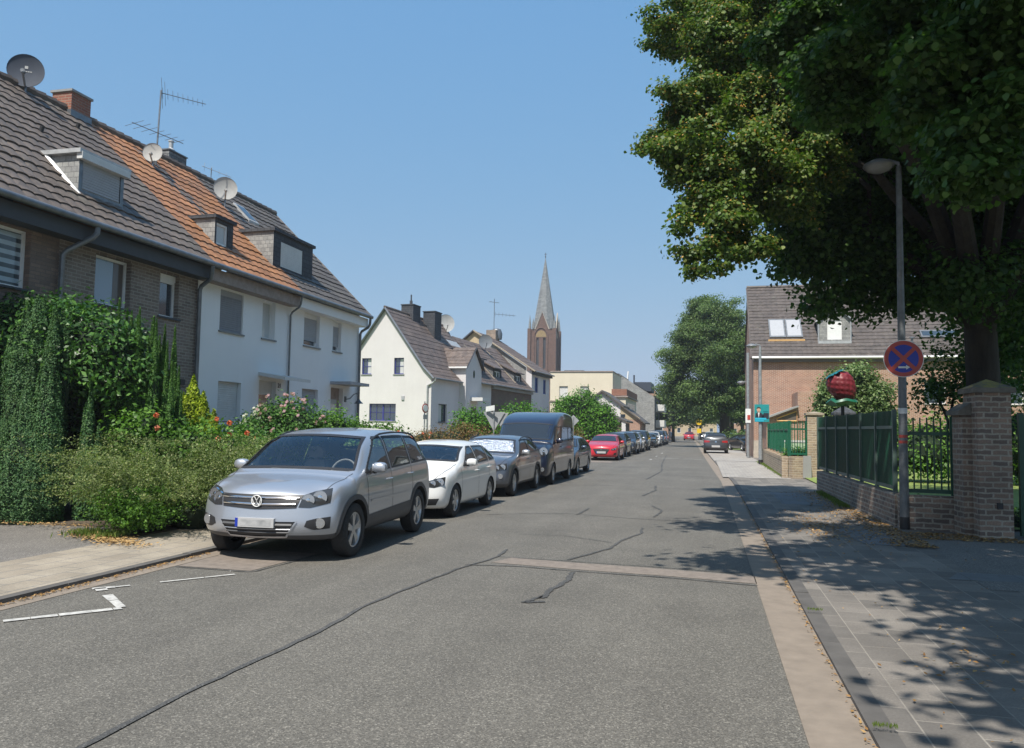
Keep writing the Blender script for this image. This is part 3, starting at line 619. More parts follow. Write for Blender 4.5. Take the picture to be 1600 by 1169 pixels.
# ------------------------------------------------------------ cars
def resample(pts, n):
    p = np.array(pts, float); d = np.r_[0, np.cumsum(np.linalg.norm(np.diff(p, axis=0), axis=1))]; t = np.linspace(0, d[-1], n)
    return np.stack([np.interp(t, d, p[:, k]) for k in range(p.shape[1])], 1)
def inpoly(pt, poly):
    x, y = pt; r = False; n = len(poly)
    for i in range(n):
        x1, y1 = poly[i]; x2, y2 = poly[(i + 1) % n]
        if (y1 > y) != (y2 > y) and x < (x2 - x1) * (y - y1) / (y2 - y1) + x1: r = not r
    return r
class Car:
    def __init__(s, sp, level):
        s.sp = sp; hw = s.hw = sp['W'] / 2; L = sp['L']; zb = sp.get('zb', .22); H = sp['H']; s.L = L
        cw, r0, r1, tl = sp['cowl'], sp['roof0'], sp['roof1'], sp['tail']; hz = sp['hood_z']; b0, b1 = sp['belt']; rw = sp.get('rw', .66); nose = sp['nose']; tailp = sp['tailp']; fo = sp['fo']
        s.belt = lambda y: b0 + (b1 - b0) * (y - cw) / (tl - cw)
        nz = nose[-1][0]; zroof0 = H - sp.get('rf', .06); zroof1 = H - sp.get('rr', .07)
        St = []
        def sec(y, k, zbelt, p7, p8, p9, p10, zm=None, fen=1.0):
            zm = zm or (zb + .3 + (zbelt - zb - .3) * .5)
            return [(0, y, zb), (.5 * hw, y, zb), (.88 * hw * k, y, zb), (.985 * hw * k, y, zb + .09), (1.0 * hw * k, y, zb + .30), (1.0 * hw * k * fen, y, zm), (.972 * hw * k, y, zbelt)] + [(a * hw * k, y, z) for a, z in (p7, p8, p9, (0, p10))]
        xs = sp.get('nosex', [.80, .88, .91, .90, .87, .82, .70])
        s0 = [(0, nose[0][1], zb + .02), (.5 * hw, nose[0][1] + .01, zb + .02)] + [(xs[i] * hw, nose[i][1] + sp.get('corner', .20), nose[i][0]) for i in range(7)] + [(.38 * hw, nose[6][1] + .04, nz + .015), (0, nose[6][1], nz + .02)]
        St.append(s0)
        hm = (nz + hz) / 2; fz = sp.get('fender', .03)
        St.append(sec(.42, .965, nose[5][0] * .45 + b0 * .55 - .03 + fz * .5, (.82, nz * .6 + hz * .4 - .03 + fz), (.66, nz * .62 + hz * .38 + .0), (.35, nz * .6 + hz * .4 + .02), nz * .6 + hz * .4 + .025))
        St.append(sec(fo, 1.0, b0 - .06 + fz * .5, (.86, hm + .02 + fz * .3), (.70, hm + .055), (.38, hm + .075), hm + .085))
        St.append(sec(cw - .12, 1.0, b0 - .01, (.91, hz - .02), (.80, hz - .005), (.40, hz + .02), hz + .035))
        St.append(sec(cw + .06, 1.0, b0 + .005, (.93, b0 * .5 + hz * .5 + .015), (.86, hz + .035), (.42, hz + .055), hz + .06))
        t = .5; ym = cw + (r0 - cw) * t; zc = hz + .06 + (zroof0 - hz - .06) * .52
        St.append(sec(ym + .08, 1.0, s.belt(ym), (.915, s.belt(ym) + .14), (.80, zc - .01), (.42, zc + .05), zc + .055))
        zw = lambda zb_, zt_, f: zb_ + (zt_ - zb_) * f
        def cab(y, zt, k=1.0): return sec(y, k, s.belt(y), (.955 if sp.get('boxy') else .905 - (.905 - rw) * .42, zw(s.belt(y), zt, .6 if sp.get('boxy') else .52)), (rw + .02, zt - (.022 if sp.get('boxy') else .085)), (rw * (.84 if sp.get('boxy') else .72), zt - .012), zt)
        St.append(cab(r0 + .08, zroof0 + .0))
        St.append(cab((r0 + r1) * .5 - .1, H)); St.append(cab((r0 + r1) * .5 + .5 * (r1 - r0) * .55, H - .012)); St.append(cab(r1 + .03, zroof1))
        if sp.get('boxy'):
            St.append(cab(tl, zroof1 - .03, .995))
        else:
            zt = s.belt(tl) + .10
            ymid = (r1 + tl) / 2; zmm = (zroof1 + zt) / 2 + .04
            St.append(sec(ymid + .03, .998, s.belt(ymid), (.86, zw(s.belt(ymid), zmm, .4)), (rw + .06, zmm - .05), (rw * .74, zmm), zmm + .01))
            St.append(sec(tl, .99, s.belt(tl) - .02, (.90, zt - .05), (.80, zt - .0), (.45, zt + .02), zt + .025))
        if sp.get('boot'):
            St.append(sec((tl + L) / 2, .975, s.belt(tl) - .02, (.86, zt - .03), (.74, zt + .0), (.4, zt + .02), zt + .025))
        St.append([(0, L - tailp[0][1], zb + .04), (.5 * hw, L - tailp[0][1], zb + .04)] + [(x * hw, L - a - .11, z) for x, (z, a) in zip(sp.get('tailx', [.80, .88, .92, .92, .90, .86, .72]), tailp)] + [(.4 * hw, L - tailp[6][1] - .02, tailp[6][0] + .03), (0, L - tailp[6][1], tailp[6][0] + .035)])
        V = []; idx = {}
        def vid(p):
            key = tuple(round(c, 5) for c in p)
            if key not in idx: idx[key] = len(V); V.append(p)
            return idx[key]
        F = []; Mi = []
        clad = sp.get('clad', False)
        for sg in (1, -1):
            G = [[vid((sg * p[0], p[1], p[2])) for p in S] for S in St]
            def addf(f, mi=0): F.append(f if sg == 1 else f[::-1]); Mi.append(mi)
            for a in range(len(St) - 1):
                for j in range(10): addf((G[a][j], G[a][j + 1], G[a + 1][j + 1], G[a + 1][j]), 1 if j < (3 if clad else 2) else 0)
            for si, prof, s_ in ((0, nose, 1), (len(St) - 1, tailp, -1)):
                S = St[si]; col0, col1 = [G[si][0]], [G[si][1]]
                for i in range(1, 6):
                    yo = prof[i][1] if s_ == 1 else L - prof[i][1]; z = prof[i][0]
                    col0.append(vid((0, yo - s_ * .0, z))); col1.append(vid((sg * .52 * hw, yo + s_ * .035, z)))
                col0.append(G[si][10]); col1.append(G[si][9]); col2 = [G[si][2 + i] for i in range(7)]
                for i in range(6):
                    for ca, cb in ((col0, col1), (col1, col2)):
                        f = (ca[i], ca[i + 1], cb[i + 1], cb[i]); 
                        if s_ == -1: f = f[::-1]
                        addf(f, 1 if clad and i < 1 else 0)
        me = bpy.data.meshes.new('tmp'); me.from_pydata(V, [], F); me.materials.append(None); me.materials.append(None); me.polygons.foreach_set('material_index', Mi)
        ob = bpy.data.objects.new('tmp', me); C.objects.link(ob); md = ob.modifiers.new('s', 'SUBSURF'); md.levels = level; md.render_levels = level
        dg = bpy.context.evaluated_depsgraph_get(); m2 = bpy.data.meshes.new_from_object(ob.evaluated_get(dg)); bpy.data.objects.remove(ob)
        s.V = [v.co.copy() for v in m2.vertices]; s.F = [tuple(p.vertices) for p in m2.polygons]; s.M = [p.material_index for p in m2.polygons]
        s.bvh = BVHTree.FromPolygons(s.V, s.F)
        s.wy = (fo, fo + sp['wb']); s.wr = sp['wr']; s.Ra = sp['wr'] * sp.get('arch', 1.13)
        for ax in s.wy: s.cut_circle(ax, s.wr, s.Ra)
    def cut_circle(s, cy, cz, Rr):
        keep = []; rm = set()
        for i, f in enumerate(s.F):
            c = sum((s.V[k] for k in f), Vector()) / len(f)
            if abs(c.x) > .62 * s.hw and (c.y - cy) ** 2 + (c.z - cz) ** 2 < Rr ** 2 : rm.add(i)
        used_k = {k for i, f in enumerate(s.F) if i not in rm for k in f}; used_r = {k for i in rm for k in s.F[i]}
        for k in used_k & used_r:
            v = s.V[k]
            if abs(v.x) > .62 * s.hw:
                d = Vector((v.y - cy, v.z - cz)); 
                if d.length > 1e-4 and d.length > Rr * .6: d = d.normalized() * Rr; v.y, v.z = cy + d.x, cz + d.y
        s.M = [m for i, m in enumerate(s.M) if i not in rm]; s.F = [f for i, f in enumerate(s.F) if i not in rm]
    def cut_poly(s, test, poly, proj):
        keep = [i for i, f in enumerate(s.F) if not (lambda c: test(c) and inpoly(proj(c), poly))(sum((s.V[k] for k in f), Vector()) / len(f))]
        s.F = [s.F[i] for i in keep]; s.M = [s.M[i] for i in keep]
    def cast(s, P, d, off):
        fx = s.sp.get('fx', 1)
        d = Vector(d).normalized(); o = Vector(P) - d * 3; h = s.bvh.ray_cast(o, d)
        if h[0] is None:
            h = s.bvh.find_nearest(Vector(P))
        n = h[1]
        if n.dot(d) > 0: n = -n
        return h[0] + n * off
    def patch(s, name, mat, bottom, top, view, off=.004, n=14, m=6, par=None, yref=.2):
        b, t = resample(bottom, n), resample(top, n); V = []; F = []
        for j in range(m + 1):
            for i in range(n):
                q = b[i] + (t[i] - b[i]) * j / m; V.append(tuple(s.cast(*s.vw(q, view, yref), off)))
        for j in range(m):
            for i in range(n - 1): F.append((j * n + i, j * n + i + 1, (j + 1) * n + i + 1, (j + 1) * n + i))
        mb = MB(); mb.add(V, F); return mb.o(name, mat, par or s.root, True)
    def vw(s, q, view, yref):
        a, z = q
        if view == 'R': return (s.hw, a, z), (-1, 0, 0)
        if view == 'L': return (-s.hw, a, z), (1, 0, 0)
        if view[0] == 'F': a = a * s.sp.get('fx', 1) if yref < .5 else a
        if view == 'F': return (a, yref, z), (0, 1, 0)
        if view == 'FR': return (a, yref, z), (-.55, 1, 0)
        if view == 'FL': return (a, yref, z), (.55, 1, 0)
        if view == 'T': return (a, z, s.sp['H'] + 1), (0, 0, -1)
        if view == 'B': return (a, s.L, z), (0, -1, 0)
        if view == 'BR': return (a, s.L - yref, z), (-.55, -1, 0)
        if view == 'BL': return (a, s.L - yref, z), (.55, -1, 0)
    def ring(s, name, mat, outline, view, w=.04, off=.006, closed=True, par=None, out=.008, yref=.2, n=60):
        o = resample(list(outline) + ([outline[0]] if closed else []), n)
        if closed: o = o[:-1]
        k = len(o); area = sum(o[i][0] * o[(i + 1) % k][1] - o[(i + 1) % k][0] * o[i][1] for i in range(k)); sg = 1 if area > 0 else -1
        V = []; F = []
        for i in range(k):
            if closed: t = o[(i + 1) % k] - o[i - 1]
            else: t = o[min(i + 1, k - 1)] - o[max(i - 1, 0)]
            t = t / (np.linalg.norm(t) + 1e-9); nn = np.array([-t[1], t[0]]) * (sg if closed else 1)
            for d in (-out, w): V.append(tuple(s.cast(*s.vw(o[i] + nn * d, view, yref), off)))
        for i in range(k if closed else k - 1):
            j = (i + 1) % k; F.append((2 * i, 2 * j, 2 * j + 1, 2 * i + 1))
        mb = MB(); mb.add(V, F); return mb.o(name, mat, par or s.root, True)
    def bar(s, name, mat, pts, view, r, off=0.0, n=10, par=None, yref=.2, sq=6):
        p = resample(pts, n); mb = MB(); mb.tube([tuple(s.cast(*s.vw(q, view, yref), off)) for q in p], r, sq); return mb.o(name, mat, par or s.root, True)
WHEELS = {}
def wheel(root, x, y, r, side, spokes, rimr=.66, wid=.20, dark=False, near=True):
    key = (round(r, 3), side, spokes, dark, wid)
    if key not in WHEELS:
        m = MB(); rr = r * rimr; h = wid / 2
        m.lathe([(rr, -h * .8), (rr + .02, -h), (r - .035, -h * 1.0), (r - .008, -h * .82), (r, -h * .5), (r, h * .5), (r - .008, h * .82), (r - .035, h), (rr + .02, h), (rr, h * .8)], 40 if near else 20, axis='x')
        t = m.o('wheel', 'tyre', None, True); 
        q = MB(); sx = h * .82 * side
        q.lathe([(rr + .004, sx), (rr - .014, sx * 1.02), (rr - .022, sx * .85), (rr - .035, -sx * .3)], 36 if near else 18, axis='x', mi=0)
        q.lathe([(rr - .03, sx * .05), (0.001, sx * .05)], 24, axis='x', mi=1)
        for i in range(spokes):
            for da in ((-.11, .11) if spokes <= 5 else (0,)):
                a = 2 * math.pi * i / spokes + .3
                for e, (ra, rb) in enumerate(((.05, rr - .015),)):
                    w0, w1 = (.026, .020) if spokes <= 5 else (.03, .026)
                    ca, sa = math.cos(a + da * .25), math.sin(a + da * .25); cb, sb = math.cos(a + da * 1.35), math.sin(a + da * 1.35)
                    A = Vector((0, ca, sa)) * ra; B = Vector((0, cb, sb)) * rb; T = Vector((0, -(B - A).z, (B - A).y)).normalized()
                    v = []
                    for P_, w_, d_ in ((A, w0, .92), (B, w1, .96)):
                        for g in (-1, 1):
                            for dx in (d_, d_ - .35): v.append(tuple(P_ + T * g * w_ + Vector((sx * dx, 0, 0))))
                    q.add(v, [(0, 2, 6, 4), (1, 3, 7, 5), (0, 1, 5, 4), (2, 3, 7, 6), (4, 5, 7, 6), (0, 1, 3, 2)], 0)
        q.lathe([(.062, sx * .5), (.062, sx * .93), (.045, sx * 1.0), (.001, sx * 1.0)], 16, axis='x', mi=0)
        rm = q.o('rim', ['rim_dark' if dark else 'rim_silver', 'rim_dark'], t, True)
        WHEELS[key] = (t.data, rm.data); bpy.data.objects.remove(rm); bpy.data.objects.remove(t)
    a, b = WHEELS[key]; t = bpy.data.objects.new('wheel', a); C.objects.link(t); t.parent = root; t.location = (x, y, r)
    b_ = bpy.data.objects.new('rim', b); C.objects.link(b_); b_.parent = t
def seat(mb, x, y, z0, h, w=.48):
    mb.box(x - w / 2, x + w / 2, y - .45, y, z0, z0 + .16)
    v = []
    for (yy, z, ww, t) in ((y, z0 + .1, .46, .13), (y + .12, z0 + .1 + h * .6, .42, .11), (y + .19, z0 + .1 + h, .30, .08)):
        v += [(x - ww / 2, yy, z), (x + ww / 2, yy, z), (x + ww / 2, yy + t, z), (x - ww / 2, yy + t, z)]
    mb.add(v, [(0, 1, 5, 4), (1, 2, 6, 5), (2, 3, 7, 6), (3, 0, 4, 7), (4, 5, 9, 8), (5, 6, 10, 9), (6, 7, 11, 10), (7, 4, 8, 11), (8, 9, 10, 11)])
    mb.box(x - .03, x + .03, y + .23, y + .25, z0 + h, z0 + h + .2); mb.prism([(x - .12, z0 + h + .14), (x + .12, z0 + h + .14), (x + .13, z0 + h + .22), (x + .09, z0 + h + .31), (x - .09, z0 + h + .31), (x - .13, z0 + h + .22)], 'y', y + .19, y + .29)
def build_car(label, sp, loc, rz=0, detail=2, group=None, cat='car', name='parked_car'):
    # detail 2: see-through glass and interior; 1: dark glass; 0: far away
    root = thing(name, label, cat, loc, rz, group)
    c = Car(sp, 3 if detail == 2 else (2 if detail == 1 else 2)); c.root = root; hw, L, H = c.hw, c.L, sp['H']
    cw, r0, r1, tl, hz = sp['cowl'], sp['roof0'], sp['roof1'], sp['tail'], sp['hood_z']
    belt = c.belt; rw = sp.get('rw', .66)
    zA = lambda y: belt(cw + .22) + (y - cw - .22) * (H - .15 - belt(cw + .22)) / (r0 + .30 - cw - .22)
    yC0, yC1 = sp.get('cpil', (r1 + .02, tl - .10))
    zC = lambda y: H - .19 + (y - yC0) * (belt(yC1) + .05 - H + .19) / (yC1 - yC0)
    zr = lambda y: H - sp.get('wtop', .135) - .03 * ((y - (r0 + r1) / 2) / (r1 - r0)) ** 2 * 2
    zt = lambda y: max(belt(y) + .035, min(zA(y), zr(y), zC(y)))
    zbt = lambda y: belt(y) + .03
    wins = []
    cuts = [cw + .30] + list(sp['pillars']) + [yC1 - .02]
    for a, b in zip(cuts, cuts[1:]):
        ys = np.linspace(a + (.03 if a != cuts[0] else 0), b - .03, 16); wins.append(([(y, zbt(y)) for y in ys], [(y, zt(y)) for y in ys]))
    wsb = [(x * hw, hz + .075 - .03 * abs(x) ** 2) for x in np.linspace(-.86, .86, 9)]; wst = [(x * hw, H - sp.get('wsd', .115) - .025 * abs(x / .6) ** 2) for x in np.linspace(-(rw - sp.get('wsn', .015)), rw - sp.get('wsn', .015), 9)]
    ztl = belt(tl) + .15
    if sp.get('boxy'): rwb = [(x * hw, belt(tl) + .05) for x in (-.7, 0, .7)]; rwt = [(x * hw, H - .25) for x in (-.62, 0, .62)]
    else: rwb = [(x * hw, ztl + .03) for x in (-.72, 0, .72)]; rwt = [(x * hw, H - .17) for x in (-.56, 0, .56)]
    if detail == 2:
        for b, t in wins:
            poly = b + t[::-1]; 
            c.cut_poly(lambda q: abs(q.x) > .5 * hw, [tuple(p) for p in poly], lambda q: (q.y, q.z))
        c.cut_poly(lambda q: q.y < r0 + .35, wsb + wst[::-1], lambda q: (q.x, q.z))
        c.cut_poly(lambda q: q.y > r1 + .05, rwb + rwt[::-1], lambda q: (q.x, q.z))
    mb = MB(); mb.v = [tuple(v) for v in c.V]; mb.f = c.F; mb.m = c.M
    body = mb.o('body', [sp['paint'], 'grey_cladding' if sp.get('clad') else 'black_plastic'], root, True, False)
    gm = 'car_glass' if detail == 2 else 'car_glass_dark'
    for side in (('R', 'L') if detail else ('R', 'L')):
        for b, t in wins:
            g = c.patch('side_window', gm, b, t, side, .003, 16, 5)
            if detail: c.ring('window_seal', 'black_plastic', b + t[::-1], side, .022, .006, par=g)
    ws = c.patch('windscreen', sp.get('wsmat', gm), wsb, wst, 'F', .003, 20, 8, yref=cw)
    c.ring('window_seal', 'black_plastic', wsb + wst[::-1], 'F', .022, .006, par=ws, yref=cw)
    rwn = c.patch('rear_window', gm, rwb, rwt, 'B', .003, 14, 5)
    if detail: c.ring('window_seal', 'black_plastic', rwb + rwt[::-1], 'B', .04, .006, par=rwn)
    # wheel arches, wheel wells, wheels
    for ax in c.wy:
        for sg, vw in ((1, 'R'), (-1, 'L')):
            m = MB(); zc = c.wr; a0 = math.asin(max(-1, (sp.get('zb', .22) + .03 - zc) / c.Ra)); n = 22 if detail else 12
            an = [a0 + (math.pi - 2 * a0) * i / n for i in range(n + 1)]
            cl = sp.get('clad', False); w_ = .055 if cl else .022
            V = []
            for t in an:
                for rr, dx in ((c.Ra - .012, .0), (c.Ra + w_, .0)):
                    P = c.cast((sg * hw, ax + rr * math.cos(t), zc + rr * math.sin(t)), (-sg, 0, 0), .010 if cl else .004); 
                    if abs(P.x) < .7 * hw: P.x = sg * hw * .97
                    V.append(tuple(P))
                inn = Vector((sg * hw * .62, ax + (c.Ra - .012) * math.cos(t), zc + (c.Ra - .012) * math.sin(t))); V.append(tuple(inn))
            F = []; mi = []
            for i in range(n):
                b_ = i * 3; F.append((b_, b_ + 3, b_ + 4, b_ + 1)); mi.append(0); F.append((b_, b_ + 3, b_ + 5, b_ + 2)); mi.append(1)
            m.v = V; m.f = F; m.m = mi; m.add([(sg * hw * .62, ax + (c.Ra) * math.cos(t), zc + c.Ra * math.sin(t)) for t in an], [tuple(range(n + 1))], 1)
            m.o('wheel_arch', ['grey_cladding' if cl else sp['paint'], 'rim_dark'], root, True, False)
            wheel(root, sg * (hw - .115), ax, c.wr, sg, sp.get('spokes', 5), sp.get('rimr', .64), .21, sp.get('darkrim', False), detail > 0)
    # mirrors
    for sg in (1, -1):
        m = MB(); my = cw + .48; mz = belt(my) + .10; mx = sg * (hw * .96 + .05)
        v0 = len(m.v)
        for i in range(7):
            th = math.pi * i / 6
            for j in range(10):
                ph = 2 * math.pi * j / 10; q = Vector((math.sin(th) * math.cos(ph), math.sin(th) * math.sin(ph), math.cos(th)))
                q = Vector([math.copysign(abs(t) ** .75, t) for t in q]); yy = q.y * .085
                if yy > .03: yy = .03
                m.v.append((mx + sg * .07 + q.x * .115, my - .0 + yy, mz + q.z * .075))
        for i in range(6):
            for j in range(10): m.f.append((v0 + i * 10 + j, v0 + i * 10 + (j + 1) % 10, v0 + (i + 1) * 10 + (j + 1) % 10, v0 + (i + 1) * 10 + j)); m.m.append(0)
        m.box(min(mx - sg * .10, mx + sg * .02), max(mx - sg * .10, mx + sg * .02), my - .02, my + .03, mz - .085, mz - .045, 1)
        m.o('mirror', [sp.get('mirror', sp['paint']), 'black_plastic'], root, True)
    # lights, grille, plate
    def both(name, mat, b, t, off=.005, view='F', n=10, m=5, ring=None, yref=.2, lab=None):
        for sg in (1, -1):
            bb = [(sg * x, z) for x, z in b]; tt = [(sg * x, z) for x, z in t]; vv = view + ('R' if sg == 1 else 'L')
            p = c.patch(name, mat, bb, tt, vv, off, n, m, yref=yref)
            if ring: c.ring('surround', ring, bb + tt[::-1], vv, .012, off + .002, par=p, out=.014, yref=yref, n=40)
    f = sp['front']
    for kind, *a in f:
        if kind == 'head':
            both('headlight', 'lamp_black', a[0], a[1], .006, 'F', 12, 6, None)
            heads = [o_ for o_ in root.children if o_.name.startswith('headlight')][-2:]
            b_, t_ = np.array(a[0]), np.array(a[1])
            for sg, ho in zip((1, -1), heads):
                for fx, rr_ in ((.34, .42), (.73, .46)):
                    bb_, tt_ = resample(a[0], 11)[int(fx * 10)], resample(a[1], 11)[int(fx * 10)]; mx_, mz_ = (bb_ + tt_) / 2; rad = (tt_[1] - bb_[1]) * rr_ + .008
                    P = c.cast((sg * mx_, .2, mz_), (-sg * .55, 1, 0), .006); d = Vector((sg * .35, -1, .05)).normalized(); m = MB()
                    m.tube([P - d * .02, P + d * .008], [rad, rad], 18, cap=False); m.tube([P - d * .0, P + d * .001], [rad * .97, rad * .2], 18, 1); m.tube([P + d * .001, P + d * .006], [rad * .34, rad * .2], 12)
                    m.o('reflector', ['chrome', 'lamp_reflector'], ho, True)
        elif kind == 'fog': both('fog_lamp', 'black_plastic', a[0], a[1], .004, 'F', 8, 4)
        elif kind == 'foglight':
            for sg in (1, -1):
                P = c.cast((sg * a[0], .2, a[1]), (-sg * .4, 1, 0), .012); m = MB(); d = Vector((sg * .3, -1, 0)).normalized()
                m.tube([P - d * .03, P + d * .004], a[2], 16); o_ = m.o('fog_light', 'lamp_reflector', root, True)
                m = MB(); m.tube([P - d * .03, P - d * .0], a[2] + .014, 16); m.o('bezel', 'chrome', o_, True)
        elif kind == 'patch': c.patch(a[0], a[1], a[2], a[3], 'F', a[4] if len(a) > 4 else .004, 16, 4)
        elif kind == 'ring': c.ring(a[0], a[1], a[2], 'F', a[3], .012, n=50)
        elif kind == 'bar': c.bar(a[0], a[1], a[2], 'F', a[3], a[4] if len(a) > 4 else .01)
        elif kind == 'plate':
            z = a[0]; P = c.cast((0, .2, z), (0, 1, 0), .02); m = MB(); m.box(-.26, .26, P.y - .012, P.y + .03, z - .056, z + .056); pl = m.o('license_plate', 'plate', root)
            m = MB(); m.box(-.26, -.222, P.y - .0135, P.y - .011, z - .054, z + .054); m.o('country_band', 'sign_blue', pl)
            if detail == 2:
                m = MB()
                rng_ = random.Random(3)
                m.box(-.19, .22, P.y - .0135, P.y - .011, z - .040, z + .036)
                m.o('blurred_characters', 'plate_blur', pl)
        elif kind == 'vwlogo':
            z, rr = a; P = c.cast((0, .2, z), (0, 1, 0), .012); y = P.y; m = MB(); ring = [(rr * math.cos(t), y - .026, z + rr * math.sin(t)) for t in np.linspace(0, 2 * math.pi, 29)]
            m.tube(ring, .007, 6, cap=False)
            for seg in ([(-.46, .80), (0, .06), (.46, .80)], [(-.88, .38), (-.44, -.78), (0, -.10), (.44, -.78), (.88, .38)]):
                m.tube([(x * rr, y - .026, z + q * rr) for x, q in seg], .0070, 6)
            m.o('emblem', 'sign_white', root, True); m = MB(); m.lathe([(rr, y - .002), (rr, y - .022), (.001, y - .022)], 24, (0, 0, z), 'y'); m.v = [(x, yy, zz) for x, yy, zz in m.v]; m.o('emblem_back', 'black_plastic', root)
        elif kind == 'emblem':
            z, rr = a; P = c.cast((0, .2, z), (0, 1, 0), .006); m = MB(); m.lathe([(rr, P.y), (rr * .9, P.y - .01), (.001, P.y - .012)], 18, (0, 0, z), 'y'); m.o('emblem', 'chrome', root, True)
    for kind, *a in sp.get('rear', ()):
        if kind == 'tail': both('tail_light', 'tail_red', a[0], a[1], .006, 'B', 8, 4)
        elif kind == 'patch': c.patch(a[0], a[1], a[2], a[3], 'B', .005, 12, 4)
    # door gaps, handles, side lamps
    if detail:
        for sg, vw in ((1, 'R'), (-1, 'L')):
            zl = sp.get('zb', .22) + .16
            for y in sp['doors']:
                z_t = belt(y) + .02
                c.ring('door_gap', 'rim_dark', [(y + .0, zl), (y + .01, (zl + z_t) / 2), (y, z_t)], vw, .006, .003, False, out=.004, n=14)
            for y in sp['handles']:
                z = belt(y) - .11; p = [c.cast((sg * hw, y + d, z), (-sg, 0, 0), o_) for d, o_ in ((0, .0), (.03, .035), (.15, .04), (.18, .0))]; m = MB(); m.tube(p, .013, 6); m.o('door_handle', sp.get('handlemat', sp['paint']), root, True)
            if sp.get('crease'):
                c.ring('side_crease', sp['paint'], [(y, sp['crease'] + .03 * (y / L)) for y in np.linspace(c.wy[0] + c.Ra + .10, c.wy[1] - c.Ra - .06, 12)], vw, .03, .010, False, out=.0, n=24)
            if sp.get('rocker'):
                c.patch('sill_panel', 'grey_cladding', [(c.wy[0] + c.Ra + .02, sp['zb'] + .02), (c.wy[1] - c.Ra - .02, sp['zb'] + .02)], [(c.wy[0] + c.Ra + .01, sp['zb'] + .24), (c.wy[1] - c.Ra + .02, sp['zb'] + .30)], vw, .007, 20, 4)
    if detail:
        for sg in (1, -1):
            c.ring('bonnet_gap', 'rim_dark', [(sg * .70 * hw, .20), (sg * .80 * hw, .42), (sg * .85 * hw, fo_ := c.wy[0]), (sg * .875 * hw, cw + .02)], 'T', .005, .002, False, out=.004, n=20)
    if sp.get('rails'):
        for sg in (1, -1):
            m = MB(); xr = sg * hw * (rw + .005); ys = np.linspace(r0 + .25, r1 + .1, 14); pts = []
            for i, y in enumerate(ys):
                h = c.bvh.ray_cast(Vector((xr, y, 3)), Vector((0, 0, -1))); e = min(i, 13 - i); pts.append((xr, y, (h[0].z if h[0] else H) + (.0, .035, .055)[min(e, 2)]))
            m.tube(pts, .016, 6); m.o('roof_rail', sp['rails'], root, True)
    if detail == 2:
        m = MB(); sx = hw * .42
        for x in (-sx, sx): seat(m, x, sp['pillars'][0] + .05, .45, .62)
        m.box(-hw * .8, hw * .8, sp['pillars'][0] + .85, sp['pillars'][0] + 1.0, .5, belt(3) + .05)
        m.o('seats', 'seat_cloth', root)
        m = MB(); m.prism([(cw - .1, hz - .25), (cw + .06, hz + .0), (cw + .45, hz + .02), (cw + .62, hz - .10), (cw + .62, hz - .35)], 'x', -hw * .84, hw * .84); m.o('dashboard', 'seat_cloth', root)
        m = MB(); wc = Vector((hw * .42, cw + .72, hz + .0)); m.tube([tuple(wc + Vector((.185 * math.cos(t), .08 * math.sin(t), .17 * math.sin(t)))) for t in np.linspace(0, 2 * math.pi, 25)], .014, 6, cap=False); m.tube([tuple(wc - Vector((.17, 0, 0))), tuple(wc + Vector((.17, 0, 0)))], .02, 6); m.o('steering_wheel', 'seat_cloth', root, True)
        m = MB(); m.box(-hw * .9, hw * .9, cw + .2, L - .4, sp.get('zb', .22) + .08, sp.get('zb', .22) + .10); m.o('floor_pan', 'rim_dark', root)
    return c
def SP(**k): return k
SUV = SP(L=4.20, W=1.94, H=1.69, zb=.26, wb=2.58, fo=.86, wr=.350, arch=1.16, cowl=.96, roof0=1.62, roof1=3.78, tail=4.03, hood_z=1.05, belt=(1.02, 1.13), rw=.76,
    nose=[(.26, .12), (.34, .02), (.46, -.02), (.58, .0), (.70, .02), (.82, .05), (.90, .13)], tailp=[(.30, .06), (.40, 0), (.55, -.02), (.72, 0), (.86, .03), (1.0, .06), (1.10, .10)],
    nosex=[.82, .90, .93, .92, .90, .86, .74], fx=1.05, wsn=.06, corner=.27, paint='paint_silver', clad=True, rocker=True, rails='black_plastic', pillars=(2.22, 3.12), doors=(1.26, 2.20, 3.10), handles=(1.96, 2.90), spokes=5, crease=.66, fender=.05, cpil=(3.74, 4.0),
    front=[('head', [(.44, .69), (.60, .685), (.86, .74)], [(.50, .83), (.66, .875), (.90, .915)], 'black_plastic'),
           ('patch', 'grille', 'black_plastic', [(-.47, .68), (0, .655), (.47, .68)], [(-.52, .835), (0, .835), (.52, .835)], .006),
           ('bar', 'grille_bar', 'chrome', [(-.49, .800), (0, .795), (.49, .800)], .014, .014), ('bar', 'grille_bar', 'chrome', [(-.46, .728), (0, .72), (.46, .728)], .014, .014),
           ('vwlogo', .762, .068),
           ('patch', 'lower_grille', 'black_plastic', [(-.36, .335), (0, .325), (.36, .335)], [(-.49, .525), (0, .525), (.49, .525)], .005),
           ('bar', 'lower_bar', 'grey_cladding', [(-.44, .475), (0, .475), (.44, .475)], .022, .004), ('bar', 'lower_bar', 'grey_cladding', [(-.40, .385), (0, .38), (.40, .385)], .010, .008), ('bar', 'lower_bar', 'paint_silver', [(-.42, .425), (0, .42), (.42, .425)], .006, .006),
           ('ring', 'bumper_rim', 'paint_silver', [(-.36, .33), (0, .32), (.36, .33), (.50, .53), (-.50, .53)], .012),
           ('fog', [(.52, .46), (.64, .415), (.86, .43)], [(.55, .53), (.66, .555), (.87, .575)]), ('foglight', .76, .498, .050),
           ('plate', .50)],
    rear=[('tail', [(.55, .95), (.88, .93)], [(.55, 1.05), (.88, 1.08)])])
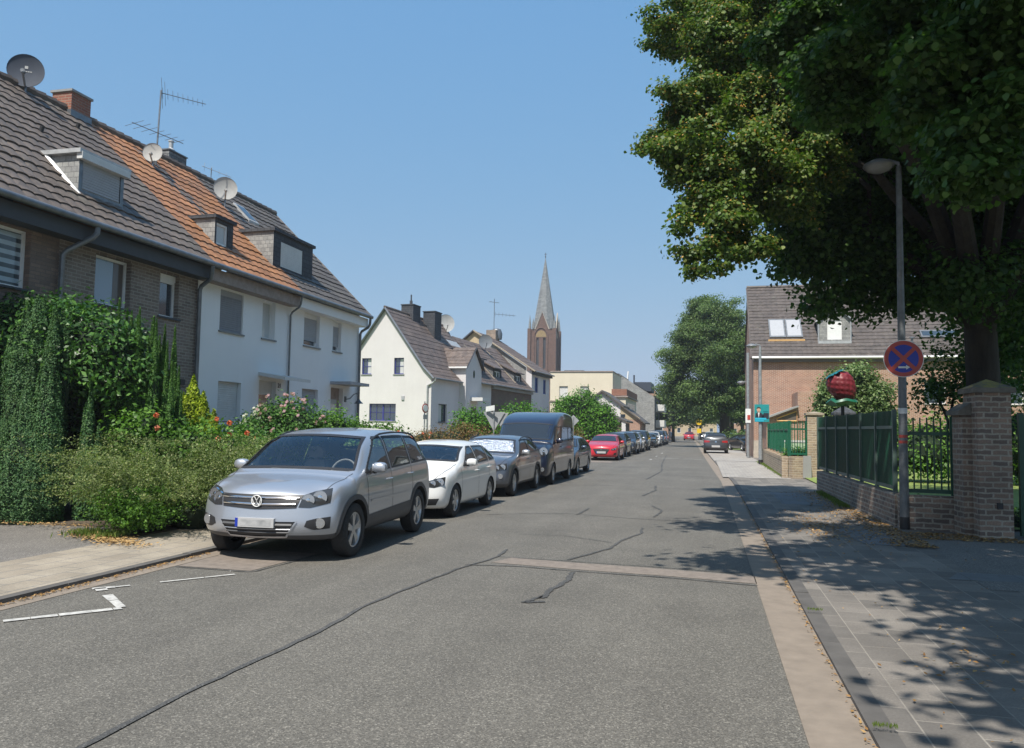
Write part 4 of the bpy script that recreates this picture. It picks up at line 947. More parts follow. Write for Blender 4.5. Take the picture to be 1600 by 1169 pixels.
HATCH = SP(L=3.99, W=1.73, H=1.45, zb=.17, wb=2.47, fo=.80, wr=.315, arch=1.10, cowl=1.02, roof0=1.75, roof1=3.45, tail=3.84, hood_z=.98, belt=(.90, .99), rw=.715,
    nose=[(.18, .10), (.27, .0), (.40, -.02), (.52, .0), (.64, .02), (.74, .05), (.80, .12)], tailp=[(.28, .06), (.38, 0), (.5, -.01), (.66, .02), (.80, .06), (.92, .08), (1.0, .12)],
    paint='paint_white', pillars=(2.34, 3.22), doors=(1.15, 2.32, 3.15), handles=(2.1, 3.05), spokes=6, crease=.60, cpil=(3.38, 3.76),
    front=[('head', [(.42, .60), (.60, .585), (.83, .63)], [(.46, .70), (.64, .745), (.87, .775)], 'black_plastic'),
           ('patch', 'grille', 'black_plastic', [(-.40, .60), (0, .58), (.40, .60)], [(-.43, .72), (0, .735), (.43, .72)], .006), ('ring', 'grille_rim', 'chrome', [(-.40, .60), (0, .58), (.40, .60), (.43, .72), (0, .735), (-.43, .72)], .010), ('emblem', .77, .04),
           ('patch', 'lower_grille', 'black_plastic', [(-.66, .27), (0, .25), (.66, .27)], [(-.72, .36), (0, .37), (.72, .39)], .005), ('plate', .46)],
    rear=[('tail', [(.45, .72), (.84, .70)], [(.45, .86), (.86, .90)])])
X1 = dict(SUV); X1.update(L=4.45, W=1.80, H=1.53, wb=2.76, fo=.84, wr=.335, arch=1.14, zb=.22, fx=1.0, cowl=1.18, roof0=1.82, roof1=3.65, tail=4.2, hood_z=1.0, belt=(.96, 1.06), paint='paint_grey', crease=.60, rocker=False, rails='black_plastic', wsmat='foil', mirror='rim_silver', pillars=(2.6, 3.5), doors=(1.38, 2.58, 3.45), handles=(2.3, 3.25), cpil=(3.6, 4.12),
    nose=[(.22, .12), (.32, .02), (.45, -.02), (.57, .0), (.68, .01), (.80, .04), (.87, .10)],
    front=[('head', [(.40, .66), (.60, .645), (.85, .68)], [(.44, .775), (.62, .80), (.89, .83)], 'black_plastic'), ('patch', 'grille', 'black_plastic', [(.03, .60), (.17, .60), (.28, .63)], [(.03, .76), (.17, .775), (.30, .76)], .006), ('patch', 'grille', 'black_plastic', [(-.28, .63), (-.17, .60), (-.03, .60)], [(-.30, .76), (-.17, .775), (-.03, .76)], .006),
           ('foglight', .66, .52, .05), ('patch', 'lower_grille', 'black_plastic', [(-.40, .28), (0, .27), (.40, .28)], [(-.62, .40), (0, .42), (.62, .40)], .005), ('plate', .50)])
VAN = SP(L=4.97, W=1.98, H=2.28, zb=.22, wb=2.93, fo=.98, wr=.335, arch=1.12, cowl=.98, roof0=1.74, roof1=4.5, tail=4.86, hood_z=1.30, belt=(1.22, 1.30), rw=.91, boxy=True, rf=.22, rr=.06, wtop=.50, wsd=.40,
    nose=[(.24, .12), (.34, .02), (.50, -.01), (.68, .0), (.86, .02), (1.02, .06), (1.14, .13)], tailp=[(.30, .05), (.45, 0), (.7, 0), (1.0, 0), (1.4, 0), (1.9, .03), (2.16, .07)], tailx=[.84, .92, .96, .96, .94, .88, .80],
    paint='paint_navy', pillars=(2.35, 3.6), doors=(1.12, 2.3, 3.5), handles=(2.1,), spokes=6, crease=.72, cpil=(4.6, 4.85),
    front=[('head', [(.52, .84), (.70, .84), (.94, .92)], [(.58, 1.02), (.74, 1.10), (.96, 1.20)], None), ('patch', 'grille', 'black_plastic', [(-.48, .80), (0, .79), (.48, .80)], [(-.52, .99), (0, 1.0), (.52, .99)], .006), ('bar', 'grille_bar', 'chrome', [(-.5, .90), (0, .89), (.5, .90)], .012),
           ('fog', [(.62, .42), (.86, .43)], [(.62, .55), (.88, .56)]), ('foglight', .76, .485, .045), ('patch', 'lower_grille', 'black_plastic', [(-.46, .36), (0, .36), (.46, .36)], [(-.48, .58), (0, .58), (.48, .58)], .005), ('plate', .60)])
WAGON = dict(HATCH); WAGON.update(L=4.55, W=1.80, H=1.47, wb=2.68, fo=.88, wr=.325, roof1=4.0, tail=4.38, cowl=1.22, roof0=1.98, paint='paint_bluegrey', pillars=(2.52, 3.45), doors=(1.25, 2.5, 3.4), handles=(2.2, 3.2), cpil=(3.98, 4.34))
RED = dict(HATCH); RED.update(L=4.34, W=1.79, H=1.455, wb=2.65, fo=.88, wr=.325, roof1=3.55, tail=4.15, cowl=1.2, roof0=1.95, paint='paint_red', pillars=(2.5, 3.45), doors=(1.22, 2.48, 3.4), handles=(2.2, 3.2), cpil=(3.5, 4.08),
    front=[('head', [(.47, .56), (.66, .56), (.84, .62)], [(.50, .64), (.68, .68), (.88, .735)], 'black_plastic'), ('patch', 'grille', 'black_plastic', [(-.30, .36), (0, .33), (.30, .36)], [(-.46, .62), (0, .66), (.46, .62)], .006), ('emblem', .63, .04),
           ('fog', [(.62, .30), (.80, .33)], [(.64, .42), (.84, .44)]), ('plate', .45)])
SEDAN = dict(HATCH); SEDAN.update(L=4.5, W=1.79, H=1.42, wb=2.68, fo=.88, wr=.325, roof1=3.1, tail=3.8, boot=True, cowl=1.25, roof0=1.98, pillars=(2.5, 3.3), doors=(1.25, 2.48, 3.3), handles=(2.2, 3.05), cpil=(3.05, 3.72), paint='paint_black')
EHATCH = dict(HATCH); EHATCH.update(L=4.26, W=1.81, H=1.56, zb=.2, wb=2.77, fo=.78, wr=.35, roof1=3.55, tail=4.05, cowl=.95, roof0=1.75, hood_z=1.05, belt=(.98, 1.06), paint='paint_darkgrey', pillars=(2.3, 3.3), doors=(1.1, 2.3, 3.25), handles=(2.0, 3.0), cpil=(3.5, 3.98),
    rear=[('tail', [(.40, .80), (.84, .78)], [(.40, .92), (.86, .95)]), ('patch', 'license_plate', 'plate', [(-.30, .44), (.30, .44)], [(-.30, .58), (.30, .58)]), ('patch', 'emblem', 'chrome', [(-.06, .80), (.06, .80)], [(-.06, .90), (.06, .90)]), ('patch', 'bumper_insert', 'black_plastic', [(-.72, .26), (.72, .26)], [(-.72, .40), (.72, .40)])])
# ============================================================ THE SETTING
structure(sheet('ground', [(-300, -200), (300, -200), (300, 700), (-300, 700)], -.03, 'land'))
RT = [(.55, -8), (.55, 20), (.50, 28), (.30, 36), (.02, 48), (-.20, 58), (-.45, 70), (-.9, 90), (-1.4, 115), (-2.4, 150), (-6, 190), (-14, 240), (-30, 320)]
LT = [(-6.17, -8), (-6.17, 20), (-6.17, 28), (-6.17, 36), (-6.15, 48), (-6.1, 58), (-6.15, 70), (-6.3, 90), (-6.8, 115), (-9.5, 150), (-15, 190), (-24, 240), (-40, 320)]
def band(name, a, b, z, mat, offa=0, offb=0, thick=0):
    m = MB()
    for i in range(len(a) - 1):
        p = [(a[i][0] + offa, a[i][1]), (b[i][0] + offb, b[i][1]), (b[i + 1][0] + offb, b[i + 1][1]), (a[i + 1][0] + offa, a[i + 1][1])]
        m.quad(*[(x, y, z) for x, y in p])
        if thick:
            m.quad(*[(p[0][0], p[0][1], z - thick), (p[0][0], p[0][1], z), (p[3][0], p[3][1], z), (p[3][0], p[3][1], z - thick)])
            m.quad(*[(p[1][0], p[1][1], z - thick), (p[1][0], p[1][1], z), (p[2][0], p[2][1], z), (p[2][0], p[2][1], z - thick)])
    return structure(m.o(name, mat))
band('road', LT, RT, 0, 'asphalt')
band('gutter_right', RT, RT, .004, 'gutter_concrete', 0, .36)
band('gutter_left', LT, LT, .004, 'gutter_concrete', -.22, .0)
# kerbs as separate stones
def kerb(tr, o0, o1, z, ymax=75):
    m = MB(); y = -6; rng = random.Random(4)
    while y < ymax:
        x = float(np.interp(y, [t[1] for t in tr], [t[0] for t in tr])); x2 = float(np.interp(y + 1, [t[1] for t in tr], [t[0] for t in tr])); dz = rng.uniform(-.004, .004)
        v = [(x + o0, y + .004, -.02), (x + o1, y + .004, -.02), (x2 + o1, y + .994, -.02), (x2 + o0, y + .994, -.02)]; v += [(a, b, z + dz) for a, b, c in v]
        m.add(v, [(4, 5, 6, 7), (0, 1, 5, 4), (1, 2, 6, 5), (2, 3, 7, 6), (3, 0, 4, 7)]); y += 1
    return structure(m.o('kerb', 'kerb_stone'))
kerb(RT, .36, .50, .034); kerb(LT, -.34, -.22, .048)
band('pavement_right', RT, [(x, y) for (_, y), x in zip(RT, [9, 9, 9, 9, 5, 5, 6, 8, 8, 8, 4, 0, -10])], .031, 'slabs_grey', .50, 0)
band('pavement_left', [(-8.05, y) for _, y in LT[:5]], LT[:5], .044, 'slabs_beige', 0, -.34)
band('pavement_left_far', [(x - 4, y) for x, y in LT[4:]], LT[4:], .046, 'slabs_beige', 0, -.30)
sheet('driveway', [(-13, -5), (-8.05, -5), (-8.05, 10.2), (-9.2, 10.9), (-12.4, 10.6), (-13, 7)], .038, 'driveway')
sheet('garden_bed', [(-12.5, 10.55), (-9.2, 10.85), (-8.05, 10.0), (-8.05, 31), (-12.5, 31)], .052, 'soil', .1)
sheet('garden_bed_far', [(-40, 27.5), (-12.5, 27.5), (-12.5, 31), (-8.05, 31), (-8.05, 38), (-40, 60)], .03, 'lawn')
sheet('side_street', [(-40, 60), (-8.05, 38), (-6.2, 34), (-6.2, 42), (-8, 46), (-40, 66)], .045, 'driveway')
# patches on the right pavement
sheet('pavement_light', [(.60, 30.2), (3.0, 30.2), (2.9, 46), (.55, 46)], .039, 'slabs_light')
sheet('pavement_light', [(.45, 46.5), (2.9, 46.5), (2.9, 75), (-.1, 75)], .039, 'slabs_light')
sheet('pavement_patch', [(2.15, 15.2), (3.25, 15.0), (3.0, 13.1), (2.35, 13.2)], .036, 'slabs_blue')
sheet('pavement_patch', [(1.7, 23.5), (2.9, 23.2), (2.9, 19.5), (1.75, 19.8)], .036, 'slabs_blue')
sheet('pavement_patch', [(3.0, 10.9), (3.75, 10.9), (3.75, 10.4), (2.75, 10.35)], .036, 'slabs_blue')
sheet('pavement_verge', [(3.0, 9.8), (9, 9.8), (9, 15.2), (3.9, 15.2), (3.3, 13.2)], .035, 'driveway')
sheet('lawn', [(3.5, 15.9), (60, 15.9), (60, 53), (3.5, 53)], .066, 'lawn')
sheet('lawn_far', [(2, 75), (60, 75), (60, 300), (2, 300)], .061, 'lawn')
# trench patch across the road, tar seams, markings
sheet('road_patch', [(-2.66, 9.90), (-1.5, 9.74), (-.4, 9.66), (.56, 9.50), (.56, 9.98), (-.6, 10.14), (-1.7, 10.22), (-2.50, 10.34)], .004, 'patch_concrete')
sheet('road_patch', [(-6.15, 8.42), (-5.16, 8.40), (-5.02, 9.78), (-6.15, 9.85)], .005, 'patch_concrete')
sheet('road_patch', [(-6.15, 40.8), (-4.7, 41.0), (-4.9, 42.6), (-6.15, 42.8)], .005, 'patch_concrete')
def seam(pts, w, z=.008, seed=0):
    rng = random.Random(seed); p = resample(pts, max(6, int(len(pts) * 7))); m = MB(); v = []
    for i in range(len(p)):
        t = p[min(i + 1, len(p) - 1)] - p[max(i - 1, 0)]; t /= np.linalg.norm(t) + 1e-9; n = np.array([-t[1], t[0]]); ww = w * rng.uniform(.7, 1.3); j = n * rng.uniform(-1, 1) * w * .25
        for s in (-1, 1): q = p[i] + j + n * s * ww / 2; v.append((q[0], q[1], z))
    m.add(v, [(2 * i, 2 * i + 1, 2 * i + 3, 2 * i + 2) for i in range(len(p) - 1)]); return structure(m.o('tar_seam', 'tar'))
seam([(-3.55, -1), (-3.27, 2.6), (-3.19, 3.65), (-3.22, 4.5), (-3.16, 5.4), (-3.12, 6.2), (-3.16, 7.2), (-3.05, 8.2), (-2.92, 9.3), (-2.69, 10.3), (-2.72, 11.0)], .040)
seam([(-2.92, 9.62), (-2.3, 9.72), (-1.5, 9.62), (-.4, 9.55), (.56, 9.38)], .03, seed=1)
seam([(-2.7, 10.36), (-1.7, 10.32), (-.6, 10.24), (.56, 10.08)], .022, seed=2)
seam([(-1.55, 9.55), (-1.52, 9.0), (-1.60, 8.5), (-1.62, 8.0)], .06, seed=3); seam([(-1.62, 8.1), (-1.75, 7.75), (-1.55, 7.85)], .05, seed=4)
seam([(-1.75, 10.4), (-1.35, 11.6), (-1.25, 12.6), (-1.05, 13.4), (-1.08, 14.2)], .045, seed=5)
seam([(-2.9, 12.6), (-2.2, 12.7), (-1.4, 12.2)], .02, seed=6); seam([(-4.2, 15.2), (-3.5, 15.7), (-2.7, 16.0), (-1.3, 15.6), (.5, 15.4)], .03, seed=7); seam([(-2.5, 15.9), (-2.45, 17.2)], .05, seed=8)
seam([(-1.0, 16), (-.9, 17.3), (-1.2, 18.4)], .05, seed=9); seam([(-4.5, 24), (-2.5, 24.4), (.4, 23.6)], .04, seed=10); seam([(-1.6, 21), (-1.4, 23), (-1.5, 25)], .06, seed=11); seam([(-3.8, 30), (-1, 31), (.3, 30.4)], .05, seed=12)
seam([(-2.0, 28), (-1.8, 34), (-2.2, 42), (-2.6, 55)], .06, seed=13); seam([(-6.15, 8.36), (-5.1, 8.33), (-4.95, 9.8)], .025, seed=14); seam([(-4.0, 36), (-2, 37), (0, 36.4)], .07, seed=15)
def worn(name, poly, seed=0, ncut=26):      # paint broken up by small gaps
    rng = random.Random(seed); (x0, y0), (x1, y1), w_ = poly; L = math.hypot(x1 - x0, y1 - y0); ux, uy = (x1 - x0) / L, (y1 - y0) / L; m = MB(); a = 0
    while a < L:
        l = rng.uniform(.08, .35); b = min(L, a + l)
        if rng.random() > (.30 if seed in (2, 5, 3) else .12):
            wa, wb = w_ * rng.uniform(.75, 1) / 2, w_ * rng.uniform(.75, 1) / 2
            m.quad((x0 + ux * a - uy * wa, y0 + uy * a + ux * wa, .009), (x0 + ux * a + uy * wa, y0 + uy * a - ux * wa, .009), (x0 + ux * b + uy * wb, y0 + uy * b - ux * wb, .009), (x0 + ux * b - uy * wb, y0 + uy * b + ux * wb, .009))
        a = b + rng.uniform(.0, .02)
    return structure(m.o(name, 'road_paint'))
worn('parking_mark', ((-6.6, 4.75), (-5.22, 6.37), .10), 1); worn('parking_mark', ((-5.25, 6.4), (-6.05, 7.05), .11), 2); worn('parking_mark', ((-6.1, 7.0), (-5.95, 7.15), .09), 5); worn('parking_mark', ((-5.95, 7.15), (-5.2, 8.15), .055), 3); worn('parking_mark', ((-5.6, 8.15), (-5.35, 8.3), .05), 4)
worn('lane_mark', ((-3.0, 3.35), (-3.45, 3.0), .05), 6)
for i, y in enumerate((46, 52, 59)): worn('lane_mark', ((-3.1 - .02 * i, y), (-3.1 - .02 * i, y + 1.4), .14), 7 + i)
worn('cross_mark', ((-2.6, 49.5), (-1.6, 49.3), .2), 20); worn('cross_mark', ((-1.3, 49), (-.2, 48.8), .2), 21)
# fallen leaves: stuff
rng = np.random.default_rng(5)
def litter(n, fn, seed, size=.045, mat='dry_leaf', name='fallen_leaves'):
    rng = np.random.default_rng(seed); P = fn(rng, n); Nn = rng.normal(size=P.shape) * .3 + np.array([0, 0, 1]); V, F = leafquads(P, Nn, size, rng, .45)
    V[:, 2] = np.maximum(V[:, 2], P[:, 2].repeat(4) - .002 + .0); o = npmesh(name, V, F, mat); o['kind'] = 'stuff'; return o
def _f1(r, n):
    Y = 13 + 11 * r.random(n) ** 1.3; X = 3.30 - np.abs(r.normal(size=n)) * .38 - (Y - 15) * .02; return np.stack([X, Y, .043 + .012 * r.random(n)], 1)
def _f2(r, n): return np.stack([3.3 + 1.6 * r.random(n), 14.05 + .9 * r.random(n) * (1 - .0), .043 + .01 * r.random(n)], 1)
def _f3(r, n): Y = r.uniform(3, 26, n); return np.stack([r.uniform(1.1, 4.0, n), Y, .042 + .006 * r.random(n)], 1)
def _f4(r, n): Y = r.uniform(2, 22, n); return np.stack([.90 - np.abs(r.normal(size=n)) * .02, Y, .012 + .006 * r.random(n)], 1)
def _f5(r, n): Y = r.uniform(4, 9.3, n); return np.stack([-6.36 + np.abs(r.normal(size=n)) * .05, Y, .014 + .008 * r.random(n)], 1)
def _f6(r, n): c = r.normal(size=(n, 2)) * (.42, .18); return np.stack([-8.35 + c[:, 0] - c[:, 1] * .6, 9.75 + c[:, 1] - c[:, 0] * .35, .058 + .02 * r.random(n)], 1)
def _f7(r, n): c = r.normal(size=(n, 2)) * (.25, .5); return np.stack([1.9 + c[:, 0] + .2 * c[:, 1], 6.6 + c[:, 1], .043 + .01 * r.random(n)], 1)
def _f8(r, n): return np.stack([r.uniform(-12.5, -9.2, n), 10.55 + r.normal(size=n) * .12, .08 + .02 * r.random(n)], 1)
def _f9(r, n): c = r.normal(size=(n, 2)) * (.28, .9); return np.stack([2.0 + c[:, 0], 15.2 + c[:, 1] * 1.3, .043 + .01 * r.random(n)], 1)
litter(3000, _f1, 1, .06); litter(1000, _f2, 2, .06); litter(520, _f3, 3, .034); litter(600, _f4, 4, .035); litter(700, _f5, 5, .035); litter(1400, _f6, 6, .06, 'straw', 'dry_twigs'); litter(60, _f7, 7, .05); litter(500, _f8, 8, .05, 'straw', 'dry_twigs'); litter(900, _f9, 9, .055)
def tuft(fn, n, seed, h=.05, name='grass_tufts', mat='grass_blade'):
    r = np.random.default_rng(seed); P = fn(r, n); V, F = leafquads(P + np.array([0, 0, h * .4]), r.normal(size=P.shape) * (1, 1, .1), h, r, .16, .1, np.array([0, 0, 1.]) + r.normal(size=P.shape) * .35)
    o = npmesh(name, V, F, mat); o['kind'] = 'stuff'
tuft(lambda r, n: np.stack([3.1 - np.abs(r.normal(size=n)) * .08, r.uniform(19, 23.5, n), np.full(n, .06)], 1), 1500, 1, .09)
tuft(lambda r, n: np.concatenate([np.stack([r.uniform(.92, 1.06, n // 2), 8.02 + r.normal(size=n // 2) * .015, np.full(n // 2, .06)], 1), np.stack([r.uniform(.92, 1.05, n // 2), 5.0 + r.normal(size=n // 2) * .012, np.full(n // 2, .06)], 1)]), 160, 2, .03)
tuft(lambda r, n: np.stack([2.85 - np.abs(r.normal(size=n)) * .08, r.uniform(31, 45, n), np.full(n, .06)], 1), 1500, 3, .11)
tuft(lambda r, n: np.stack([r.uniform(-9.0, -8.1, n), 9.9 + r.normal(size=n) * .15 - 0 * n, np.full(n, .07)], 1), 500, 4, .10)

# ============================================================ LEFT TERRACE
EX, EZ, RX, RZ = .45, 5.72, -3.70, 9.78; S = (RZ - EZ) / (EX - RX)
U = (0, 1)
def terrace(label, name, y0, y1, wallm, roofm, ops, fascia, mifn=None, end=False, top=5.62, mats=None, cat='house'):
    t = thing(name, label, cat, (-12.5, y0, 0)); W = y1 - y0; m = MB()
    wall(m, (0, 0), U, W, top, ops, .17)
    m.quad((-7.6, 0, 0), (-7.6, W, 0), (-7.6, W, 5.6), (-7.6, 0, 5.6)); m.quad((0, .01, 0), (-7.6, .01, 0), (-7.6, .01, 5.6), (0, .01, 5.6))
    wo = m.o('wall', wallm, t)
    r = MB(); tiles(r, (EX, 0, EZ), (EX, W, EZ), (RX, W, RZ), (RX, 0, RZ), course=.32, period=.30, mifn=mifn); ro = r.o('roof', mats or roofm, t, recalc=False)
    r = MB(); r.quad((RX, 0, RZ), (RX, W, RZ), (-7.9, W, EZ), (-7.9, 0, EZ)); r.quad((EX, 0, EZ - .08), (EX, W, EZ - .08), (RX, W, RZ - .1), (RX, 0, RZ - .1)); r.o('roof_back', roofm, ro)
    r = MB(); y = 0
    while y < W - .05:
        r.tube([(RX, y, RZ + .03), (RX, y + .36, RZ + .05)], [.11, .125], 8); y += .34
    r.o('ridge_tiles', roofm if not mats else 'tile_brown', ro, True)
    f = MB(); f.box(.002, .36, 0, W, 5.33, 5.64); f.o('fascia', fascia, t)
    gutter(t, (.50, -.0, 5.70), (.50, W, 5.70))
    return t
A = terrace('reddish brown brick house at the left edge with striped blinds in its window', 'brick_house', 5.5, 13.0, 'reddish_brown_brick', 'tile_brown', [(4.9, 6.82, 4.18, 5.30)], 'dark_fascia')
window(A, (0, 0), U, (4.9, 6.82, 4.18, 5.30), .17, glass='stripes', mull=1, sill='dark')
B = terrace('dark brown brick terraced house with two small upper windows, next to the white house', 'brick_house', 13.0, 17.45, 'brown_brick', 'tile_brown', [(.98, 2.05, 4.2, 5.26), (3.02, 3.72, 4.22, 5.26), (3.57, 3.77, 1.2, 2.77)], 'dark_fascia')
window(B, (0, 0), U, (.98, 2.05, 4.2, 5.26), .17, glass='window_glass_light', sill='dark', curt=[(.68, 1.0, 'curtain_brown')])
window(B, (0, 0), U, (3.02, 3.72, 4.22, 5.26), .17, sill='dark', box=True)
window(B, (0, 0), U, (3.57, 3.77, 1.2, 2.77), .17, sill=None, fw=.03)
m = MB(); m.box(.002, .05, 3.87, 4.04, 2.63, 2.77); hn = m.o('house_number_plate', 'black_plastic', B)
pipe(B, [(.50, .42, 5.64), (.50, .42, 5.52), (.46, .36, 5.42), (.14, .05, 5.10), (.09, 0.0, 5.0), (.09, 0, .1)], .055, 'zinc')
pipe(B, [(.50, 4.30, 5.64), (.47, 4.32, 5.45), (.42, 4.36, 5.32), (.12, 4.42, 5.16), (.08, 4.42, 5.06), (.08, 4.42, .1)], .055, 'zinc')
dm = dormer(B, (0, 0), U, .74, 2.06, -.32, EZ + .80 * S * 0 + (EX + .32) * S, 7.34, S, 0.0, (.10, 1.22, 6.60, 7.24), cheek='slate_light', front='zinc', roof='zinc_light', over=.10, win=dict(shut=.97, shm='shutter_grey', fw=.05))
m = MB(); m.tube([(-.26, .70, 6.44), (-1.20, .70, 7.40)], .05, 6); m.o('flashing', 'white_plastic', dm)
m = MB(); m.box(-.34, -.20, .68, 2.12, 7.22, 7.37); m.o('shutter_box', 'shutter_white', dm)
m = MB(); m.box(-.10, .30, -.30, .30, -.5, .62); m.prism([(-.14, .62), (.34, .62), (.34, .67), (-.14, .67)], 'y', -.34, .34)
ch = thing('chimney', 'red brick chimney rising from the dark tiled ridge', 'chimney', (-16.28, 17.08, 9.75)); m = MB(); m.box(-.30, .30, -.33, .33, -.6, .50); m.o('stack', 'chimney_brick', ch); m = MB(); m.box(-.34, .34, -.37, .37, .502, .56); m.o('cap', 'grey_base', ch); m = MB(); m.box(-.33, .33, -.36, .36, -.55, .02); m.o('flashing', 'zinc', ch)
for y, q in ((3.45, .83), (1.4, .60)):
    m = MB(); x = EX + (RX - EX) * q; z = EZ + (RZ - EZ) * q; m.tube([(x, y, z - .05), (x + .06, y, z + .14)], .05, 8); m.o('roof_vent', 'black_plastic', B, True)
# the orange roof has a run of grey replaced tiles
def patchmi(c):
    # c in local coordinates; grey run climbs from low right to high left
    q = (c.x - EX) / (RX - EX); s = c.y; line = 1.75 + 1.0 * (1 - q) ; return 1 if abs(s - line) < .34 and .30 < q < .93 and math.sin(s * 13 + q * 31) > -.72 else 0
Ch = terrace('white terraced house with orange tiled roof and number 21 by its door', 'white_house', 17.45, 22.0, 'white_render_old', 'tile_orange', [(.97, 2.05, 4.17, 5.27), (3.04, 3.74, 4.2, 5.32), (1.02, 2.09, 1.68, 2.83), (2.99, 3.94, .55, 2.97)], 'wood_fascia', mifn=patchmi, mats=['tile_orange', 'tile_grey'])
window(Ch, (0, 0), U, (.97, 2.05, 4.17, 5.27), .10, shut=1.0, shm='shutter_blind', box=True, frame='shutter_grey')
window(Ch, (0, 0), U, (3.04, 3.74, 4.2, 5.32), .17, mull=0, curt=[(.0, 1, 'curtain')], glass='window_glass_light')
window(Ch, (0, 0), U, (1.02, 2.09, 1.68, 2.83), .17, shut=.93, shm='shutter_white')
def door(par, y0, y1, z0, z1, mat, glassm='window_glass'):
    m = MB(); m.box(-.20, -.15, y0, y1, z0, z1); d = m.o('door', mat, par); m = MB(); m.box(-.149, -.146, y0 + .2, y1 - .2, z0 + .5, z1 - .4); m.o('pane', glassm, d); m = MB(); m.tube([(-.13, y0 + .1, z0 + .9), (-.10, y0 + .1, z0 + 1.1)], .015, 6); m.o('handle', 'chrome', d)
door(Ch, 2.99, 3.94, .55, 2.97, 'shutter_white')
m = MB(); m.prism([(.002, 3.10), (.002, 3.20), (.85, 3.06), (.85, 2.97)], 'y', 2.93, 4.45); m.o('door_canopy', 'shutter_white', Ch)
text_mesh('21', .19, 'house_number', 'black_plastic', Ch, Matrix.Translation((.012, 4.10, 2.86)) @ Matrix.Rotation(R(90), 4, 'Z') @ Matrix.Rotation(R(90), 4, 'X'), .006)
pipe(Ch, [(.50, 4.40, 5.64), (.46, 4.42, 5.40), (.40, 4.44, 5.30), (.12, 4.52, 5.16), (.06, 4.53, 5.06), (.06, 4.53, .1)], .030, 'zinc')
dormer(Ch, (0, 0), U, 1.03, 1.88, -.30, EZ + (EX + .30) * S, 7.22, S, -.02, (.08, .60, 6.53, 7.12), cheek='slate_light', front='slate_dark', roof='slate_dark', over=.07, win=dict(curt=[(0, 1, 'curtain')]))
Dh = terrace('white terraced house with a wide slate dormer on its grey roof', 'white_house', 22.0, 27.08, 'white_render_old', 'tile_grey', [(.95, 2.0, 4.25, 5.32), (2.98, 3.62, 4.26, 5.29), (.95, 2.03, 1.7, 2.86), (2.95, 3.89, .55, 3.0)], 'white_render_old')
window(Dh, (0, 0), U, (.95, 2.0, 4.25, 5.32), .17, shut=.80, shm='shutter_grey', box=True)
window(Dh, (0, 0), U, (2.98, 3.62, 4.26, 5.29), .17, shut=.80, shm='shutter_grey', box=True)
window(Dh, (0, 0), U, (.95, 2.03, 1.7, 2.86), .17, shut=.9, shm='shutter_grey')
door(Dh, 2.95, 3.89, .55, 3.0, 'wood_fascia', 'curtain')
m = MB(); m.box(.002, .75, 2.88, 4.45, 3.10, 3.20); m.o('door_canopy', 'shutter_grey', Dh)
pipe(Dh, [(.50, 4.95, 5.64), (.47, 4.98, 5.42), (.40, 5.0, 5.32), (.14, 5.02, 5.18), (.08, 5.02, 5.08), (.08, 5.02, .1)], .05, 'zinc')
dormer(Dh, (0, 0), U, -.56, 1.92, -.30, EZ + (EX + .30) * S, 7.60, S, -.02, (.44, 1.82, 6.58, 7.36), cheek='slate_light', front='slate_dark', roof='slate_dark', over=.07, win=dict(mull=1, shut=1.0, shm='shutter_white', fw=.04))
m = MB(); x0, z0 = -2.27, 8.38; m.add([(x0 + .03, 1.15, z0 + .10), (x0 + .03, 1.75, z0 + .10), (x0 - .60, 1.75, z0 + .72), (x0 - .60, 1.15, z0 + .72), (x0 + .0, 1.15, z0 - .05), (x0 + .0, 1.75, z0 - .05), (x0 - .66, 1.75, z0 + .6), (x0 - .66, 1.15, z0 + .6)], [(0, 1, 2, 3), (0, 4, 5, 1), (1, 5, 6, 2), (2, 6, 7, 3), (3, 7, 4, 0)]); sk = m.o('skylight', 'zinc_light', Dh); m = MB(); m.add([(x0 - .03, 1.22, z0 + .173), (x0 - .03, 1.68, z0 + .173), (x0 - .54, 1.68, z0 + .675), (x0 - .54, 1.22, z0 + .675)], [(0, 1, 2, 3)]); m.o('pane', 'window_glass', sk)
m = MB(); m.add([(0, 5.08, 0), (-7.6, 5.08, 0), (-7.6, 5.08, 5.6), (-3.7, 5.08, 9.65), (0, 5.08, 5.9)], [(0, 1, 2, 3, 4)]); m.o('gable_wall', 'white_render_old', Dh)
m = MB(); m.tube([(EX + .02, 5.12, EZ), (RX, 5.12, RZ + .02)], .05, 6); m.o('verge', 'tile_grey', Dh)
ch = thing('chimney', 'slate clad chimney with a grey flue on the orange roof ridge', 'chimney', (-16.45, 21.35, 9.75)); m = MB(); m.box(-.22, .25, -.45, .40, -.5, .42); m.o('stack', 'slate', ch); m = MB(); m.box(-.25, .28, -.48, .43, .422, .46); m.o('cap', 'zinc', ch); m = MB(); m.lathe([(.13, .46), (.13, .56), (.07, .62), (.07, .82), (.09, .82), (.09, .86), (.001, .88)], 12, (0, -.05, 0)); m.o('flue', 'zinc_light', ch, True)
gl_ = thing('wall_lamp', 'gooseneck wall lamp beside the front door of the far white terraced house', 'lamp', (-12.5, 26.28, 2.55)); m = MB(); m.tube([(.0, -.22, .08), (.18, -.2, .10), (.30, -.12, .26), (.34, 0.0, .30), (.36, .13, .22), (.36, .16, .10)], .018, 6); m.box(0, .04, -.27, -.17, -.02, .18); m.o('bracket', 'zinc', gl_, True); m = MB(); m.lathe([(.04, .10), (.06, .05), (.17, -.06), (.15, -.06), (.001, .03)], 16, (.36, .16, 0)); m.o('shade', 'zinc', gl_, True)
